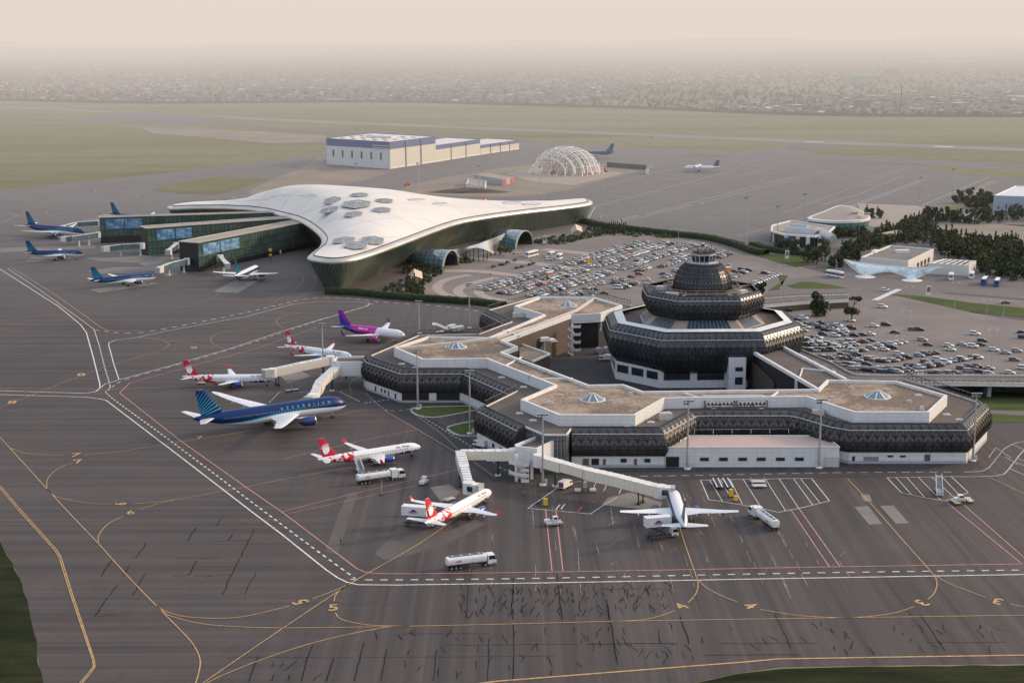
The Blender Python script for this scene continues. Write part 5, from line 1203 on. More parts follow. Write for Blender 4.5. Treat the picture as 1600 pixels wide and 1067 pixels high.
# ================================================================= hangars
M_HW = tiles('white hangar cladding', (.55, .56, .58), 1.5, 60, .85, .6, .05); M_HC = tiles('sunlit cream hangar doors', (.50, .475, .425), 2.2, 60, .8, .6, .08); M_HB = mat('blue hangar band', (.055, .09, .22), .5)  # door cream carries the warm sun on that face in its colour
HG = tag(empty('hangar', P(511, 257)), 'tall white hangar with blue band and six slit windows', 'hangar')
def hang(t, p, z, band, label_m=(M_HW, M_HC), roof=True):
    q = [(a.x-t.location.x, a.y-t.location.y) for a in p]
    mb = MB(); mb.wall(q[:2], 0, z-band, label_m[0], closed=False); mb.wall([q[2], q[3], q[0]], 0, z-band, label_m[0], closed=False); mb.build('wall', parent=t)
    mb = MB(); mb.wall([q[1], q[2]], 1.8, z-band, label_m[1], closed=False); mb.build('doors', parent=t)
    mb = MB(); mb.wall([q[1], q[2]], 0, 1.8, M_WHITE, closed=False); mb.build('sill', parent=t)
    mb = MB(); mb.wall(q, z-band, z, M_HB); mb.build('blue_band', parent=t)
    mb = MB(); mb.poly(q, z-.6, M_WROOF); mb.build('roof', parent=t)
    return q
a, b, c = P(511, 257), P(610, 264.5), P(681, 253.6); d4 = a+(c-b)
q = hang(HG, [a, b, c, d4], 28.5, 8)
tt = (Vector(q[1])-Vector(q[0])); L = tt.length; tt.normalize(); nn = Vector((tt.y, -tt.x))
for k in range(6):
    mb = MB(); p = Vector(q[0])+tt*L*(.10+.15*k)+nn*.3; mb.face([(p.x, p.y, 9), (p.x+tt.x*2.2, p.y+tt.y*2.2, 9), (p.x+tt.x*2.2, p.y+tt.y*2.2, 16.5), (p.x, p.y, 16.5)], M_WIN); mb.build('window', parent=HG)
dd = (Vector(q[2])-Vector(q[1])); Ld = dd.length; dd.normalize()
for k in (1, 2): mb = MB(); p = Vector(q[1])+dd*Ld*k/3+Vector((dd.y, -dd.x))*.4; mb.bar((p.x, p.y, 0), (p.x, p.y, 28), 1.6, .8, M_PLINTH); mb.build('door_post', parent=HG)
mb = MB(); mb.box((sum(x[0] for x in q)/4, sum(x[1] for x in q)/4, 29), (40, 8, 2.5), atan2(tt.y, tt.x), M_WHITE)
for i in range(5):
    for j in range(4): p = Vector(q[0]).lerp(Vector(q[1]), .15+.17*i).lerp(Vector(q[3]).lerp(Vector(q[2]), .15+.17*i), .15+.2*j); mb.build('roof_light', parent=HG); mb = MB(); mb.box((p.x, p.y, 28.4), (6, 2, .5), atan2(tt.y, tt.x), M_PAVE)
mb.build('roof_light', parent=HG)
for z in (20, 23): pass
mb = MB()
for z in (21.5, 24): mb.bar((q[1][0]-tt.x*25+nn.x, q[1][1]-tt.y*25+nn.y, z), (q[1][0]+nn.x, q[1][1]+nn.y, z), .6, .6, M_WHITE)
mb.build('sign_frame', parent=HG)
for (p0, p1, z, lab) in (((681, 253.6), (750.5, 242.3), 18.5, 'middle hangar with sunlit cream doors and blue band'), ((751, 242.2), (811, 233.5), 11.5, 'lowest hangar with white roof and blue band at right end')):
    t = tag(empty('hangar', P(*p0)), lab, 'hangar'); b, c = P(*p0), P(*p1); bk = (a-P(610, 264.5)).normalized()*52; q = hang(t, [b+bk, b, c, c+bk], z, 5.0 if z > 12 else 4)
    dd = (Vector(q[2])-Vector(q[1])); Ld = dd.length; dd.normalize()
    for k in (1, 2) if z > 12 else (1, 2, 3): mb = MB(); p = Vector(q[1])+dd*Ld*k/(3 if z > 12 else 4)+Vector((dd.y, -dd.x))*.4; mb.bar((p.x, p.y, 0), (p.x, p.y, z-.5), 1.0, .6, M_PLINTH); mb.build('door_post', parent=t)
# ================================================================= domed steel frame under construction
c = P(884, 271); FR = tag(empty('dome_frame', c, -.75), 'white tubular steel dome frame under construction with scaffolding', 'building frame'); RR, HH = 36.0, 27.0
M_WST = mat('white steel tube', (.72, .70, .66), .5)
def dfp(u, v, k=1.0): return Vector((RR*k*cos(u)*cos(v), RR*.9*k*sin(v), HH*k*sin(u)*cos(v)+.2))
for k, v in enumerate([-.9, -.62, -.34, -.06, .22, .5, .8]):
    mb = MB(); n_ = 16
    for i in range(n_):
        sp = (pi-.16)*(1, .82, 1, .9, .72, .95, .6)[k]; u0, u1 = .08+sp*i/n_, .08+sp*(i+1)/n_; a_, b_, c_, d_ = dfp(u0, v), dfp(u1, v), dfp(u0, v, .9), dfp(u1, v, .9)
        mb.bar(a_, b_, .7, .7, M_WST); mb.bar(c_, d_, .55, .55, M_WST); mb.bar(a_, d_, .32, .32, M_WST); mb.bar(b_, d_, .25, .25, M_WST)
    mb.build('arch_truss', parent=FR)
for i in range(1, 9):
    u = pi*i/9; mb = MB()
    for v0, v1 in zip([-.9, -.62, -.34, -.06, .22, .5], [-.62, -.34, -.06, .22, .5, .8]): mb.bar(dfp(u, v0), dfp(u, v1), .45, .45, M_WST); mb.bar(dfp(u, v0), dfp(u+.3, v1), .25, .25, M_WST)
    mb.build('purlin', parent=FR)
for k in range(26):
    a_ = k*.242; mb = MB(); r_ = RR*(1.0+.18*((k*7) % 5)/5); p_ = Vector((r_*cos(a_), r_*.85*sin(a_), 0)); mb.bar(p_, p_+Vector((-1.5*cos(a_), -1.5*sin(a_), 4+(k*5) % 7)), .5, .5, M_WST); mb.bar(p_, p_+Vector((3*sin(a_), -3*cos(a_), 3)), .3, .3, M_WST); mb.build('strut', parent=FR)
mb = MB(); rs = random.Random(2)
for i in range(-5, 6):
    for j in range(-3, 4):
        x, y = i*4.2+rs.uniform(-1, 1), j*5; h = rs.uniform(8, 22)
        if abs(x)/RR+abs(y)/RR < 1: mb.bar((x, y, 0), (x, y, h), .3, .3, M_STEEL); mb.bar((x, y, h*.6), (x+4.2, y, h*.6), .2, .2, M_STEEL); mb.bar((x, y, 0), (x+4, y, h*.6), .16, .16, M_STEEL)
mb.build('scaffold', parent=FR)
M_RED = mat('red machine paint', (.42, .07, .05), .5)
def lift(px, py, label, s=1.0, ang=.5, m=None):
    m = m or M_RED; t = tag(empty('mobile_crane', P(px, py), ang), label, 'crane', 'red site machines'); mb = MB(); mb.box((0, 0, 1.4), (5, 2.4, 1.4), 0, m); mb.box((1.4, 0, 2.8), (1.8, 2, 1.6), 0, m); mb.build('body', parent=t)
    mb = MB(); mb.bar((-1, 0, 2), (4*s, 0, 12*s), .6, .6, m); mb.build('boom', parent=t)
    for x in (-1.8, 1.8): mb = MB(); mb.tube((x, -1.3, .7), (x, 1.3, .7), .7, n=10, m=M_TYRE); mb.build('wheel', parent=t)
lift(864, 272, 'red boom crane inside the left of the steel dome frame', 1.2); lift(917, 273, 'red site machine at the right foot of the steel dome frame', .4); lift(946, 269, 'red site machine outside the steel dome frame at right', .35, 2.2); lift(882, 274, 'red site machine under the middle of the steel dome frame', .5)
# site sheds
t, q = block('site_shed', [(728, 287), (758, 291), (760, 282.5), (732, 279)], 0, 5, 'pale grey site shed beside the shed with red doors', 'shed', M_PAVE, M_HW)
t = tag(empty('site_shed', P(760, 290)), 'long grey site shed with red doors on its gable end', 'shed'); q = PL([(741, 283), (786, 290.5), (803, 286.5), (760, 280)]); q = [(a[0]-t.location.x, a[1]-t.location.y) for a in q]; mb = MB(); mb.prism(q, 0, 6, M_PLINTH, M_PAVE); mb.build('wall', parent=t)
e = (Vector(q[2])-Vector(q[1])); n2 = Vector((e.y, -e.x)).normalized()*.3
for f0, f1 in ((.05, .3), (.7, .95)): a_, b_ = Vector(q[1])+e*f0+n2, Vector(q[1])+e*f1+n2; mb = MB(); mb.face([(a_.x, a_.y, 0), (b_.x, b_.y, 0), (b_.x, b_.y, 5.6), (a_.x, a_.y, 5.6)], M_RED); mb.build('red_door', parent=t)
# earth mounds, fence by site
def mound(px, py, rx, ry, h, label):
    c = P(px, py); mb = MB(); rs = random.Random(int(px)); rows_ = []
    for i in range(6):
        f = i/5; rows_.append([(rx*(1-f)*cos(a_)*(1+rs.uniform(-.15, .15)), ry*(1-f)*sin(a_)*(1+rs.uniform(-.15, .15)), h*(1-(1-f)**2)*rs.uniform(.8, 1.1)) for a_ in [2*pi*k/20 for k in range(20)]])
    mb.grid(rows_, M_MND, closed=True); o_ = mb.build('earth_mound', loc=c); tag(o_, label, 'earth mound')
M_MND = lined('dug earth', (.13, .10, .075), (.09, .07, .055), .1)
mound(735, 301, 36, 9, 4, 'long brown earth mound behind the new terminal roof')
mb = MB(); a, b = P(962, 257, 0), P(1028, 262, 0); a, b = P(948, 261), P(1010, 266)
mb.wall([(a.x, a.y), (b.x, b.y)], 0, 5, M_CUR, closed=False); mb.build('site_fence'); tag(bpy.data.objects['site_fence'], 'grey green site fence right of the steel dome frame', 'fence')
t, q = block('site_shed', [(1009, 266.5), (1014, 266.5), (1014, 264.5), (1009, 264.5)], 0, 4, 'tiny white guard shed at the right end of the site fence', 'shed', M_WHITE, M_WHITE)
# ================================================================= right-hand background buildings
c = P(1311, 350); VG = tag(empty('glass_lounge', c), 'teal glass lounge building under a beige teardrop roof', 'lounge building')
rm = [P(*q) for q in ((1262, 340, 10), (1275, 343.5, 10), (1310, 345.5, 10), (1345, 344, 10), (1360, 340, 10), (1352, 333, 11.5), (1336, 324.5, 13), (1322, 321.5, 14), (1308, 321.5, 14), (1285, 331, 12))]
rm = [p-c for p in catmull(rm, 3, True)]; ctr = Vector((0, P(1311, 335, 13).y-c.y, 12.8)); mb = MB()
mb.grid([[ctr.lerp(p, f) + Vector((0, 0, .8*(1-f*f))) for p in rm] for f in (.02, .5, .92)], M_WROOF2 if 'M_WROOF2' in globals() else M_PAVE, closed=True); mb.build('roof', parent=VG, smooth=True)
mb = MB(); mb.grid([[ctr.lerp(p, .92)+Vector((0, 0, .1)) for p in rm], [p for p in rm], [p-Vector((0, 0, 1.6)) for p in rm]], M_WHITE, closed=True); mb.build('eave', parent=VG)
M_TEAL = m_curtain('teal lounge glass', (.10, .22, .20), (.14, .28, .25), 3, 3)
mb = MB(); mb.grid([[p-Vector((0, 0, 1.6)) for p in rm], [Vector((p.x*.86, ctr.y+(p.y-ctr.y)*.86, 0)) for p in rm]], M_TEAL, closed=True, uvf=lambda i, j: (j*4, -i*8)); mb.build('glass_wall', parent=VG)
mb = MB(); mb.box((-1, ctr.y, 14), (4, 3, 1.4), 0, M_PLINTH); mb.box((7, ctr.y-4, 13.8), (4, 3, 1.4), 0, M_PLINTH); mb.build('roof_hatches', parent=VG)
# old pavilion with barrel vaults
c = P(1247, 386); OP = tag(empty('old_pavilion', c), 'white pavilion with grey barrel vault roofs and dark walls behind trees', 'pavilion'); q = [p-c for p in (P(1205, 379), P(1226, 385), P(1248, 386), P(1272, 388), P(1292, 383), P(1303, 372), P(1235, 362), P(1206, 370))]
mb = MB(); mb.wall([(p.x, p.y) for p in q], 0, 7, M_BLACK); mb.build('wall', parent=OP); mb = MB(); mb.poly([(p.x, p.y) for p in q], 7.2, M_PAVE)
for i in range(len(q)): mb.bar((q[i].x, q[i].y, 7.4), (q[(i+1) % 8].x, q[(i+1) % 8].y, 7.4), 1.2, 1.1, M_WHITE)
mb.build('roof', parent=OP)
mb = MB()
for (x0, y0, x1, y1, r) in ((1229, 362, 1275, 366, 3.6), (1276, 362, 1300, 372, 3.0), (1236, 355, 1262, 357, 2.6), (1285, 368, 1302, 374, 2.6)):
    a_, b_ = P(x0, y0, 7)-c, P(x1, y1, 7)-c; mb.tube((a_.x, a_.y, 7), (b_.x, b_.y, 7), r, n=16, m=M_STEEL)
mb.build('barrel_vaults', parent=OP)
mb = MB()
for px, py in ((1210, 380), (1228, 385), (1246, 386), (1262, 388), (1280, 387), (1295, 381)): p = P(px, py)-c; mb.box((p.x, p.y, 3.8), (2.4, 1.6, 7.6), 0, M_WTILE)
mb.build('white_piers', parent=OP); mb = MB(); p = P(1236, 385.5)-c; mb.box((p.x, p.y-.6, 3.2), (10, .6, 5.4), -.1, M_GLASSB); mb.build('glazing', parent=OP)
# bus terminal box, swoosh canopy and low annex
M_WRIB = tiles('white ribbed cladding', (.60, .58, .55), 1.0, 40, .7, .5, .1)
t, q = block('bus_terminal', [(1345, 401.5), (1419, 408), (1459, 389), (1391, 383)], .1, 7.4, 'white ribbed box building with grey flat roof behind the swooping lattice canopy', 'building', M_CONC, M_WRIB)
mb = MB(); cc = (sum(p[0] for p in q)/4, sum(p[1] for p in q)/4); mb.box((cc[0]+4, cc[1]+6, 7.4), (8, 4, 1.8), .1, M_WHITE); mb.box((cc[0]-12, cc[1]+8, 7.2), (9, 2.5, 1.2), 1.1, M_WHITE); mb.build('roof_units', parent=t)
e = (Vector(q[2])-Vector(q[1]))
for k in range(4): a_ = Vector(q[1])+e*(.35+.14*k)+Vector((e.y, -e.x)).normalized()*.2; b_ = a_+e*.07; mb = MB(); mb.face([(a_.x, a_.y, .5), (b_.x, b_.y, .5), (b_.x, b_.y, 3.6), (a_.x, a_.y, 3.6)], M_WIN); mb.build('window', parent=t)
t, q = block('louvred_annex', [(1450, 411), (1514, 414.5), (1525.5, 407.5), (1474, 404.5)], .1, 6.5, 'low louvred white annex right of the ribbed box building', 'annex', M_TROOF, M_WRIB)
mb = MB()
for k in range(6): a_, b_ = Vector(q[0]).lerp(Vector(q[1]), .1+.16*k), Vector(q[3]).lerp(Vector(q[2]), .1+.16*k); mb.bar((*a_, 6.3), (*b_, 6.3), .5, .5, M_WHITE)
mb.build('roof_beams', parent=t)
M_SWO = m_curtain('pale blue lattice', (.58, .64, .65), (.66, .70, .70), 2.2, 1.6, (.34, .44, .47))
top = [P(1319, 405.5, 9.6), P(1340, 409.5, 8), P(1365, 413, 6.6), P(1395, 416, 5.8), P(1422, 417.8, 5.6), P(1446, 418, 6.2), P(1470, 417, 7.2)]
bot = [P(1319, 405.5, 9.5), P(1330, 417, 5.5), P(1351, 430.5, .8), P(1368, 426.5, 2.4), P(1390, 424.5, 3.0), P(1411, 430, 1.7), P(1424, 436.5, .5), P(1444, 429, 2.8), P(1470, 417, 7.1)]
top = catmull(top, 4); bot = catmull(bot, 3); Nn = 25; c = P(1390, 432); SW = tag(empty('swoosh_canopy', c), 'pale blue lattice canopy swooping up at both tips in front of the white box building', 'canopy')
top = [top[round(i*(len(top)-1)/(Nn-1))]-c for i in range(Nn)]; bot = [bot[round(i*(len(bot)-1)/(Nn-1))]-c for i in range(Nn)]
mb = MB(); mb.grid([top, [a_.lerp(b_, .33)-Vector((0, .8, 0)) for a_, b_ in zip(top, bot)], [a_.lerp(b_, .66)-Vector((0, .8, 0)) for a_, b_ in zip(top, bot)], bot], M_SWO, uvf=lambda i, j: (j*3.0, i*3.0)); mb.build('lattice_skin', parent=SW)
mb = MB(); 
for L_ in (top, bot):
    for a_, b_ in zip(L_, L_[1:]): mb.bar(a_, b_, .6, .5, M_WHITE)
mb.build('rim', parent=SW)
for px, py in ((1352, 433), (1425, 438.5)): p = P(px, py)-c; mb = MB(); mb.lathe([(6, .15), (4, .5), (1.2, 1.2), (.4, 2.2)], 18, (p.x, p.y, 0), M_WHITE); mb.build('foot', parent=SW)
t, q = block('blue_hangar', [(1553, 305.5), (1660, 309), (1700, 290), (1587, 290)], .1, 13, 'pale blue hangar with light flat roof at the right edge', 'hangar', M_HW, mat('pale blue cladding', (.30, .34, .40), .6))
t = tag(empty('arched_shed', P(1388, 377)), 'low pale arched shed roof among the dark trees', 'shed'); mb = MB(); a_, b_ = P(1377, 377.5, 1)-t.location, P(1403, 372, 1)-t.location; mb.tube((a_.x, a_.y, 3), (b_.x, b_.y, 3), 3.6, n=14, m=M_PAVE); mb.build('roof', parent=t)
# ================================================================= aircraft
def fcurve(g, v, pts):
    x = g.node('ShaderNodeFloatCurve'); c = x.mapping.curves[0]; c.points[0].location = pts[0]; c.points[-1].location = pts[-1]
    for p in pts[1:-1]: c.points.new(*p)
    x.mapping.update(); g.put(x.inputs['Value'], v); return x.outputs[0]
def paintmat(name): 
    m, n, b = nt(name); b.inputs['Roughness'].default_value = .32; b.inputs['Specular IOR Level'].default_value = .22; b.inputs['Coat Weight'].default_value = 0.0; return m, n, b, G(n)
WHT = (.66, .66, .67)
def windows(g, col, x, z, zc, pitch, x0, x1, c=(.02, .025, .035), h=.16, w=.42):
    fr = g.m('FRACT', g.m('MULTIPLY', x, 1/pitch)); a = g.m('LESS_THAN', g.m('ABSOLUTE', g.m('SUBTRACT', fr, .5)), w/2)
    b = g.m('LESS_THAN', g.m('ABSOLUTE', g.m('SUBTRACT', z, zc)), h); d = g.m('MULTIPLY', g.m('GREATER_THAN', x, x0), g.m('LESS_THAN', x, x1))
    return g.mix(g.m('MULTIPLY', g.m('MULTIPLY', a, b), d), col, c)
def m_azal(name, L, zc, R, gleam_top=False):
    """dark blue over white with a cyan sweep between; x runs aft from the nose"""
    m, n, b, g = paintmat(name); v = g.xyz(g.tc('Object')); x = g.m('MULTIPLY', v[0], -1.0); t = g.m('DIVIDE', x, L)
    bnd = fcurve(g, t, [(0, .34), (.12, .42), (.28, .50), (.42, .49), (.55, .40), (.70, .29), (.85, .32), (1, .62)])
    h = g.m('DIVIDE', g.m('SUBTRACT', v[2], zc-R), 2*R); d = g.m('SUBTRACT', h, bnd)
    w = fcurve(g, t, [(0, .02), (.15, .03), (.35, .05), (.55, .09), (.75, .05), (1, .01)])
    col = g.mix(g.m('GREATER_THAN', d, 0.0), (.70, .71, .73), (.02, .30, .42)); col = g.mix(g.m('GREATER_THAN', d, w), col, (.005, .023, .095))
    if gleam_top: col = g.mix(g.m('GREATER_THAN', h, .80), col, (.62, .60, .62))  # sun gleam along the fuselage top, painted in as a pale band
    col = windows(g, col, x, v[2], zc+R*.28, 1.05, L*.12, L*.83, (.22, .18, .15), .14, .4)
    no = g.noise(g.mapping(g.tc('Object'), (.3, 1, 1)), .8, 3); col = g.mix(g.rng(no, .4, .8, 0, .25), col, (.02, .04, .13), 'MIX') if 0 else col
    n.links.new(col, b.inputs['Base Color']); return m
def m_azfin(name, x0, z0, H):
    m, n, b, g = paintmat(name); v = g.xyz(g.tc('Object')); x = g.m('ADD', g.m('MULTIPLY', v[0], -1.0), -x0); z = g.m('SUBTRACT', v[2], z0)
    # fan of curved rays spreading from the lower trailing side
    ang = g.m('ARCTAN2', g.m('ADD', z, H*.12), g.m('SUBTRACT', H*1.25, g.m('ADD', x, g.m('MULTIPLY', g.m('MULTIPLY', z, z), .25/H)))); fr = g.m('FRACT', g.m('MULTIPLY', ang, 7.2))
    st = g.m('MULTIPLY', g.m('LESS_THAN', fr, .30), g.m('GREATER_THAN', ang, .10)); gr = g.rng(z, 0, H, 0, 1)
    c = g.mix(g.rng(gr, .2, .95), (.05, .34, .48), (.008, .08, .22)); col = g.mix(st, (.004, .018, .075), c); col = g.mix(g.m('LESS_THAN', z, H*.06), col, (.007, .020, .09))
    n.links.new(col, b.inputs['Base Color']); return m
def m_buta(name, L, zc, R):
    m, n, b, g = paintmat(name); tc = g.tc('Object'); v = g.xyz(tc); x = g.m('MULTIPLY', v[0], -1.0); t = g.m('DIVIDE', x, L)
    no = g.noise(g.mapping(tc, (1, .5, 1.25)), 1.0, 2, .5); k = fcurve(g, t, [(0, 0), (.60, 0), (.64, .40), (.70, .62), (.82, .60), (.90, .46), (1, .36)])
    k = g.m('MULTIPLY', k, g.rng(v[2], zc-R*1.1, zc+R, 1.12, .74)); col = g.mix(g.m('GREATER_THAN', g.m('ADD', no, k), 1.0), WHT, (.50, .02, .045))
    no2 = g.noise(g.mapping(tc, (1.8, .4, 1)), 1.1, 2, .5); k2 = fcurve(g, t, [(0, 0), (.03, .35), (.10, .60), (.24, .52), (.33, .28), (.40, 0), (1, 0)]); k2 = g.m('MULTIPLY', k2, g.rng(v[2], zc-R, zc-R*.05, 1.15, .35))
    col = g.mix(g.m('GREATER_THAN', g.m('ADD', no2, k2), .93), col, (.02, .035, .12))
    col = windows(g, col, x, v[2], zc+R*.22, .86, L*.14, L*.70, (.05, .06, .09), .17, .45)
    n.links.new(col, b.inputs['Base Color']); return m
def m_wizz(name, L, zc, R):
    m, n, b, g = paintmat(name); v = g.xyz(g.tc('Object')); x = g.m('MULTIPLY', v[0], -1.0); xs = g.m('ADD', x, g.m('MULTIPLY', g.m('SUBTRACT', v[2], zc), .35))
    col = g.mix(g.m('GREATER_THAN', xs, L*.40), WHT, (.42, .015, .24)); xb = g.m('ADD', x, g.m('MULTIPLY', g.m('SUBTRACT', v[2], zc), -2.0)); col = g.mix(g.m('MULTIPLY', g.m('GREATER_THAN', xb, L*.70), g.m('GREATER_THAN', xs, L*.42)), col, (.035, .03, .22))
    col = windows(g, col, x, v[2], zc+R*.25, 1.0, L*.12, L*.80, (.35, .35, .42), .13, .35); n.links.new(col, b.inputs['Base Color']); return m
def m_wfin():
    m, n, b, g = paintmat('purple fin paint'); v = g.xyz(g.tc('Object')); d = g.m('ADD', g.m('MULTIPLY', v[2], 1.0), g.m('MULTIPLY', v[0], .55))
    n.links.new(g.mix(g.m('GREATER_THAN', g.m('ADD', v[2], g.m('MULTIPLY', v[0], .8)), -19.0), (.035, .03, .25), (.22, .02, .28)), b.inputs['Base Color']); return m
M_AW = mat('white aircraft paint', (.64, .64, .65), .28, var=.05, scale=.5); M_WING = mat('light grey wing paint', (.60, .60, .60), .35, var=.08, scale=.5)
M_REDP = mat('red aircraft paint', (.50, .02, .045), .3, var=.06); M_BLUEP = mat('blue engine paint', (.02, .06, .30), .28, var=.05); M_NAVY = mat('navy engine paint', (.014, .028, .12), .28, var=.05)
M_MAG = mat('magenta engine paint', (.42, .015, .24), .28, var=.05); M_DKM = mat('dark engine metal', (.05, .05, .055), .4, .6); M_CHR = mat('bare metal lip', (.65, .65, .66), .22, .8, var=.05)
M_CKP = mat('cockpit glass', (.015, .018, .025), .08, spec=.9); M_EMB = mat('emblem white', (.75, .75, .75), .4)
def wing_sec(chord, th, n=7):
    pts = []
    for i in range(n+1): u = i/n; pts.append((u, th*1.9*(sqrt(u)*.9-u*.45-u*u*.45)))
    up = [(-u*chord, z*chord) for u, z in pts]; lo = [(-u*chord, -z*chord*.55) for u, z in pts[::-1][1:-1]]
    return up+lo
def surf(stations, m, name, parent):
    """stations: (x_le, y, z, chord, thick)"""
    rows_ = []
    for x, y, z, c, th in stations: rows_.append([(-x+a, y, z+b) for a, b in wing_sec(c, th)])
    mb = MB(); mb.grid(rows_, m, closed=True); k = len(rows_[0]); mb.face(rows_[-1], m); return mb.build(name, parent=parent, smooth=False)
def aircraft(name, label, spec, pos, heading, group=None, scale=1.0, gear=True):
    """nose at pos, pointing along heading (clockwise from +Y). body axis -x is aft"""
    L, R, span = spec['L'], spec['R'], spec['span']; zc = spec['zc']; t = empty(name, (pos[0], pos[1], .12), pi/2-heading); t.scale = (scale,)*3
    tag(t, label, spec.get('cat', 'airplane'), group)
    # fuselage
    N = 20; st = [(0, .02, -.22), (.006, .22, -.20), (.018, .42, -.14), (.04, .66, -.08), (.065, .83, -.04), (.095, .95, -.01), (.125, 1, 0), (.3, 1, 0), (.5, 1, 0), (.62, 1, 0), (.70, .96, .05), (.77, .86, .14), (.84, .70, .26), (.90, .52, .38), (.95, .36, .48), (.985, .22, .56), (1, .12, .60)]
    hs = spec.get('hs', 1.04); rows_ = []
    for f, r, dz in st: rows_.append([(-f*L, R*r*cos(2*pi*k/N), zc+R*dz+R*r*hs*sin(2*pi*k/N)) for k in range(N)])
    mb = MB(); mb.grid(rows_, spec['fus'], closed=True); mb.face(rows_[0][::-1], spec['fus']); mb.face(rows_[-1], M_DKM); mb.build('fuselage', parent=t, smooth=True)
    # belly fairing
    mb = MB(); xr = spec['xr']; cr = spec['cr']; rows_ = [[(-(xr-cr*.15+cr*1.3*f), R*.98*s_*cos(a), zc-R*.35+R*.78*s_*sin(a)) for a in [2*pi*k/14 for k in range(14)]] for f, s_ in ((0, .3), (.12, .8), (.3, 1), (.7, 1), (.88, .8), (1, .3))]
    mb.grid(rows_, M_AW, closed=True); mb.build('wing_fairing', parent=t, smooth=True)
    # wings
    zw = spec.get('zw', zc-R*.55); sw = spec['sweep']; ct = spec['ct']; dih = spec['dih']; h = span/2; kf = spec.get('kink', .36)
    for s in (-1, 1):
        xle = lambda y: xr+(abs(y)-R*.5)*sw
        ck = cr*.58 if spec.get('kinked', True) else cr+(ct-cr)*kf
        sts = [(xle(R*.5), s*R*.5, zw, cr, .13), (xle(h*kf), s*h*kf, zw+h*kf*dih, ck, .115), (xle(h*.75), s*h*.75, zw+h*.75*dih*1.05, ck+(ct-ck)*.62, .10), (xle(h*.96), s*h*.96, zw+h*.96*dih*1.15, ct, .10)]
        if spec.get('rake'): sts += [(xle(h)+1.4, s*h, zw+h*dih*1.25, ct*.35, .09)]
        w = surf(sts, M_WING, 'wing', t)
        if spec.get('winglet'):
            wl = spec['winglet']; x0 = xle(h*.96); z0 = sts[-1][2]; y0 = h*.96
            rows_ = []
            for f in (0, .35, 1): rows_.append([(-(x0+f*wl*.75)+a, s*(y0+(h-y0)*min(1, f*1.6)+ (b*.8)), z0+f*wl+(.0)) for a, b in wing_sec(ct*(1-.55*f), .09)])
            mb = MB(); mb.grid(rows_, spec['wlm'], closed=True); mb.face(rows_[-1], spec['wlm']); mb.build('winglet', parent=w)
        mb = MB()
        for f in (.30, .48, .66):
            y = s*h*f; xt = xle(abs(y))+ (cr*.95-(cr*.95-ct)*min(1, f/.96) if not spec.get('kinked', True) else (ck+(ct-ck)*max(0, (f-kf)/(.96-kf)) if f > kf else cr+(ck-cr)*f/kf)); mb.tube((-xt+1.6, y, zw+h*f*dih-.25), (-xt-.9, y, zw+h*f*dih-.35), .28, .08, n=6, m=M_WING)
        mb.build('flap_fairings', parent=w)
        # tailplane
        tx, tc_, tt, th_, ts = spec['tail']; surf([(tx, s*R*.2, zc+R*.40, tc_, .10), (tx+ (th_-R*.2)*ts, s*th_, zc+R*.40+th_*spec.get('tdih', .10), tt, .09)], M_WING if not spec.get('tpm') else spec['tpm'], 'tailplane', t)
        # engines
        for (ex, ey, ez, er, el) in spec['eng']:
            en = empty('engine', (0, 0, 0)); en.parent = t; y = s*ey; prof = [(er*.86, 0), (er*.97, .04), (er, .15), (er, .45), (er*.93, .68), (er*.72, .86)]
            mb = MB(); mb.grid([[(-ex-el*f, y+r*cos(2*pi*k/16), ez+r*sin(2*pi*k/16)) for k in range(16)] for r, f in prof], spec['engm'], closed=True); mb.build('nacelle', parent=en, smooth=True)
            mb = MB(); mb.grid([[(-ex-el*f, y+r*cos(2*pi*k/16), ez+r*sin(2*pi*k/16)) for k in range(16)] for r, f in ((er*.80, .05), (er*.84, .0), (er*.93, -.005), (er*.985, .05))], M_CHR, closed=True); mb.build('intake_lip', parent=en, smooth=True)
            mb = MB(); mb.tube((-ex-el*.12, y, ez), (-ex-el*.14, y, ez), er*.82, n=16, m=M_DKM); mb.tube((-ex-el*.84, y, ez), (-ex-el*1.02, y, ez), er*.62, er*.3, n=12, m=M_DKM)
            mb.tube((-ex-el*.02, y, ez), (-ex-el*.12, y, ez), .04, er*.25, n=8, m=M_ACU); mb.build('fan', parent=en)
            if spec.get('prop'):
                for k in range(4): mb = MB(); a = pi/2*k+.3; mb.bar((-ex+.15, y, ez), (-ex+.15, y+2.2*cos(a), ez+2.2*sin(a)), .3, .08, M_DKM); mb.build('blade', parent=en)
            else: mb = MB(); mb.face([(-ex-el*.25, y, ez+er*.9), (-ex-el*.9, y, ez+er*.7), (-ex-el*1.3, y, zw+abs(y)*dih+.1), (-ex-el*.55, y, zw+abs(y)*dih+.1)], M_AW); mb.build('pylon', parent=en)
    # fin with dorsal fillet
    fx, fc, ft, fh, fs = spec['fin']; zb = zc+R*.75; sec = lambda x, z, c, th: [(-x+a, b, z) for a, b in wing_sec(c, th)]
    mb = MB(); rws = [sec(fx-fc*.55, zb-.2, fc*1.5, .05), sec(fx, zb+fh*.10, fc, .09), sec(fx+fh*.5*fs, zb+fh*.52, fc+(ft-fc)*.5, .09), sec(fx+fh*fs, zb+fh, ft, .08)]
    mb.grid(rws, spec['finm'], closed=True); mb.face(rws[-1], M_AW); fn = mb.build('tail_fin', parent=t)
    if spec.get('emblem'): spec['emblem'](fn, fx, zb, fc, fh, fs)
    # cockpit windows
    mb = MB()
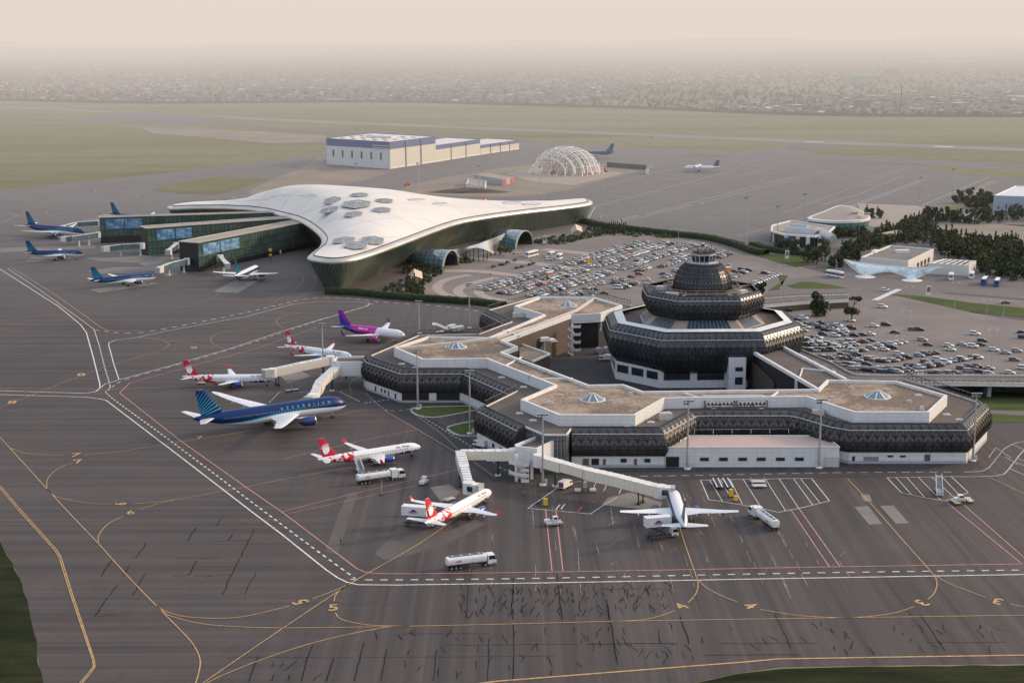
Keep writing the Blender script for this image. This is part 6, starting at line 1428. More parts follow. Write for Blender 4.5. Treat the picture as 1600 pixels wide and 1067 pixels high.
    for s in (-1, 1):
        for k in range(3):
            a0, a1 = 1.32-.36*k, 1.32-.36*(k+1)+.05; pp = []
            for f, q in ((.030, 0), (.043, 1)):
                for aa in ((a0, a1) if q == 0 else (a1, a0)):
                    r = R*(.56 if q == 0 else .70); dz = -.105 if q == 0 else -.072; xx = f*L*(1+.10*k); pp.append((-xx, s*r*cos(aa)*1.04, zc+R*dz+r*hs*sin(aa)*1.03))
            mb.face([pp[0], pp[1], pp[2], pp[3]], M_CKP)
    mb.build('cockpit_windows', parent=t)
    # landing gear
    for gx, gy, gr_ in ((spec['ng'], 0, .38), (spec['mg'], spec['gt'], .55), (spec['mg'], -spec['gt'], .55)):
        lg = empty('landing_gear', (0, 0, 0)); lg.parent = t; mb = MB(); mb.bar((-gx, gy, gr_), (-gx, gy*.9, zc-R*.6), .22, .22, M_ACU); mb.bar((-gx, gy-.5, gr_), (-gx, gy+.5, gr_), .15, .15, M_ACU); mb.build('strut', parent=lg)
        for o2 in ((-.42,), (.42,)):
            for ax in ((-.75, .75) if (L > 50 and gy) else (0,)): mb = MB(); mb.tube((-gx+ax, gy+o2[0]-.15, gr_), (-gx+ax, gy+o2[0]+.15, gr_), gr_, n=12, m=M_TYRE); mb.build('wheel', parent=lg)
    # titles
    for (txt, xa, zt, sz, m, gap) in spec.get('titles', []):
        for s in (-1, 1):
            vs, fs = textmesh(gap.join(txt) if gap else txt, sz, 'CENTER', bold=sz*.02); pts = []
            for q in vs:
                zz = zt+q.y; rr_ = sqrt(max(.01, (R*1.012)**2-((zz-zc)/hs)**2)); pts.append((-xa+(q.x if s < 0 else -q.x)*(1), s*(rr_+.03), zz))
            me = bpy.data.meshes.new('title'); me.from_pydata(pts, [], fs); me.materials.append(m); o2 = bpy.data.objects.new('title', me); COL.objects.link(o2); o2.parent = t
    return t
M_CYT = mat('cyan lettering', (.06, .36, .48), .5); M_RDT = mat('red lettering', (.45, .02, .05), .5); M_NVT = mat('navy lettering', (.02, .04, .16), .5)
def bird_emblem(fn, fx, zb, fc, fh, fs):
    """round plumed emblem cut from petals, on both sides"""
    cx, cz = -(fx+fc*.42+fh*.38*fs), zb+fh*.42; r = fc*.27
    for s in (-1, 1):
        mb = MB(); y = s*(fc*.062)
        body = [(cx+r*.9*cos(a)*(1 if a < pi else .95), y, cz+r*1.05*sin(a)-r*.1) for a in [2*pi*k/16 for k in range(16)]]; mb.face(body, M_EMB)
        for k in range(5): a = 1.0+.42*k; p = Vector((cx+r*.7*cos(a), y, cz+r*.7*sin(a))); d = Vector((cos(a+.35), 0, sin(a+.35))); n_ = Vector((-d.z, 0, d.x)); mb.face([p-n_*r*.22, p+n_*r*.22, p+d*r*.95+n_*r*.02], M_EMB)
        mb.build('emblem', parent=fn)
def finmark(fn, *a): pass
B787 = dict(L=56.7, R=2.9, span=60.1, zc=4.95, xr=18.5, cr=11.5, ct=2.6, sweep=.66, dih=.115, kink=.34, rake=True, tail=(49.2, 5.6, 1.9, 9.9, .72), fin=(46.2, 8.2, 2.9, 9.3, .72), eng=[(16.6, 9.7, 2.75, 1.75, 5.6)], ng=5.6, mg=28.4, gt=4.9, engm=M_NAVY, fus=m_azal('jet livery blue large', 56.7, 4.95, 2.95), finm=m_azfin('fin fan livery large', 46, 7, 9.5),
            titles=[('AZERBAIJAN', 16.8, 6.5, 1.2, M_CYT, '    ')])
E190 = dict(L=36.2, R=1.55, span=28.7, zc=3.0, xr=13.2, cr=5.9, ct=1.35, sweep=.50, dih=.10, kink=.36, winglet=1.5, wlm=M_REDP, tail=(31.6, 3.1, 1.3, 6.05, .55), fin=(29.6, 5.0, 2.1, 6.4, .66), eng=[(12.2, 4.55, 1.75, .95, 3.3)], ng=3.3, mg=17.3, gt=2.9, engm=M_BLUEP, fus=m_buta('white livery red blotches', 36.2, 3.0, 1.6), finm=M_REDP, emblem=bird_emblem, hs=1.08,
            titles=[('Buta', 8.6, 4.15, .78, M_RDT, ''), ('Airways', 6.0, 4.15, .78, M_NVT, '')])
A320 = dict(L=37.5, R=1.98, span=35.8, zc=3.75, xr=11.8, cr=7.2, ct=1.6, sweep=.50, dih=.095, kink=.36, winglet=2.3, wlm=mat('purple winglet paint', (.12, .02, .20), .3), tail=(32.0, 3.9, 1.5, 6.2, .60), fin=(29.6, 6.2, 2.3, 6.9, .72), eng=[(10.6, 5.75, 2.1, 1.15, 4.2)], ng=5.0, mg=17.7, gt=3.8, engm=M_MAG, fus=m_wizz('white magenta livery', 37.5, 3.75, 2.0), finm=m_wfin(),
            titles=[('wizzair.com', 21.8, 4.9, 1.1, M_EMB, '')])
def az(spec, nm, **k):
    d = dict(spec); d['engm'] = M_NAVY; d['fus'] = m_azal('jet livery blue '+nm, d['L'], d['zc'], d['R']); d['finm'] = m_azfin('fin fan livery '+nm, d['fin'][0], d['zc']+d['R']*.75, d['fin'][3]); d['titles'] = [('AZERBAIJAN', d['L']*.27, d['zc']+d['R']*.52, d['R']*.5, M_CYT, '  ')]; d.update(k); return d
A320Z = az(A320, 'medium', winglet=0)
B767 = az(B787, 'wide', L=54.9, R=2.55, span=47.6, zc=4.6, rake=False, xr=17.5, cr=10.5, ct=2.4, sweep=.62, tail=(47.5, 5.2, 1.8, 9.3, .7), fin=(44.5, 7.6, 2.8, 8.6, .74), eng=[(16, 7.9, 2.5, 1.45, 5.2)], mg=27.5, gt=4.6)
B767['fus'] = m_azal('jet livery blue wide', 54.9, 4.6, 2.55); B767['titles'] = [('AZERBAIJAN', 15, 5.9, 1.3, M_CYT, '  ')]
A319Z = az(A320, 'small', L=33.8, span=34.1, winglet=0, xr=10.2, mg=15.6, tail=(28.6, 3.9, 1.5, 6.2, .60), fin=(26.0, 6.2, 2.3, 6.9, .72), eng=[(9.2, 5.75, 2.1, 1.15, 4.2)]); A319Z['fus'] = m_azal('jet livery blue small', 33.8, 3.75, 2.0, True); A319Z['titles'] = []
GA = 'parked airliners'
aircraft('airliner', 'large dark blue wide-body jet with cyan sweep and AZERBAIJAN lettering', B787, (-59.68, 506.6), 1.028, GA)
aircraft('airliner', 'white red-tailed jet with a fuel tanker parked along its near side', E190, (-29.84, 455.2), 1.041, GA)
aircraft('airliner', 'white red-tailed jet behind the large dark blue jet', E190, (-92.69, 553.15), 1.553, GA)
aircraft('airliner', 'white red-tailed jet half hidden by the west gate house and its bridge', E190, (-67.0, 592.8), 2.119, GA)
aircraft('airliner', 'white red-tailed jet with a raised catering truck at its tail', E190, (-6.44, 406.9), .505, GA)
aircraft('airliner', 'white magenta and purple jet beyond the west gate house', A320, (-47.65, 633.1), 2.10, GA)
aircraft('airliner', 'blue striped jet seen from behind between catering truck and fuel tanker', A319Z, (46.18, 401.6), .010, GA)
aircraft('airliner', 'biggest blue jet at the far left gate, two glazed bridges at its nose', B767, (-292.2, 986.6), 2.115, GA, 1.07)
aircraft('airliner', 'blue jet parked directly below the biggest blue jet at far left', A320Z, (-266.0, 894.5), 1.57, GA, .97)
aircraft('airliner', 'blue jet standing in front of the empty left bridges, nose to the near finger', A320Z, (-199.5, 803.7), .955, GA)
aircraft('airliner', 'blue jet showing only fin and back behind the far gate finger', B767, (-252, 1056), 2.06, GA)
aircraft('airliner', 'blue striped jet seen from behind by the near gate finger', A319Z, (-146.3, 827.1), .155, GA, 1.15)
aircraft('airliner', 'blue tailed jet behind the steel dome frame', A320Z, (68, 1655), -1.70, GA, 1.35)
AN = dict(L=33, R=2.05, span=38, zc=3.6, zw=5.5, xr=11, cr=5, ct=2, sweep=.10, dih=.0, kink=.4, kinked=False, tail=(29.5, 3, 1.6, 6, .3), fin=(27.0, 5.6, 2.4, 6.0, .62), eng=[(9.5, 5.2, 5.3, .65, 3.6), (10, 9.6, 5.3, .65, 3.6)], ng=4, mg=14, gt=2.2, engm=M_AW, fus=M_AW, finm=mat('dark purple fin', (.06, .05, .12), .4), prop=True)
aircraft('propeller_plane', 'white four engined propeller plane with dark tail alone on the far apron', AN, (176.5, 1486), -1.35, GA, 1.08)
aircraft('airliner', 'red tail fin of a jet showing above the far right of the white roof', E190, (2, 1176), .75, GA, 1.0)
# ================================================================= apron vehicles
M_VW = mat('white vehicle paint', (.60, .60, .60), .35, var=.10); M_VY = mat('yellow vehicle paint', (.60, .38, .03), .4, var=.08); M_VG = mat('grey vehicle paint', (.30, .31, .32), .4); M_CHS = mat('black chassis', (.025, .025, .027), .6)
M_ORG = mat('orange paint', (.60, .18, .04), .5); M_VB = mat('blue vehicle paint', (.03, .07, .28), .35)
def at(px, py, dx, dy):
    """ground spot and heading so that +x runs from px,py towards dx,dy"""
    a, b = P(px, py, .12), P(dx, dy, .12); return a, atan2(b.y-a.y, b.x-a.x)
def wheels(t, xs, w, r=.5, wd=.3):
    for x in xs:
        for s in (-1, 1): mb = MB(); mb.tube((x, s*w-wd/2, r), (x, s*w+wd/2, r), r, n=12, m=M_TYRE); mb.tube((x, s*(w+wd*.5), r), (x, s*(w+wd*.52), r), r*.5, n=8, m=M_STEEL); mb.build('wheel', parent=t)
def cabin(t, x0, x1, w, z0, z1, m=None, name='cab'):
    m = m or M_VW; mb = MB(); h = z1-z0; s = [(x0, z0), (x1, z0), (x1+.08, z0+h*.45), (x1-.35*h/2, z1), (x0, z1)]
    for sg in (-1, 1): mb.face([(x, sg*w/2, z) for x, z in (s if sg > 0 else s[::-1])], m)
    for i in range(5): a, b = s[i], s[(i+1) % 5]; mb.face([(a[0], -w/2, a[1]), (b[0], -w/2, b[1]), (b[0], w/2, b[1]), (a[0], w/2, a[1])], m)
    c = mb.build(name, parent=t); mb = MB()
    mb.face([(x1+.10, -w*.44, z0+h*.48), (x1+.10, w*.44, z0+h*.48), (x1-.33*h/2+.05, w*.42, z1-.12), (x1-.33*h/2+.05, -w*.42, z1-.12)], M_CKP)
    for sg in (-1, 1): mb.face([(x1-.1, sg*(w/2+.02), z0+h*.5), (x1-.35*h/2, sg*(w/2+.02), z1-.15), (x0+.25, sg*(w/2+.02), z1-.15), (x0+.25, sg*(w/2+.02), z0+h*.5)], M_CKP)
    mb.build('cab_windows', parent=c); mb = MB()
    for sg in (-1, 1): mb.box((x1+.08, sg*w*.36, z0+.25), (.08, .35, .22), 0, M_CHR); mb.box((x1-.1, sg*(w/2+.22), z0+h*.62), (.1, .2, .5), 0, M_CHS)
    mb.box((x1+.06, 0, z0+.1), (.12, w*.95, .3), 0, M_CHS); mb.build('bumper', parent=c); return c
def tanker(px, py, dx, dy, label, cab=True, artic=0.0):
    """rear end at px,py; cab towards dx,dy"""
    p, a = at(px, py, dx, dy); t = tag(empty('fuel_tanker', p, a), label, 'fuel truck', 'apron fuel tankers'); L = 10.6
    rows_ = []
    for x, s in ((0, .3), (.05, .9), (.25, 1), (L-.25, 1), (L-.05, .9), (L, .3)): rows_.append([(x, 1.25*s*(1 if cos(k) > 0 else -1)*abs(cos(k))**.6, 2.25+1.05*s*(1 if sin(k) > 0 else -1)*abs(sin(k))**.7) for k in [2*pi*i/20 for i in range(20)]])
    mb = MB(); mb.grid(rows_, M_VW, closed=True); mb.face(rows_[0], M_VW); mb.face(rows_[-1], M_VW); tk = mb.build('tank', parent=t, smooth=False)
    mb = MB(); mb.box((L/2, 0, 3.32), (L*.85, .7, .08), 0, M_CHS); 
    for sg in (-1, 1): mb.bar((.6, sg*.5, 3.5), (L-.6, sg*.5, 3.5), .07, .07, M_STEEL)
    for k in range(4): mb.tube((1.6+2.4*k, 0, 3.3), (1.6+2.4*k, 0, 3.5), .35, n=10, m=M_STEEL)
    mb.build('catwalk', parent=tk); mb = MB(); mb.box((L/2, 0, 1.05), (L*.94, 1.1, .3), 0, M_CHS); mb.box((L*.45, .9, .95), (2.4, .7, .6), 0, M_CHS); mb.box((L*.45, -.9, .95), (2.4, .7, .6), 0, M_CHS); mb.box((-.1, 0, .9), (.2, 2.3, .25), 0, M_CHS); mb.build('chassis', parent=t)
    for sg in (-1, 1): vs, fs = textmesh('JETFUEL' if 0 else 'APRON', .55); 
    for sg in (-1, 1):
        q = textobj('lettering', 'azerbi', .62, Matrix.Translation((3.0, sg*1.33, 2.35)) @ Matrix.Rotation(pi if sg > 0 else 0, 4, 'Z') @ Matrix.Rotation(pi/2, 4, 'X'), M_RDT, parent=tk, bold=.02)
    wheels(t, (1.2, 2.4, 3.6), 1.05)
    x0 = L+.3
    if artic: mb = MB(); mb.box((L+1.3, 0, 2.2), (2.0, 2.5, 2.5), 0, M_VW); mb.build('pump_box', parent=t); x0 = L+2.5
    cabin(t, x0, x0+2.2, 2.4, .7, 3.0); mb = MB(); mb.box((x0-.2, 0, .8), (4.4, 1.0, .3), 0, M_CHS); mb.build('tractor_frame', parent=t); wheels(t, (x0-1.9, x0-.8, x0+1.5) if artic else (x0-.7, x0+1.5), 1.05)
    return t
tanker(697, 890, 780, 880, 'white fuel tanker alone near the dashed line at bottom centre')
tanker(558, 757, 636, 746, 'white fuel tanker beside the wing of the red-tailed jet', artic=1)
tanker(1212, 831, 1160, 793, 'white fuel tanker at right wing tip of the jet seen from behind', artic=1)
def catering(px, py, dx, dy, label, hz=3.3):
    p, a = at(px, py, dx, dy); t = tag(empty('catering_truck', p, a), label, 'catering truck', 'raised catering trucks'); mb = MB(); mb.box((0, 0, hz+1.5), (7.2, 2.5, 2.6), 0, M_VW); bx = mb.build('box_body', parent=t)
    for sg in (-1, 1):
        mb = MB(); mb.face([(x, sg*1.28, z) for x, z in [(-.1+.75*cos(k), hz+1.5+.55*sin(k)) for k in [pi*i/8 for i in range(9)]]], M_NVT); mb.box((-.1, sg*1.28, hz+1.35), (2.6, .04, .25), 0, M_RDT); mb.box((-.1, sg*1.28, hz+1.02), (2.2, .04, .14), 0, M_NVT); mb.build('emblem', parent=bx)
    mb = MB()
    for sg in (-1, 1): mb.bar((-2.6, sg*.9, 1.1), (2.4, sg*.9, hz+.1), .22, .22, M_CHS); mb.bar((2.4, sg*.9, 1.1), (-2.6, sg*.9, hz+.1), .22, .22, M_CHS)
    mb.build('scissor_lift', parent=t); mb = MB(); mb.box((.4, 0, .9), (7.6, 1.2, .35), 0, M_CHS)
    for sg in (-1, 1): mb.box((-2, sg*1.2, .35), (.3, .5, .6), 0, M_CHS); mb.bar((-2, sg*.5, .8), (-2, sg*1.7, .3), .2, .2, M_CHS)
    mb.build('chassis', parent=t); cabin(t, 3.8, 5.7, 2.3, .6, 2.6); wheels(t, (-2.2, 4.7), 1.0, .48)
catering(1027, 840, 1052, 838, 'white catering truck with its box raised left of the tail-on blue jet')
catering(649, 821, 675, 823, 'white catering truck with its box raised behind the red-tailed jet near the yellow line', 3.0)
def tug(px, py, dx, dy, label, m=None):
    m = m or M_VW; p, a = at(px, py, dx, dy); t = tag(empty('tow_tractor', p, a), label, 'tow tractor'); mb = MB(); mb.box((0, 0, .75), (3.4, 1.7, .7), 0, m); mb.box((-1.1, 0, 1.2), (1.1, 1.6, .3), 0, m); mb.build('body', parent=t); cabin(t, .1, 1.4, 1.5, 1.05, 2.25, m); wheels(t, (-1.0, 1.0), .8, .4); return t
tug(662, 756, 668, 752, 'small white tow tractor with dark canopy right of the fuel tanker')
# belt loader / steps by the tail
def steps(px, py, dx, dy, label, h=3.2, L=6.5, m=None):
    m = m or M_VW; p, a = at(px, py, dx, dy); t = tag(empty('boarding_stairs', p, a), label, 'mobile stairs', 'mobile boarding stairs'); mb = MB(); n_ = 12
    for k in range(n_): mb.box((-L/2+L*(k+.5)/n_, 0, .6+h*(k+.5)/n_), (L/n_+.05, 1.5, .12), 0, M_STEEL); 
    mb.box((L/2+.7, 0, .6+h), (1.6, 1.7, .14), 0, M_STEEL); mb.build('treads', parent=t)
    for sg in (-1, 1): mb = MB(); v = [(-L/2, sg*.85, .5), (L/2, sg*.85, .5+h), (L/2+1.5, sg*.85, .5+h), (L/2+1.5, sg*.85, 1.6+h), (L/2, sg*.85, 1.6+h), (-L/2, sg*.85, 1.5)]; mb.face([v[0], v[1], v[4], v[5]], m); mb.face([v[1], v[2], v[3], v[4]], m); mb.bar(v[5], v[4], .12, .12, m); mb.bar(v[0], v[1], .2, .25, m); mb.build('side_panel', parent=t)
    mb = MB(); mb.box((0, 0, .55), (L*.95, 1.6, .3), 0, m); mb.bar((L*.3, .6, .6), (L*.3, .6, h*.8), .15, .15, M_CHS); mb.bar((L*.3, -.6, .6), (L*.3, -.6, h*.8), .15, .15, M_CHS); mb.build('chassis', parent=t); wheels(t, (-L*.3, L*.32), .75, .38); return t
steps(1467, 771, 1462, 752, 'pale boarding stairs parked in the striped bay at right', 3.4, 7)
steps(562, 737, 552, 727, 'boarding stairs at the rear door of the red-tailed jet', 2.4, 4.6)
steps(690, 519, 665, 524, 'white boarding stairs beyond the terminal railing by the lamp mast', 3.4, 7)
# vans, small trucks
def van(px, py, dx, dy, label, L=5.0, open_=False, cat='van'):
    p, a = at(px, py, dx, dy); t = tag(empty('service_van', p, a), label, cat); mb = MB(); mb.box((-.8, 0, 1.55), (L*.62, 2.0, 2.0), 0, M_VW); bd = mb.build('box_body', parent=t)
    if open_: mb = MB(); mb.box((-.8-L*.31-.02, 0, 1.5), (.06, 1.6, 1.5), 0, mat('purple cargo', (.14, .03, .12), .7)); mb.build('open_rear', parent=bd)
    cabin(t, L*.62/2-.8+.02, L*.5+.2, 1.85, .5, 2.0); wheels(t, (-L*.32, L*.3), .85, .38, .24); return t
van(883, 762, 893, 757, 'white box van with open rear doors by the bridge pillar', 5.4, True); van(751, 698, 742, 696, 'white pickup parked behind the boarding bridge under the black facade', 5)
def loader(px, py, dx, dy, label):
    p, a = at(px, py, dx, dy); t = tag(empty('cargo_loader', p, a), label, 'cargo loader'); mb = MB(); mb.box((0, 0, .75), (4.6, 2.8, .5), 0, M_VG); mb.box((-1.6, .8, 1.2), (1.6, 1.0, .7), 0, M_VW); mb.build('body', parent=t); mb = MB(); mb.box((.6, .5, 1.7), (1.3, 1.1, 1.3), 0, M_VW); mb.box((.6, -.08, 1.85), (.9, .05, .6), 0, M_CKP); mb.build('cab', parent=t)
    mb = MB()
    for sg in (-1, 1): mb.bar((-.8, sg*1.1, 1), (1.9, sg*1.1, 2.1), .12, .12, M_ORG)
    mb.build('guide_rail', parent=t); wheels(t, (-1.5, 1.5), 1.3, .42)
loader(865, 820, 875, 819, 'grey and white cargo loader between the two pink lines')
def cart(px, py, dx, dy, label, m=None, cat='trailer', grp=None, sz=(3.0, 1.6)):
    m = m or M_VW; p, a = at(px, py, dx, dy); t = tag(empty('baggage_cart', p, a), label, cat, grp); mb = MB(); mb.box((0, 0, .6), (sz[0], sz[1], .14), 0, m); mb.box((0, 0, .72), (sz[0]*.9, sz[1]*.85, .06), 0, M_ACU); mb.bar((sz[0]/2, 0, .5), (sz[0]/2+1, 0, .35), .08, .08, M_CHS); mb.build('deck', parent=t)
    mb = MB()
    for x in (-sz[0]/2, sz[0]/2): mb.bar((x, -sz[1]/2, .6), (x, -sz[1]/2, 1.5), .07, .07, M_STEEL); mb.bar((x, sz[1]/2, .6), (x, sz[1]/2, 1.5), .07, .07, M_STEEL); mb.bar((x, -sz[1]/2, 1.5), (x, sz[1]/2, 1.5), .07, .07, M_STEEL)
    mb.build('end_rail', parent=t); wheels(t, (-sz[0]*.33, sz[0]*.33), sz[1]*.42, .28, .18)
cart(1184, 754.5, 1190, 754.5, 'upper flat pallet dolly in the striped bay', grp='pallet dollies', sz=(4.2, 2.2)); cart(1186, 761, 1192, 761, 'lower white pallet dolly in the striped bay', grp='pallet dollies', sz=(4.2, 2.2))
def belt(px, py, dx, dy, label, m=None):
    p, a = at(px, py, dx, dy); t = tag(empty('belt_loader', p, a), label, 'belt loader', 'belt loaders'); mb = MB()
    for sg in (-1, 1): mb.bar((-3.8, sg*.75, .9), (3.8, sg*.75, 1.4), .3, .22, M_VW)
    mb.build('side_rail', parent=t); mb = MB(); mb.box((0, 0, 1.05), (7.4, 1.1, .1), 0, M_CHS, ry=-.065); mb.build('belt', parent=t); mb = MB(); mb.box((0, 0, .6), (4.8, 1.5, .4), 0, M_CHS); mb.build('chassis', parent=t); wheels(t, (-1.6, 1.6), .75, .36)
belt(1121, 759.5, 1116, 751, 'left of two parked belt loaders in the striped bay'); belt(1137, 759.5, 1131, 751, 'right of two parked belt loaders in the striped bay')
def cone_cart(px, py, label, m=None, h=1.5): 
    p = P(px, py, .12); t = tag(empty('wheel_chock_cart', p), label, 'equipment cart', 'yellow equipment carts'); mb = MB(); mb.box((0, 0, h/2+.2), (1.1, .9, h), .3, m or M_VY); mb.box((0, 0, .15), (1.4, 1.2, .2), .3, M_CHS); mb.build('body', parent=t); mb = MB(); mb.bar((.5, 0, h), (.9, 0, h+.6), .08, .08, M_VY); mb.build('handle', parent=t)
cone_cart(852, 790, 'yellow equipment cart inside the white box left of the two tow bars', h=2.0); cone_cart(1142, 776, 'taller yellow equipment cart below the belt loaders', h=2.2); cone_cart(1149.5, 783, 'shorter yellow equipment cart below the belt loaders')
def towbar(px, py, dx, dy, label, m=None):
    p, a = at(px, py, dx, dy); t = tag(empty('tow_bar', p, a), label, 'tow bar', 'tow bars'); mb = MB(); mb.bar((-2, 0, .45), (2, 0, .45), .22, .22, m or M_VW); mb.bar((-2.2, -.5, .4), (-2.2, .5, .4), .16, .16, m or M_VW); mb.build('bar', parent=t); mb = MB(); mb.tube((-.8, -.45, .25), (-.8, .45, .25), .25, n=8, m=M_TYRE); mb.build('wheel', parent=t)
towbar(872, 794, 877, 788, 'left white tow bar in the white marked box'); towbar(880, 793, 885, 787, 'right white tow bar in the white marked box'); towbar(907, 797, 912, 791, 'rust red tow bar at the right of the white marked box', M_RED); towbar(842, 786, 846, 783, 'dark tow bar by the corner line of the white box', M_CHS)
p, a = at(1501, 786, 1512, 786); t = tag(empty('pallet_transporter', p, a), 'white cabbed tractor flanked by two yellow flat trailers at right', 'tractor'); mb = MB(); mb.box((0, 1.2, .9), (3.0, 1.9, .8), 0, M_VW); mb.build('body', parent=t); cabin(t, -.9, .7, 1.5, 1.3, 2.6); wheels(t, (-1, 1), .9, .42)
for (px, py, dx, dy, l) in ((1492, 786, 1501, 792, 'left yellow flat trailer at right apron'), (1514, 783, 1521, 791, 'right yellow flat trailer at right apron')): cart(px, py, dx, dy, l, M_VY, grp='yellow flat trailers', sz=(4.4, 1.7))
cart(702, 782, 709, 780, 'cream covered equipment trailer behind the wing of the front red-tailed jet', mat('cream cover', (.55, .48, .38), .7), sz=(3.8, 1.8)); cart(452, 612, 458, 611, 'brown pallet trailer beyond the nose of the large dark blue jet, left one', MATS['brown door'], grp='brown pallet trailers'); cart(461, 611, 467, 610, 'brown pallet trailer beyond the nose of the large dark blue jet, right one', MATS['brown door'], grp='brown pallet trailers')
cart(315, 600, 322, 600, 'low trailer under the wing of the left red-tailed jet')
p, a = at(596, 771, 600, 760); t = tag(empty('flag_stand', p, a), 'tilted pole stand on the apron below the fuel tanker', 'stand'); mb = MB(); mb.bar((-1, 0, .1), (2, 0, 3.6), .14, .14, M_PAVE); mb.box((-1, 0, .15), (1.5, 1, .2), 0, M_CHS); mb.build('pole', parent=t)
for px, py, l in ((716, 518, 'white service truck behind the terminal railing, left one'), (704, 516, 'white service truck behind the terminal railing, right one'), (478, 480, None)):
    if l: van(px, py, px-6, py+1, l, 6.0, cat='truck')
van(433, 397.5, 427, 398, 'white van on the apron by the tall columns of the new terminal', 5.2)
van(947, 563, 939, 563, 'white minibus in the courtyard below the domed tower', 5.8)
# yellow-black box sign posts of the new terminal stands
for px, py, l in ((423, 411, 'yellow stand sign on a pole by the new terminal glass'), (310, 420, 'yellow stand light on the dark end wall of the near finger')):
    t = tag(empty('stand_sign', P(px, py)), l, 'sign'); mb = MB(); mb.bar((0, 0, 0), (0, 0, 7), .3, .3, M_CHS); mb.build('pole', parent=t)
    for z in (5, 8): mb = MB(); mb.box((0, 0, z), (1.8, .6, 1.8 if z > 5 else 1.0), 0, M_VY); mb.build('sign_box', parent=t)
# ================================================================= people
def person(px, py, dx, dy, label, top, legs_=None, stride=.18, s=1.0, extra=None):
    p, a = at(px, py, dx, dy); t = tag(empty('person', p, a), label, 'person', 'people on the apron'); t.scale = (s, s, s)
    V = [(0, 0, .95), (0, 0, 1.15), (0, 0, 1.38), (0, 0, 1.50), (.01, 0, 1.58), (.02, 0, 1.70), (stride, .09, .50), (stride*1.1, .09, .08), (stride*1.1+.16, .10, .04), (-stride*.6, -.09, .50), (-stride*1.6, -.09, .10), (-stride*1.6+.15, -.10, .05),
         (0, .20, 1.40), (-.05, .25, 1.13), (.06, .26, .90), (.08, .26, .82), (0, -.20, 1.40), (.05, -.25, 1.13), (.16, -.24, .92), (.18, -.24, .84), (0, .09, .88), (0, -.09, .88)]
    E = [(0, 1), (1, 2), (2, 3), (3, 4), (4, 5), (0, 20), (20, 6), (6, 7), (7, 8), (0, 21), (21, 9), (9, 10), (10, 11), (2, 12), (12, 13), (13, 14), (14, 15), (2, 16), (16, 17), (17, 18), (18, 19)]
    Rr = [(.15, .11), (.15, .11), (.16, .11), (.06, .06), (.07, .08), (.085, .10), (.065, .065), (.045, .045), (.04, .04), (.065, .065), (.045, .045), (.04, .04), (.06, .06), (.045, .045), (.035, .035), (.035, .035), (.06, .06), (.045, .045), (.035, .035), (.035, .035), (.09, .09), (.09, .09)]
    me = bpy.data.meshes.new('body'); me.from_pydata(V, E, []); o = bpy.data.objects.new('body', me); COL.objects.link(o); sk_ = o.modifiers.new('s', 'SKIN'); su = o.modifiers.new('u', 'SUBSURF'); su.levels = 1
    for i, v in enumerate(me.skin_vertices[0].data): v.radius = Rr[i]; v.use_root = i == 0
    dg = bpy.context.evaluated_depsgraph_get(); dg.update(); m2 = bpy.data.meshes.new_from_object(o.evaluated_get(dg)); o.modifiers.clear(); o.data = m2; m2.materials.clear()
    for m_ in (M_SKIN, top, legs_ or M_TRS, M_SHOE): m2.materials.append(m_)
    for f in m2.polygons:
        z = f.center.z; y = abs(f.center.y); f.material_index = 3 if z < .12 else 2 if z < .95 and y < .19 else 1 if (z < 1.48 and z > .88) else 0; f.use_smooth = True
    o.parent = t; mb = MB(); mb.lathe([(.01, .11), (.07, .09), (.10, .03), (.105, -.03)], 10, (.0, 0, 1.72), M_HAIR); mb.build('hair', parent=t); return t
M_SKIN = mat('skin', (.40, .24, .17), .6); M_TRS = mat('dark trousers', (.03, .03, .04), .8); M_SHOE = mat('black shoes', (.015, .015, .015), .6); M_HAIR = mat('dark hair', (.02, .015, .012), .8); M_VEST = mat('orange vest', (.75, .12, .04), .7); M_DKC = mat('dark jacket', (.03, .03, .035), .8); M_GRC = mat('grey shirt', (.25, .25, .26), .8)
for q in ((818, 775, 824, 776, 'person in orange vest walking on the apron below the zigzag stair', M_VEST), (532.5, 850, 530, 846, 'person in dark clothes alone on the apron inside the dashed line', M_DKC), (1130, 808, 1126, 806, 'person in dark clothes under the right wing of the tail-on jet', M_DKC), (617, 729, 618, 724, 'person standing by the blue engine of the red-tailed jet', M_GRC),
          (759, 783, 764, 782, 'person in dark clothes at the nose gear of the front red-tailed jet', M_DKC), (943, 457, 946, 457, 'person walking alone in the car park left of the tower', M_DKC)):
    person(*q)
for k, (px, py) in enumerate(((760, 405), (774, 400), (780, 402), (783, 399), (787, 402), (802, 399), (829, 410), (845, 408), (861, 409), (766, 432), (773, 440), (848, 403), (885, 413))):
    person(px, py, px+3, py+(k % 3-1), ['person in dark clothes walking on the pale forecourt of the new terminal'][0], M_DKC, s=1.15, stride=.1+.02*(k % 4))
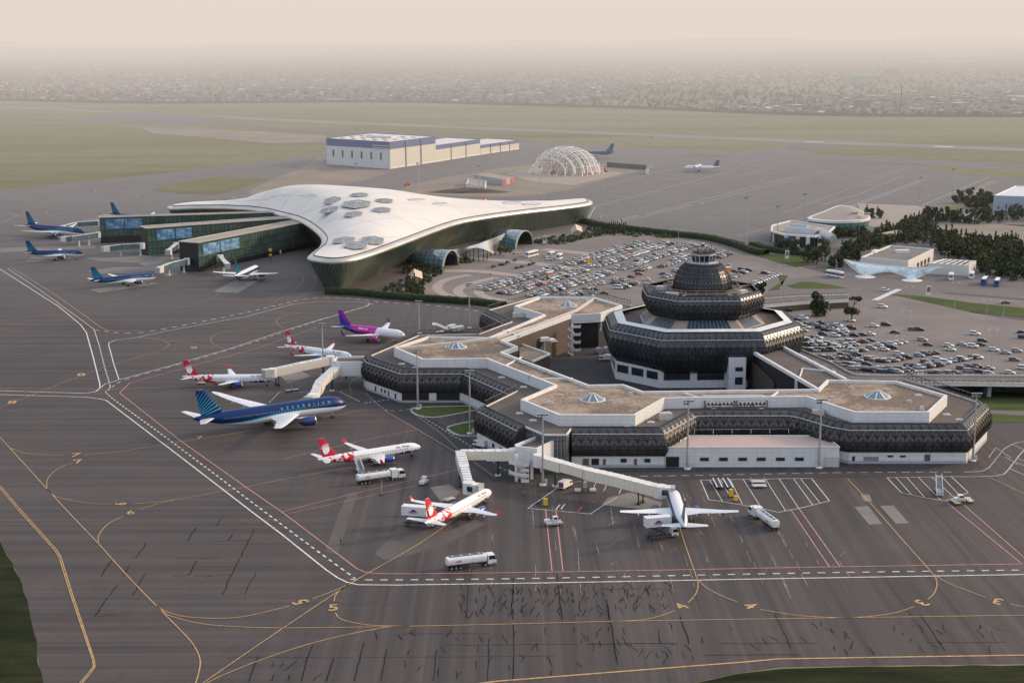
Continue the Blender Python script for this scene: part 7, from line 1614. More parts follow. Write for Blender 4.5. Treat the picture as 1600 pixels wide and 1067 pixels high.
# ================================================================= masts and lamps
def mast(px, py, h, label, arms=2, grp='floodlight masts', heads=6, w=.42):
    p = P(px, py, .12); t = tag(empty('light_mast', p), label, 'light mast', grp); mb = MB(); mb.tube((0, 0, 0), (0, 0, h), w, w*.45, n=10, m=M_STEEL); mb.build('pole', parent=t)
    mb = MB(); mb.lathe([(w*2.6, 0), (w*2.6, .35), (w*1.2, .5)], 10, m=M_WHITE); mb.build('base', parent=t)
    mb = MB(); mb.bar((-1.4, 0, h), (1.4, 0, h), .2, .2, M_STEEL); mb.bar((-1.4, 0, h-.9), (1.4, 0, h-.9), .15, .15, M_STEEL); mb.bar((0, -.9, h-.4), (0, .9, h-.4), .15, .15, M_STEEL); mb.build('head_frame', parent=t)
    for k in range(heads): mb = MB(); x = -1.3+2.6*(k % 4)/3; z = h+.1-(k//4)*.9; mb.box((x, -.35, z), (.6, .5, .55), 0, M_VG, rx=.5); mb.box((x, -.58, z-.05), (.5, .06, .42), 0, M_WIN, rx=.5); mb.build('floodlight', parent=t)
    if px > 600 and py > 600: mb = MB(); mb.box((1.0, .2, .9), (.8, .7, 1.6), 0, M_ACU); mb.build('control_box', parent=t)
    return t
for q in ((848, 757.5, 22, 'tall floodlight mast in front of the zigzag stair'), (1073.7, 732.5, 22, 'tall floodlight mast before the garage opening of the annex'), (1519.8, 720, 22, 'tall floodlight mast at the right end of the terminal'), (1279.4, 730.7, 22, 'tall floodlight mast before the right end of the low annex'),
          (653, 638.7, 22, 'floodlight mast on the upper kerbed lawn'), (734.5, 677.5, 22, 'floodlight mast on the lower kerbed lawn'), (505.5, 586, 21, 'floodlight mast beside the west gate house'), (733.7, 512.5, 21, 'floodlight mast behind the western roof railing, right of two'), (655, 521, 15, 'floodlight mast behind the western roof railing, left of two'),
          (1165, 391, 34, 'high floodlight mast on the hedge right of the upper car park'), (926, 462, 21, 'floodlight mast in the upper car park left of the tower'), (654, 301, 26, 'floodlight mast behind the top of the white roof'), (558, 297, 24, 'mast rising behind the skylights of the white roof'), (749, 301, 24, 'floodlight mast by the grey site shed'), (844, 303, 24, 'floodlight mast at the edge of the sandy site'),
          (1017, 257, 30, 'floodlight mast right of the steel dome frame'), (1214.6, 378, 24, 'floodlight mast before the barrel vaulted pavilion'), (1257, 350, 22, 'floodlight mast left of the teal glass lounge'), (1487.6, 313, 26, 'floodlight mast on the small green wedge at right'), (1437, 315, 20, 'mast at the far apron edge')):
    mast(*q)
def lamp(px, py, h, label):
    p = P(px, py, .15); t = tag(empty('street_lamp', p), label, 'street lamp', 'street lamps'); mb = MB(); mb.tube((0, 0, 0), (0, 0, h), .16, .09, n=8, m=M_STEEL); mb.build('pole', parent=t)
    for s in (-1, 1): mb = MB(); mb.bar((0, 0, h), (s*1.5, 0, h+.15), .1, .1, M_STEEL); mb.box((s*1.7, 0, h+.12), (.9, .35, .16), 0, M_WHITE); mb.build('lamp_head', parent=t)
for q in ((1294, 511, 15, 'street lamp at the top left of the right car park'), (1346, 470, 11, 'street lamp beside the zebra crossing road'), (1419, 492.5, 14, 'street lamp at the green verge above the right car park'), (1413.7, 537, 14.5, 'street lamp in the middle of the right car park'), (1316, 552, 10.5, 'street lamp among the packed cars of the right car park'), (1405, 566, 11, 'street lamp among the cars in front of the viaduct'),
          (1491, 486, 14, 'street lamp on the long green verge'), (1540, 519, 14.5, 'street lamp right of the empty bays'), (1549, 574, 15.5, 'tall street lamp near the viaduct at right'), (1567, 500, 9, 'short street lamp on the road verge at right'), (1224, 487, 12, 'street lamp between the ramp and the tower'), (1000, 424, 8, 'slim lamp in the middle of the upper car park'), (834, 455, 9, 'slim lamp over the front rows of the upper car park'),
          (1060, 377, 8, 'slim lamp at the back edge of the upper car park'), (1222, 437, 8, 'slim lamp at the lawn tip'), (1478, 418, 9, 'slim lamp by the low louvred annex'), (880, 399, 8, 'lamp with yellow sign by the forecourt')):
    lamp(*q)
for k, (px, py, l) in enumerate(((851, 384, 'white sign board beside the glass entrance shell'), (1229.5, 408, 'white sign board on the green wedge'), (1450.5, 466, 'pale blue sign board beside the road at right'))):
    p = P(px, py); t = tag(empty('sign_board', p), l, 'sign', None); mb = MB(); mb.box((0, 0, 4), (2.4, .4, 5), 0, M_VW); mb.box((0, -.22, 4.6), (1.8, .05, 2.6), 0, M_CONC); mb.build('board', parent=t); mb = MB()
    for s in (-.9, .9): mb.bar((s, 0, 0), (s, 0, 2), .2, .2, M_STEEL)
    mb.build('posts', parent=t)
# ================================================================= cars
CARM = {}
for nm, c in (('white', (.62, .62, .62)), ('silver', (.38, .39, .40)), ('black', (.018, .018, .02)), ('grey', (.12, .12, .13)), ('dark blue', (.02, .03, .08)), ('red', (.28, .03, .03)), ('beige', (.36, .31, .24)), ('brown', (.07, .045, .035)), ('yellow', (.55, .35, .06))):
    CARM[nm] = mat(nm+' car paint', c, .25, .2 if nm in ('silver', 'grey') else 0, var=.04)
M_CGL = mat('car glass', (.015, .018, .022), .08, spec=.8)
CARP = {'sedan': dict(L=4.6, W=1.8, prof=[(-2.3, .45), (-2.3, .85), (-1.7, .98), (-1.05, 1.42), (.25, 1.45), (1.0, .98), (2.1, .82), (2.3, .6), (2.3, .4)]),
        'estate car': dict(L=4.5, W=1.82, prof=[(-2.2, .45), (-2.25, .95), (-2.0, 1.5), (-.6, 1.62), (.35, 1.58), (1.05, 1.05), (2.1, .9), (2.3, .65), (2.3, .4)]),
        'off-roader': dict(L=4.8, W=1.95, prof=[(-2.35, .55), (-2.4, 1.1), (-2.2, 1.8), (-.6, 1.86), (.5, 1.8), (1.0, 1.2), (2.2, 1.1), (2.4, .8), (2.4, .5)]),
        'van': dict(L=5.4, W=2.0, prof=[(-2.7, .5), (-2.7, 2.2), (-.5, 2.3), (1.4, 2.2), (2.1, 1.3), (2.7, 1.1), (2.75, .7), (2.75, .45)])}
def car_mesh(mb, kind, m, T=Matrix()):
    k = CARP[kind]; pr = k['prof']; W = k['W']/2; zr = max(p[1] for p in pr); wst = .98 if kind == 'sedan' else 1.05 if kind == 'estate car' else 1.2 if kind == 'off-roader' else 1.35
    def row(s, f=1.0):
        return [T@Vector((x*(1 if z <= wst else .97), s*W*(1 if z <= wst+.01 else .80)*f, z)) for x, z in pr]
    L_, R_ = row(1), row(-1); mb.grid([L_, R_], m); 
    for s, r in ((1, L_), (-1, R_)):
        b = [T@Vector((x, s*W, max(.38, min(z, wst)))) for x, z in pr]; n = len(pr)
        low = [T@Vector((pr[0][0], s*W, .38))]+[T@Vector((x, s*W, min(z, wst))) for x, z in pr]+[T@Vector((pr[-1][0], s*W, .38))]; mb.face(low if s < 0 else low[::-1], m)
        up = [(x, z) for x, z in pr if z >= wst-.001]
        # greenhouse side
        idx = [i for i, (x, z) in enumerate(pr) if z > wst+.01]; i0, i1 = idx[0]-1, idx[-1]+1
        x0, x1 = pr[i0], pr[min(i1, n-1)]
        gs = [T@Vector((x0[0]+.05, s*W*.985, wst))]+[T@Vector((pr[i][0]*.97, s*W*.805, pr[i][1]-.05)) for i in idx]+[T@Vector((x1[0]-.02, s*W*.985, wst))]; mb.face(gs, M_CGL)
    idx = [i for i, (x, z) in enumerate(pr) if z > wst+.01]; 
    for i, j in ((idx[0]-1, idx[0]), (idx[-1], idx[-1]+1)):
        j = min(j, len(pr)-1); a, b = pr[i], pr[j]; o_ = .03*(1 if i > idx[0] else -1)
        def q(p, s): return T@Vector((p[0]*(1 if p[1] <= wst else .97)+o_, s*W*(.93 if p[1] <= wst+.01 else .74), p[1]+.025))
        mb.face([q(a, 1), q(a, -1), q(b, -1), q(b, 1)], M_CGL)
    for x in (-k['L']*.31, k['L']*.31):
        for s in (-1, 1): mb.tube(T@Vector((x, s*W*.86, .33)), T@Vector((x, s*W*1.02, .33)), .33, n=8, m=M_TYRE)
CACHE = {}
def car_data(kind, colr):
    if (kind, colr) not in CACHE:
        mb = MB(); car_mesh(mb, kind, CARM[colr]); o = mb.build('parked_car'); CACHE[(kind, colr)] = o.data; bpy.data.objects.remove(o)
    return CACHE[(kind, colr)]
rc = random.Random(11)
def rnd_car(): return rc.choice(['sedan']*5+['estate car']*4+['off-roader']*4), rc.choice(['white']*9+['silver']*4+['black']*8+['grey']*4+['dark blue']*2+['red']+['beige']*2+['brown'])
CARS = []      # (x, y, z, heading, kind, colour, label)
ORD = ['first', 'second', 'third', 'fourth', 'fifth', 'sixth', 'seventh', 'eighth', 'ninth', 'tenth', 'eleventh', 'twelfth', 'thirteenth', 'fourteenth', 'fifteenth', 'sixteenth', 'seventeenth', 'eighteenth', 'nineteenth', 'twentieth']
def ordn(k): return ORD[k] if k < 20 else str(k+1)+('th' if (k+1) % 100 in (11, 12, 13) else {1: 'st', 2: 'nd', 3: 'rd'}.get((k+1) % 10, 'th'))
# upper car park: double rows traced in world space
u = Vector((.487, .873)); w_ = Vector((.873, -.487)); o0 = P(760, 449); o0 = Vector((o0.x, o0.y))
poly1 = PL([(748, 452), (776, 438), (860, 417), (872, 414), (888, 405), (930, 393), (985, 380), (1030, 379), (1070, 382), (1118, 391), (1150, 400), (1128, 412), (1150, 420), (1192, 420), (1205, 427), (1150, 440), (1060, 436), (1020, 434), (1000, 446), (930, 462), (900, 466), (850, 467), (800, 468), (772, 463)])
gap = PL([(800, 407), (905, 417), (960, 421.5), (1010, 427.5), (1010, 431), (950, 426), (900, 421.5), (800, 411)])
sparse = PL([(930, 440), (960, 428), (1000, 418), (1060, 405), (1220, 405), (1220, 470), (900, 470), (905, 455)])
row = 0; d = 1.0; rows1 = []
for blk in range(14):
    for off in (0, 5.4):
        rows1.append(d+off)
    d += 5.4+11.5
for ri, dd in enumerate(rows1):
    k = 0
    for i in range(-6, 150):
        p = o0+w_*dd+u*(i*2.62+rc.uniform(-.15, .15)); 
        if not inside(p, poly1) or inside(p, gap): continue
        den = .34 if inside(p, sparse) else .93
        if rc.random() > den: continue
        kind, c = rnd_car(); h = atan2(w_.y, w_.x)+rc.uniform(-.04, .04)+(pi if rc.random() < .4 else 0)
        CARS.append([p.x, p.y, .2, h, kind, c, '%s %s, %s from the left in the %s row from the top left of the upper car park' % (c, kind, ordn(k), ordn(ri)), 'cars in the upper car park']); k += 1
# row of cars on the right bend, and the few on the forecourt
def carrow(pts, label, grp, hd, cols=None, kinds=None, z=.2):
    for k, (px, py) in enumerate(pts):
        p = P(px, py); kind, c = rnd_car(); c = cols[k % len(cols)] if cols else c; kind = kinds[k % len(kinds)] if kinds else kind
        CARS.append([p.x, p.y, z, hd+rc.uniform(-.06, .06), kind, c, label % (c+' '+kind, ordn(k)), grp])
hd1 = atan2(w_.y, w_.x)
carrow([(1172+4.3*k, 448-1.75*k) for k in range(11)], '%s, %s from the left in the curved row below the small lawn', 'cars in the curved row', hd1, ['white', 'silver', 'white', 'white', 'beige', 'white'])
carrow([(771, 418), (783, 415), (787, 414.5), (793, 411.5), (805, 408), (808, 420), (816, 418), (828, 415), (833, 413)], '%s, %s dark taxi on the forecourt between the pale strips', 'taxis on the forecourt', atan2(.873, .487)*1.0+.2, ['black', 'dark blue', 'black', 'dark blue'], ['sedan', 'estate car'])
carrow([(810, 396.5)], '%s parked by the waved canopy, %s there', None, .5, ['white']); carrow([(857, 407), (865, 403)], '%s, %s of two on the forecourt beside the coach', None, .5, ['white', 'white'])
carrow([(1010, 447), (1021, 445)], '%s, %s of two at the left foot of the tower', None, hd1, ['silver', 'white']); carrow([(926, 460), (945, 460), (924, 449)], '%s, %s in the loose front line left of the tower', None, hd1, ['silver', 'black', 'white'])
carrow([(963, 443), (966, 452)], '%s, %s of the pair of tall vehicles left of the tower', None, hd1, ['brown', 'white'], ['off-roader', 'van'])
carrow([(1100, 386)], '%s standing on the road behind the tower, %s there', None, 1.2, ['white'], ['van'])
carrow([(1286, 307+72)], '%s beside the old pavilion, %s there', None, .6, ['white'])
# right car park, traced one by one from the photograph (positions in a 4x enlargement whose corner is 1200,340)
hd2 = -.50
def L2(lst, label, cols=None):
    pts = []
    for q in lst:
        if len(q) == 2: pts.append(q)
        else:
            x0, y0, x1, y1, n_ = q
            for k in range(n_): pts.append((x0+(x1-x0)*k/max(1, n_-1)+rc.uniform(-3, 3), y0+(y1-y0)*k/max(1, n_-1)+rc.uniform(-2, 2)))
    carrow([(1200+x/4, 340+(y+6)/4) for x, y in pts], label, 'cars in the right car park', hd2, cols)
L2([(185, 668, 330, 662, 4)], '%s, %s in the thin row just right of the tower ring'); L2([(360, 706, 520, 694, 4)], '%s, %s in the thin row under the left lamp'); L2([(540, 738, 640, 730, 3)], '%s, %s in the short row right of the low lamp')
L2([(245, 555)], '%s at the foot of the ramp, %s there', ['white']); L2([(130, 582)], '%s near the tower corner, %s there', ['black'])
L2([(185, 640), (220, 632)], '%s, %s of the highest pair next to the tower'); L2([(195, 690), (235, 688), (220, 708)], '%s, %s of three beside the tower edge')
L2([(325, 690)], '%s alone left of the lamp, %s there', ['black']); L2([(343, 732)], '%s alone below the left lamp, %s there', ['black']); L2([(380, 684), (410, 684), (435, 677)], '%s, %s of three right of the left lamp', ['silver', 'black', 'white']); L2([(475, 712)], '%s alone right of the low lamp, %s there', ['white']); L2([(420, 740), (458, 735)], '%s, %s of the pair below the low lamp', ['white', 'grey'])
L2([(515, 645)], '%s under the umbrella shaped tree, %s there', ['white']); L2([(715, 560)], '%s alone in the empty upper bays, %s there', ['white']); L2([(662, 680)], '%s, %s of the upper middle pair, left', ['white']); L2([(738, 672)], '%s, %s of the upper middle pair, right', ['black']); L2([(795, 720)], '%s alone in the middle of the right car park, %s there', ['black'])
L2([(905, 702), (945, 703)], '%s, %s of the close pair right of the tall middle lamp', ['grey', 'black']); L2([(1293, 730)], '%s alone among empty bays at right, %s there', ['white']); L2([(1588, 720)], '%s at the very right edge, upper, %s there', ['black']); L2([(1596, 752)], '%s at the very right edge, lower, %s there', ['dark blue'])
L2([(965, 767)], '%s alone below the close pair, %s there', ['beige']); L2([(1000, 797)], '%s turned the other way below the beige car, %s there', ['black']); L2([(1128, 803), (1140, 828)], '%s, %s of the stacked pair', ['white']); L2([(1210, 795), (1280, 808), (1330, 797), (1340, 772)], '%s, %s of four in the right loose row', ['silver', 'white', 'black', 'black'])
L2([(1410, 830), (1485, 848), (1555, 836)], '%s, %s of the three light cars at far right', ['white', 'silver', 'silver']); L2([(1540, 892)], '%s alone near the right edge, %s there', ['grey']); L2([(1380, 945), (1380, 978)], '%s, %s at the foot of the tall right lamp', ['beige', 'white']); L2([(1510, 975)], '%s just behind the viaduct railing, %s there', ['white']); L2([(1597, 945)], '%s at the bottom right edge, %s there', ['white'])
for j, q in enumerate([(200, 760, 310, 752, 5), (185, 775, 290, 770, 4), (190, 803, 330, 795, 6), (200, 828, 400, 832, 9), (330, 788, 425, 800, 5), (440, 780, 600, 778, 7), (425, 812, 540, 797, 6), (690, 797, 810, 790, 4), (500, 835, 590, 830, 4), (430, 868, 550, 860, 5), (300, 868, 385, 880, 4), (480, 885, 530, 888, 2), (565, 893, 660, 885, 4), (705, 900, 790, 895, 4), (985, 857, 1040, 850, 3), (1060, 893, 1110, 910, 2), (1150, 899, 1265, 880, 7),
                       (880, 925, 940, 940, 4), (955, 937, 1070, 925, 5), (1210, 943, 1305, 935, 5), (1250, 960, 1325, 967, 3), (695, 948, 880, 957, 9), (620, 958, 810, 970, 9), (400, 913, 560, 930, 8), (530, 948, 605, 945, 3), (930, 975, 1170, 980, 8)]):
    L2([q], '%s, %s from the left in cluster ' + ORD[j if j < 20 else j-20] + (' of the lower right' if j >= 20 else ' of the upper left') + ' part of the right car park')
for q, l, c in (((640, 770), '%s alone left of centre, %s there', 'black'), ((643, 817), '%s alone left of centre below the dark one, %s there', 'silver'), ((725, 827), '%s before the dark centre cars, %s there', 'white'), ((775, 815), '%s in the centre of the right car park, %s there', 'black'), ((840, 780), '%s at the base of the tall lamp, %s there', 'silver'), ((617, 919), '%s in the loose lower middle, %s there', 'black'), ((815, 855), '%s left of the dark pair, %s there', 'white'), ((820, 887), '%s in the lower middle, %s there', 'brown'), ((870, 878), '%s right of the lower middle brown car, %s there', 'black'), ((945, 865), '%s long light car left of a dark trio, %s there', 'silver'), ((985, 905), '%s below the dark trio, %s there', 'grey'), ((1310, 877), '%s at the right end of the even row, %s there', 'white')):
    L2([q], l, [c])
CARS.append([*P2(1383, 455.5), .2, .1, 'off-roader', 'white', 'white off-roader on the zebra crossing', None]); CARS.append([*P2(1571, 475), .2, -.1, 'sedan', 'black', 'black sedan driving on the road beside the long verge', None])
CARS.sort(key=lambda c: c[0]**2+c[1]**2)
print('cars', len(CARS))
seen_lab = {}
for c in CARS[:300]:
    o = bpy.data.objects.new('parked_car', car_data(c[4], c[5])); COL.objects.link(o); o.location = c[:3]; o.rotation_euler = (0, 0, c[3])
    lab = c[6].replace(', first there', '').replace('first there', '').strip(' ,'); w = lab.split()
    tag(o, ' '.join(w[:16]), 'car', c[7])
if len(CARS) > 300:
    mb = MB()
    for c in CARS[300:]: car_mesh(mb, c[4], CARM[c[5]], Matrix.Translation(c[:3]) @ Matrix.Rotation(c[3], 4, 'Z'))
    tag(mb.build('parked_cars'), kind='stuff')
# buses
def bus(px, py, dx, dy, label, L=11.5, m=None, m2=None, H=3.2):
    p, a = at(px, py, dx, dy); m = m or M_VW; t = tag(empty('bus', p, a), label, 'bus', 'buses and coaches'); mb = MB(); mb.box((0, 0, H/2+.35), (L, 2.5, H), 0, m); mb.box((0, 0, H+.4), (L*.9, 2.2, .25), 0, m2 or m); mb.build('body', parent=t); mb = MB()
    for s in (-1, 1):
        n_ = int(L/1.5)
        for k in range(n_): mb.box((-L/2+L*(k+.5)/n_, s*1.27, H*.68), (L/n_-.18, .05, 1.1), 0, M_CKP)
    mb.box((L/2+.02, 0, H*.62), (.06, 2.2, 1.5), 0, M_CKP); mb.box((-L/2-.02, 0, H*.75), (.06, 2, .9), 0, M_CKP); mb.build('windows', parent=t); wheels(t, (-L*.28, L*.32), 1.1, .5)
bus(1304, 433, 1330, 437.5, 'white coach with dark doors left of the swooping canopy', 12); bus(831, 401, 850, 396, 'long white coach at the forecourt of the new terminal', 13); bus(861, 402, 866, 401, 'white minibus beside the long coach', 5)
bus(1486, 437, 1488, 430, 'small white bus right of the swooping canopy', 8); bus(1518, 435, 1522, 428, 'small pale bus at the corner of the low louvred annex', 8)
bus(1538, 444, 1546, 434, 'left blue bus with pale roof at right', 12, M_VB, M_VW); bus(1558, 446, 1564, 436, 'right blue bus with pale roof at right', 12, M_VB, M_VW)
bus(874, 405.5, 884, 401, 'white minibus parked among cars at top of upper car park', 6.5); bus(1300+30, 612, 1340, 612, 'orange', 5) if 0 else None
p, a = at(1552, 609, 1538, 607); t = tag(empty('parked_lorry', p, a), 'dark lorry with yellow cab under the viaduct', 'lorry'); mb = MB(); mb.box((-2, 0, 1.9), (5, 2.4, 2.4), 0, M_CHS); mb.build('load', parent=t); cabin(t, .8, 2.8, 2.3, .8, 3.0, M_VY); wheels(t, (-3, 2), 1.0, .5)
# orange kiosks among the cars
for px, py, l in ((858, 434, 'small orange kiosk in the middle rows of the upper car park'), (983, 397, 'small orange kiosk in the top rows of the upper car park'), (920, 411, 'yellow and red kiosk by the pale strip of the upper car park'), (1137, 426, 'small orange kiosk right of the dome')):
    t = tag(empty('kiosk', P(px, py, .2)), l, 'kiosk', 'car park kiosks'); mb = MB(); mb.box((0, 0, 1.5), (3, 2.6, 3), .4, M_ORG if 'orange' in l else M_VY); mb.build('walls', parent=t); mb = MB(); mb.box((0, 0, 3.15), (3.6, 3.1, .3), .4, M_WHITE); mb.build('roof', parent=t)
# ================================================================= vegetation
def foliage(name, c1, c2):
    m, n, b = nt(name); g = G(n); v = g.tc('Object'); a = g.noise(v, .9, 3, .6)
    n.links.new(g.mix(g.rng(a, .35, .68), c1, c2), b.inputs['Base Color']); b.inputs['Roughness'].default_value = .9; b.inputs['Specular IOR Level'].default_value = .1; return m
M_F1 = foliage('dark pine foliage', (.030, .042, .022), (.075, .088, .042)); M_F2 = foliage('olive foliage', (.05, .06, .028), (.10, .11, .05)); M_F3 = foliage('light shrub foliage', (.07, .09, .03), (.12, .14, .05)); M_F4 = foliage('reddish shrub foliage', (.08, .025, .02), (.13, .05, .03)); M_F5 = foliage('brown green foliage', (.055, .052, .030), (.10, .09, .05)); M_BARK = mat('bark', (.06, .045, .035), .9)
def leaves(mb, c, r, n, rnd, s=.5, m=None, shape='ball'):
    for _ in range(n):
        if shape == 'cone': z = rnd.random()**1.4; k = (1-z)**.85; a = rnd.uniform(0, 2*pi); q = sqrt(rnd.uniform(.35, 1)); p = Vector((c[0]+r[0]*k*q*cos(a), c[1]+r[1]*k*q*sin(a), c[2]+r[2]*z))
        else:
            d = Vector((rnd.gauss(0, 1), rnd.gauss(0, 1), rnd.gauss(0, 1))).normalized()*rnd.uniform(.6, 1.0); p = Vector((c[0]+d.x*r[0], c[1]+d.y*r[1], c[2]+d.z*r[2]))
        n1 = Vector((rnd.gauss(0, 1), rnd.gauss(0, 1), rnd.gauss(0, .7)+.5)).normalized(); t1 = n1.orthogonal().normalized(); t2 = n1.cross(t1); w = s*rnd.uniform(.6, 1.3)
        mb.face([p+t1*w, p+t2*w*.8, p-t1*w, p-t2*w*.8], m)
def crown(mb, c, R, H, rnd, m, kind='round', dens=1.0, s=.55):
    if kind == 'cone': leaves(mb, c, (R, R, H), int(330*dens), rnd, s, m, 'cone'); return
    for k in range(int(9)):
        a = rnd.uniform(0, 2*pi); q = rnd.uniform(.1, .62)*R; z = rnd.uniform(.12, .9)*H; rr_ = R*rnd.uniform(.34, .55)*(1.15-.4*z/H); leaves(mb, (c[0]+q*cos(a), c[1]+q*sin(a), c[2]+z), (rr_, rr_, rr_*.7*H/R/1.3), int(48*dens), rnd, s, m)
def tree(px, py, H, R, label, kind='round', m=None, grp=None, cat='tree', trunk=.18, dens=1.0, name='tree', s=.55, hasbranch=True):
    rnd = random.Random(int(px*7+py*13)); t = tag(empty(name, P(px, py, .1)), label, cat, grp); mb = MB(); mb.tube((0, 0, 0), (rnd.uniform(-.2, .2), 0, H*.55), H*.028+.08, .1, n=7, m=M_BARK)
    for k in range(4): a = rnd.uniform(0, 6.28); z = H*rnd.uniform(.25, .5); mb.tube((0, 0, z), (R*.5*cos(a), R*.5*sin(a), z+H*.2), .12, .05, n=5, m=M_BARK)
    mb.build('trunk', parent=t); mb = MB(); crown(mb, (0, 0, H*trunk), R, H*(1-trunk), rnd, m or M_F1, kind, dens, s); mb.build('crown', parent=t); return t
tree(1277, 493, 13.5, 6.2, 'big dark bushy tree at the upper left of the right car park', dens=2.6, s=.6, trunk=.05, name='pine_tree')
# umbrella tree with a second tuft above
c = P(1330, 503); t = tag(empty('umbrella_tree', c), 'dark umbrella shaped tree with flat top tuft in the right car park', 'tree'); mb = MB(); mb.tube((0, 0, 0), (.2, 0, 4), .4, .3, n=7, m=M_BARK); mb.tube((.2, 0, 4), (1.4, 0, 11), .25, .15, n=6, m=M_BARK)
for a in range(5): mb.tube((.2, 0, 3.2), (3.2*cos(a*1.26), 3.2*sin(a*1.26), 5.2), .18, .08, n=5, m=M_BARK)
for a in range(4): mb.tube((1.4, 0, 8.5), (1.4+3*cos(a*1.6), 3*sin(a*1.6), 11), .12, .06, n=5, m=M_BARK)
mb.build('trunk', parent=t); mb = MB(); rnd = random.Random(4)
for k in range(10): a = rnd.uniform(0, 6.28); q = rnd.uniform(0, 3.2); leaves(mb, (q*cos(a), q*sin(a), 5.4), (1.9, 1.9, 1.4), 70, rnd, .5, M_F1)
mb.build('crown', parent=t); mb = MB()
for k in range(8): a = rnd.uniform(0, 6.28); q = rnd.uniform(0, 2.9); leaves(mb, (1.6+q*cos(a), q*sin(a), 11.2), (1.3, 1.3, .8), 42, rnd, .42, M_F1)
mb.build('top_tuft', parent=t)
tree(1187, 462, 7, 3.4, 'dark round tree at the right side of the tower base', dens=1.5, trunk=.1); tree(1532, 419, 9, 5.5, 'pale green round tree before the dark wood at right', m=M_F3, dens=2, trunk=.1)
for q in ((1276, 413, 12, 6), (1262, 410, 11, 6), (1289, 409, 12, 6), (1243, 397, 9, 5), (1229, 394, 8, 5), (1216, 392, 7, 4.5), (1281, 400, 11, 6), (1300, 418, 6, 4), (1312, 417, 7, 4), (1326, 414, 8, 4.5), (1338, 411, 9, 5), (1313, 408, 8, 4.5), (1330, 403, 9, 5)):
    tree(q[0], q[1], q[2], q[3], 'dark evergreen tree between the old pavilion and the swooping canopy', grp='dark evergreens around the old pavilion', dens=1.2, trunk=.08)
for i, q in enumerate(((1500, 309), (1515, 305), (1492, 317), (1507, 318), (1522, 317), (1536, 320), (1548, 318), (1532, 308), (1545, 312), (1515, 324), (1540, 326), (1528, 326))): tree(q[0], q[1], 6.5, 4.6, 'dark rounded tree in the grove left of the pale blue hangar', grp='grove by the blue hangar', dens=.8, s=.8, trunk=.06)
for i, q in enumerate(((1453, 345), (1470, 346), (1480, 345), (1500, 348), (1513, 349), (1522, 350), (1536, 345), (1545, 344), (1490, 347), (1462, 345))): tree(q[0], q[1], 10 if i != 5 else 15, 4.5, 'dark conifer in the line before the sandy clearing', kind='cone' if i % 2 else 'round', grp='conifers before the sandy clearing', dens=.6, s=.9, trunk=.06)
# cypress clumps and garden shrubs
for k in range(9): tree(1052-1052+952+3.2*k, 362.5+.25*k, 8+rc.uniform(-1, 1.5), .9, 'slim dark cypress in the row behind the upper car park', 'cone', grp='slim cypresses behind the car park', dens=.25, s=.5, trunk=.03, name='cypress_tree')
for k, (px, py) in enumerate(((637, 455), (641, 457), (645, 459), (656, 461), (661, 463), (648, 452))): tree(px, py, 9, 1.0, 'slim dark cypress beside the left tilted cube', 'cone', grp='slim cypresses by the left cube', dens=.3, s=.5, trunk=.03, name='cypress_tree')
def shrubs(name, poly, h, m, dens, label=None, cat=None, kind='stuff', s=.7, z=.1, sd=1):
    q = PL(poly); rnd = random.Random(sd); xs = [a[0] for a in q]; ys = [a[1] for a in q]; mb = MB(); ar_ = abs(sum(q[i-1][0]*q[i][1]-q[i][0]*q[i-1][1] for i in range(len(q))))/2; n_ = int(ar_*dens); k = 0; tries = 0
    while k < n_ and tries < n_*30:
        tries += 1; p = (rnd.uniform(min(xs), max(xs)), rnd.uniform(min(ys), max(ys)))
        if not inside(p, q): continue
        k += 1; hh = h*rnd.uniform(.5, 1.15); mm = m if not isinstance(m, list) else rnd.choice(m)
        leaves(mb, (p[0], p[1], z+hh*.5), (hh*.75, hh*.75, hh*.55), 14, rnd, s, mm)
    return tag(mb.build(name), label, cat, kind=kind)
shrubs('garden_shrubs', [(600, 455), (622, 440), (640, 433), (632, 426), (660, 421), (690, 424), (688, 431), (670, 437), (676, 441), (662, 447), (664, 462), (612, 462)], 1.8, [M_F1, M_F2, M_F2], .10)
shrubs('garden_shrubs', [(628, 425), (650, 418), (670, 418), (690, 421), (690, 428), (655, 429), (632, 429)], 3, [M_F1, M_F4, M_F1], .14, sd=2)
shrubs('garden_shrubs', [(715, 407), (730, 403), (742, 407), (740, 411), (722, 412)], 1.6, [M_F2, M_F3], .2, sd=3); shrubs('garden_shrubs', [(777, 391), (790, 388), (800, 392), (795, 396), (778, 396)], 1.6, [M_F2, M_F3], .2, sd=4)
shrubs('garden_shrubs', [(833, 378), (860, 372), (890, 369), (905, 366), (930, 360), (960, 364), (905, 376), (885, 382), (840, 384)], 2.0, [M_F1, M_F2, M_F1], .10, sd=5)
shrubs('garden_shrubs', [(925, 352), (960, 358), (1010, 364), (1060, 370), (1055, 374), (990, 371), (940, 366), (905, 363)], 1.8, [M_F1, M_F2], .07, sd=6)
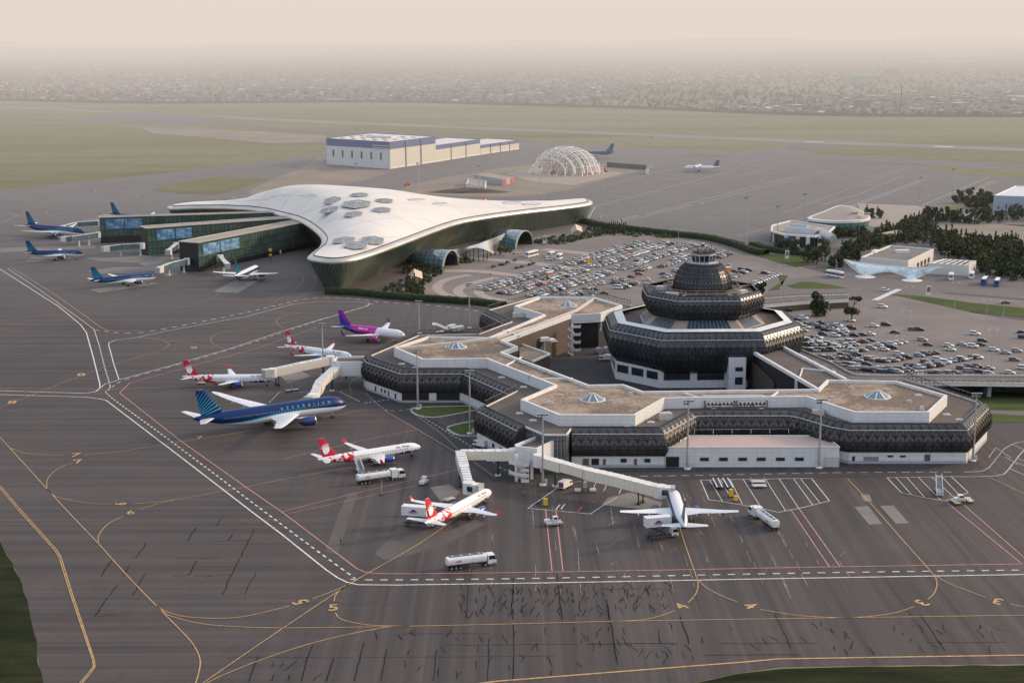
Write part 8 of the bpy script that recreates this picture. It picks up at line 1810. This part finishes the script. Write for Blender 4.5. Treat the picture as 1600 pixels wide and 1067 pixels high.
# the wood at right, one mass
def wood(poly, n_, hr, label, sd):
    q = PL(poly); rnd = random.Random(sd); xs = [a[0] for a in q]; ys = [a[1] for a in q]; mb = MB(); k = 0; tr = 0
    while k < n_ and tr < n_*40:
        tr += 1; p = (rnd.uniform(min(xs), max(xs)), rnd.uniform(min(ys), max(ys)))
        if not inside(p, q): continue
        k += 1; H = rnd.uniform(*hr)*(1.35 if rnd.random() < .08 else 1); con = rnd.random() < .38; tm_ = rnd.choice([M_F1]*5+[M_F2]*2+[M_F5]*3); R_ = H*(.22 if con else .42)
        if con: leaves(mb, (p[0], p[1], .8), (R_, R_, H*1.2), 60, rnd, .7, M_F1 if rnd.random() < .7 else M_F5, 'cone')
        else:
            for j in range(3): a = rnd.uniform(0, 6.28); leaves(mb, (p[0]+R_*.5*cos(a), p[1]+R_*.5*sin(a), H*(.35+.22*j)), (R_*.62, R_*.62, H*.24), 30, rnd, .8, tm_)
    return tag(mb.build('woodland'), kind='stuff')
wood([(1310, 395), (1345, 380), (1362, 372), (1385, 362), (1440, 352), (1455, 362), (1480, 372), (1540, 380), (1600, 384), (1700, 388), (1700, 445), (1575, 440), (1535, 432), (1533, 420), (1520, 408), (1465, 402), (1462, 388), (1400, 381), (1340, 398)], 640, (4.5, 7.5), '', 21)
wood([(1404, 356), (1440, 344), (1446, 336), (1462, 340), (1440, 352), (1405, 366)], 45, (4, 7), '', 22); wood([(1540, 350), (1560, 338), (1600, 333), (1700, 335), (1700, 350), (1600, 351), (1550, 351)], 80, (5, 8), '', 23); wood([(1300, 369), (1330, 360), (1352, 363), (1348, 371), (1318, 376)], 34, (4, 6), '', 24)
wood([(1352, 334), (1372, 333), (1376, 342), (1358, 342)], 14, (4, 6), '', 25)
# clipped hedges
M_HEDGE = foliage('clipped hedge', (.014, .022, .010), (.034, .045, .018))
def hedge(pts, w, h, label):
    q = catmull([Vector(p) for p in PL(pts)], 5); rnd = random.Random(int(pts[0][0])); L_, R_ = offset(q, w/2), offset(q, -w/2); mb = MB(); rows_ = []
    n_ = len(q); dn = []
    for i in range(n_-1):
        k = max(1, int((q[i+1]-q[i]).length/1.6))
        for j in range(k): dn.append((L_[i].lerp(L_[i+1], j/k), R_[i].lerp(R_[i+1], j/k)))
    for l, r in dn:
        j = lambda a=.22: rnd.uniform(-a, a); rows_.append([(l.x+j(), l.y+j(), .1), (l.x+j(), l.y+j(), h*.6+j()), (l.lerp(r, .15).x, l.lerp(r, .15).y, h+j()), (l.lerp(r, .5).x, l.lerp(r, .5).y, h+j(.3)), (l.lerp(r, .85).x, l.lerp(r, .85).y, h+j()), (r.x+j(), r.y+j(), h*.6+j()), (r.x+j(), r.y+j(), .1)])
    mb.grid(rows_, M_HEDGE)
    for l, r in dn[::1]:
        for _ in range(2): p = l.lerp(r, rnd.random()); leaves(mb, (p.x, p.y, h*.8), (.9, .9, .7), 3, rnd, .35, M_HEDGE)
    return tag(mb.build('hedge'), label, 'hedge')
hedge([(511, 459), (560, 461.5), (610, 466.5), (660, 470.5), (710, 473.5), (760, 478), (790, 483)], 6, 3.2, 'long dark hedge between the new terminal gardens and the apron')
hedge([(912, 348), (940, 355), (1000, 362.5), (1060, 369.5), (1110, 375.5), (1150, 385.5), (1180, 396), (1200, 399)], 7, 3.4, 'curved dark hedge along the back of the upper car park'); hedge([(1176, 385), (1210, 394), (1250, 399), (1275, 401)], 6, 3, 'dark hedge before the old pavilion')
hedge([(1430, 346), (1450, 338), (1458, 336)], 4, 3, 'clipped hedge corner at far right of the pale forecourt')
# people-scale extras: small apron lights
mb = MB()
# ================================================================= far fence, town and horizon
M_HW_ = [mat('town wall '+str(i), c, .9, var=.2, scale=.02) for i, c in enumerate(((.24, .21, .185), (.30, .275, .245), (.19, .155, .13), (.14, .13, .125)))]
M_HR = [mat('town roof '+str(i), c, .8, var=.2, scale=.02) for i, c in enumerate(((.15, .075, .058), (.18, .17, .17), (.09, .085, .085), (.42, .40, .38), (.16, .12, .095), (.09, .12, .12)))]
fence_pts = PL([(-60, 157.5), (0, 157.5), (225, 162.3), (600, 160.5), (800, 165.5), (1000, 170.5), (1262, 181), (1600, 183.5), (1750, 186)])
q = catmull([Vector(p) for p in fence_pts], 4); mb = MB(); mb.wall([tuple(p) for p in q], 0, 5.0, mat('grey perimeter wall', (.10, .09, .08), .9), closed=False)
for a, b in zip(q, q[1:]):
    L = (b-a).length; n_ = int(L/28)
    for k in range(n_): p = a.lerp(b, k/n_); mb.bar((p.x, p.y, 0), (p.x, p.y, 8), 1.4, 1.4, M_RAIL)
tag(mb.build('perimeter_wall'), 'long grey perimeter wall between airfield and town', 'wall')
th = random.Random(99)
def house(mb, x, y, a, w, d, h, mw, mr, hip):
    T = Matrix.Translation((x, y, 0)) @ Matrix.Rotation(a, 4, 'Z'); c = [(-w/2, -d/2), (w/2, -d/2), (w/2, d/2), (-w/2, d/2)]
    p = [T@Vector((i, j, 0)) for i, j in c]; u_ = [T@Vector((i, j, h)) for i, j in c]
    for k in range(4): mb.face([p[k], p[(k+1) % 4], u_[(k+1) % 4], u_[k]], mw)
    if hip:
        r0, r1 = T@Vector((-w*.22, 0, h+hip)), T@Vector((w*.22, 0, h+hip)); e = [T@Vector((i*1.08, j*1.08, h)) for i, j in c]
        mb.face([e[0], e[1], r1, r0], mr); mb.face([e[2], e[3], r0, r1], mr); mb.face([e[1], e[2], r1], mr); mb.face([e[3], e[0], r0], mr)
    else: mb.face(u_, mr)
def far_edge(x, y):
    """depth of the perimeter wall at x"""
    for a, b in zip(q, q[1:]):
        if a.x <= x <= b.x: return a.y+(b.y-a.y)*(x-a.x)/(b.x-a.x)
    return q[0].y if x < q[0].x else q[-1].y
HS = []
tries = 0
from mathutils import noise as mnoise
while len(HS) < 7200 and tries < 90000:
    tries += 1; Yd = 2450*math.exp(th.random()*1.12); Xd = th.uniform(-.46, .46)*Yd*1.0
    if Yd < far_edge(Xd, Yd)+35: continue
    nv = mnoise.noise(Vector((Xd*.0011, Yd*.0006, 3))); thr = .12-(Yd-2600)/9000
    if Yd > 5200 and nv > -.1+th.random()*.4: continue
    if nv > .25: continue
    if mnoise.noise(Vector((Xd*.004, Yd*.002, 9))) > .32: continue
    ang = round(mnoise.noise(Vector((Xd*.0006, Yd*.0006, 5)))*3)*.35+.2+(pi/2 if th.random() < .5 else 0)
    # snap to streets
    Xs = round(Xd/24)*24+th.uniform(-4, 4); HS.append((Xs, Yd, ang))
HS.sort(key=lambda h_: h_[1]+abs(h_[0])*.2)
mb = MB(); labs = ['hip roofed house', 'flat roofed house']
cols_ = ['reddish', 'grey', 'dark', 'pale', 'brown', 'teal']
for i, (x, y, a) in enumerate(HS):
    big = th.random() < .03; w, d = (th.uniform(24, 70), th.uniform(14, 24)) if big else (th.uniform(9, 18), th.uniform(8, 13)); h = th.uniform(3.2, 7.5); mw = th.choice(M_HW_); ri = th.choice([0, 1, 1, 2, 2, 4, 4, 5, 1, 2, 0, 4, 3, 2]); hip = 0 if big or th.random() < .35 else th.uniform(1.8, 3.2)
    if big: ri = 3
    if i < 300:
        m1 = MB(); house(m1, 0, 0, a, w, d, h, mw, M_HR[ri], hip); o = m1.build('town_house', loc=(x, y, 0)); tag(o, '%s small house in the front rows of the town beyond the perimeter wall' % (cols_[ri]+' roofed'), 'house', '%s roofed houses in the front rows of the town' % cols_[ri])
    else: house(mb, x, y, a, w, d, h, mw, M_HR[ri], hip)
tag(mb.build('distant_town'), kind='stuff')
mb = MB(); k = 0
while k < 9000:
    Yd = 2500*math.exp(th.random()*1.25); Xd = th.uniform(-.46, .46)*Yd
    if Yd < far_edge(Xd, Yd)+20: continue
    k += 1; s_ = th.uniform(2.5, 7); leaves(mb, (Xd, Yd, s_*.6), (s_, s_, s_*.8), 7, th, s_*.55, M_F1 if th.random() < .6 else M_F2)
tag(mb.build('town_trees'), kind='stuff')
# pale fields, long sheds and blocks far out
for (x0, y0, x1, y1, m) in ((140, 93.5, 285, 96, M_PAVE), (40, 105, 92, 107, M_PAVE), (965, 115, 1072, 118.5, M_CONC), (1042, 77, 1070, 79, M_PAVE), (1425, 95, 1525, 97.5, M_PAVE), (1435, 115, 1490, 117, M_CONC), (155, 156.5, 235, 158.5, M_SAND)):
    sheet('pale_field', [(x0, y0), (x1, y0+.4), (x1-4, y1), (x0+5, y1)], .3, m)
sheet('green_field', [(1145, 134), (1240, 132), (1320, 135), (1300, 147), (1180, 147)], .3, M_FIELD); sheet('green_field', [(940, 130), (975, 130), (985, 141), (938, 142)], .3, M_FIELD); sheet('green_field', [(1460, 112), (1580, 114), (1600, 123), (1450, 120)], .3, M_FIELD)
def farblock(px, py, w, h, d, label, m, cat='building', n=None):
    c = P(px, py); t = tag(empty('distant_block', c), label, cat); mb = MB(); mb.box((0, d/2, h/2), (w, d, h), 0, m); mb.build('wall', parent=t); mb = MB(); mb.box((0, d/2, h+1), (w*1.02, d*1.02, 2), 0, M_HR[1]); mb.build('roof', parent=t)
farblock(134, 79, 170, 62, 60, 'broad hazy building block on the left horizon', M_HW_[3]); farblock(1393, 122, 46, 26, 20, 'tall pale block in the town at right', M_HW_[1]); farblock(1350, 127, 110, 13, 40, 'long teal roofed hall in the town at right', mat('teal sheet', (.10, .28, .22), .6)); farblock(1347, 176, 26, 20, 16, 'small square tower house at the perimeter wall', M_HW_[2])
for i, (px, py, h) in enumerate(((215, 76, 90), (284, 76, 80), (365, 75.5, 120), (429, 75, 115), (488, 75, 60), (725, 74, 50), (1381, 108, 60), (1407, 177, 50), (1210, 74, 70))):
    c = P(px, py); t = tag(empty('radio_mast', c), 'thin hazy radio mast on the horizon', 'mast', 'radio masts on the horizon') if i != 7 else tag(empty('radio_mast', c), 'thin mast standing in the town at right behind the perimeter wall', 'mast'); mb = MB(); mb.tube((0, 0, 0), (0, 0, h), 3 if py < 80 else 1, .8, n=6, m=M_RAIL); mb.build('pole', parent=t)
# low hills on the horizon
mb = MB(); hr = random.Random(8)
for (d, h0, z0) in ((26000, 90, -10), (38000, 170, -10)):
    rows_ = [[], [], []]
    for k in range(121):
        x = (-.5+k/120)*d*1.05; hh = h0*(.45+.55*abs(mnoise.noise(Vector((x*.00022, d*.0003, 2)))*1.6))*(1.25 if x < -d*.30 else .75 if x < 0 else .95); rows_[0].append((x, d-1200, z0)); rows_[1].append((x, d, hh)); rows_[2].append((x, d+2500, z0))
    mb.grid(rows_, M_EARTH)
tag(mb.build('hills'), kind='structure')
# piles and plant by the site
for k, (px, py, l) in enumerate(((636, 290, 'orange excavator behind the white roof apex'), (560, 293, 'yellow digger left of the masts'))):
    if k == 0: lift(px, py, l, .4, .3, M_ORG)
# ================================================================= light, sky, haze
W = bpy.data.worlds.new("World"); S.world = W; W.use_nodes = True
wn = W.node_tree; bg = wn.nodes['Background']
sky = wn.nodes.new('ShaderNodeTexSky'); sky.sky_type = 'NISHITA'; sky.sun_disc = False
SUN_EL, SUN_AZ = 21.0, 72.0      # azimuth clockwise from the view direction (+Y)
sky.sun_elevation = radians(SUN_EL); sky.sun_rotation = radians(SUN_AZ)
sky.dust_density = 4.0; sky.air_density = 1.2; sky.ozone_density = 1.0
wn.links.new(sky.outputs[0], bg.inputs[0]); bg.inputs[1].default_value = 0.13
# bright milky overcast of a hazy evening added to the clear sky model: a little cooler overhead, peach towards the horizon
gw = G(wn); bg2 = gw.node('ShaderNodeBackground'); vz = gw.xyz(gw.tc('Generated'))[2]
wn.links.new(gw.mix(gw.rng(vz, 0.0, .30), (.80, .68, .60), (.62, .67, .78)), bg2.inputs[0]); bg2.inputs[1].default_value = .98
ads = gw.node('ShaderNodeAddShader'); wn.links.new(bg.outputs[0], ads.inputs[0]); wn.links.new(bg2.outputs[0], ads.inputs[1]); wn.links.new(ads.outputs[0], wn.nodes['World Output'].inputs[0])
sd = bpy.data.lights.new('sun', 'SUN'); sd.energy = 3.0; sd.angle = radians(5); sd.color = (1.0, .74, .50)
so = bpy.data.objects.new('sun', sd); COL.objects.link(so)
dirv = Vector((sin(radians(SUN_AZ))*cos(radians(SUN_EL)), cos(radians(SUN_AZ))*cos(radians(SUN_EL)), sin(radians(SUN_EL))))
so.rotation_euler = dirv.to_track_quat('Z', 'Y').to_euler(); so.location = dirv*3000
m = bpy.data.materials.new('haze'); m.use_nodes = True; n = m.node_tree; n.nodes.clear(); g = G(n)
out = g.node('ShaderNodeOutputMaterial'); ab = g.node('ShaderNodeVolumeAbsorption'); em = g.node('ShaderNodeEmission'); pos = g.xyz(g.node('ShaderNodeNewGeometry').outputs['Position'])
rise = g.m('MULTIPLY', g.rng(pos[1], 600, 1400), g.rng(pos[1], 600, 1400)); lay = g.rng(pos[2], 62, 116, 0, 1)
pv = g.mapping(g.node('ShaderNodeNewGeometry').outputs['Position'], (.0007, .0016, .002)); bank = g.rng(g.noise(pv, 1.0, 2), .3, .7, .6, 1.4)
den = g.m('MULTIPLY', g.m('MULTIPLY', rise, bank), g.m('ADD', g.m('MULTIPLY', lay, -2.6e-4), 3.3e-4))
ab.inputs['Color'].default_value = (0, 0, 0, 1); g.put(ab.inputs['Density'], den); n.links.new(g.mix(lay, (.635, .570, .525), (.79, .675, .605)), em.inputs['Color']); g.put(em.inputs['Strength'], den)  # haze glows by its own emission in place of scattered light
ad = g.node('ShaderNodeAddShader'); n.links.new(ab.outputs[0], ad.inputs[0]); n.links.new(em.outputs[0], ad.inputs[1]); n.links.new(ad.outputs[0], out.inputs['Volume'])
mb = MB(); mb.box((0, 26250, 430), (70000, 55500, 940), 0, m); tag(mb.build('haze'), kind='structure')
S.cycles.volume_step_rate = .12; S.cycles.volume_max_steps = 256
S.view_settings.view_transform = 'Standard'; S.view_settings.look = 'None'; S.view_settings.exposure = 0; S.view_settings.gamma = 1
S.cycles.max_bounces = 5; S.cycles.volume_bounces = 0; S.cycles.transparent_max_bounces = 12
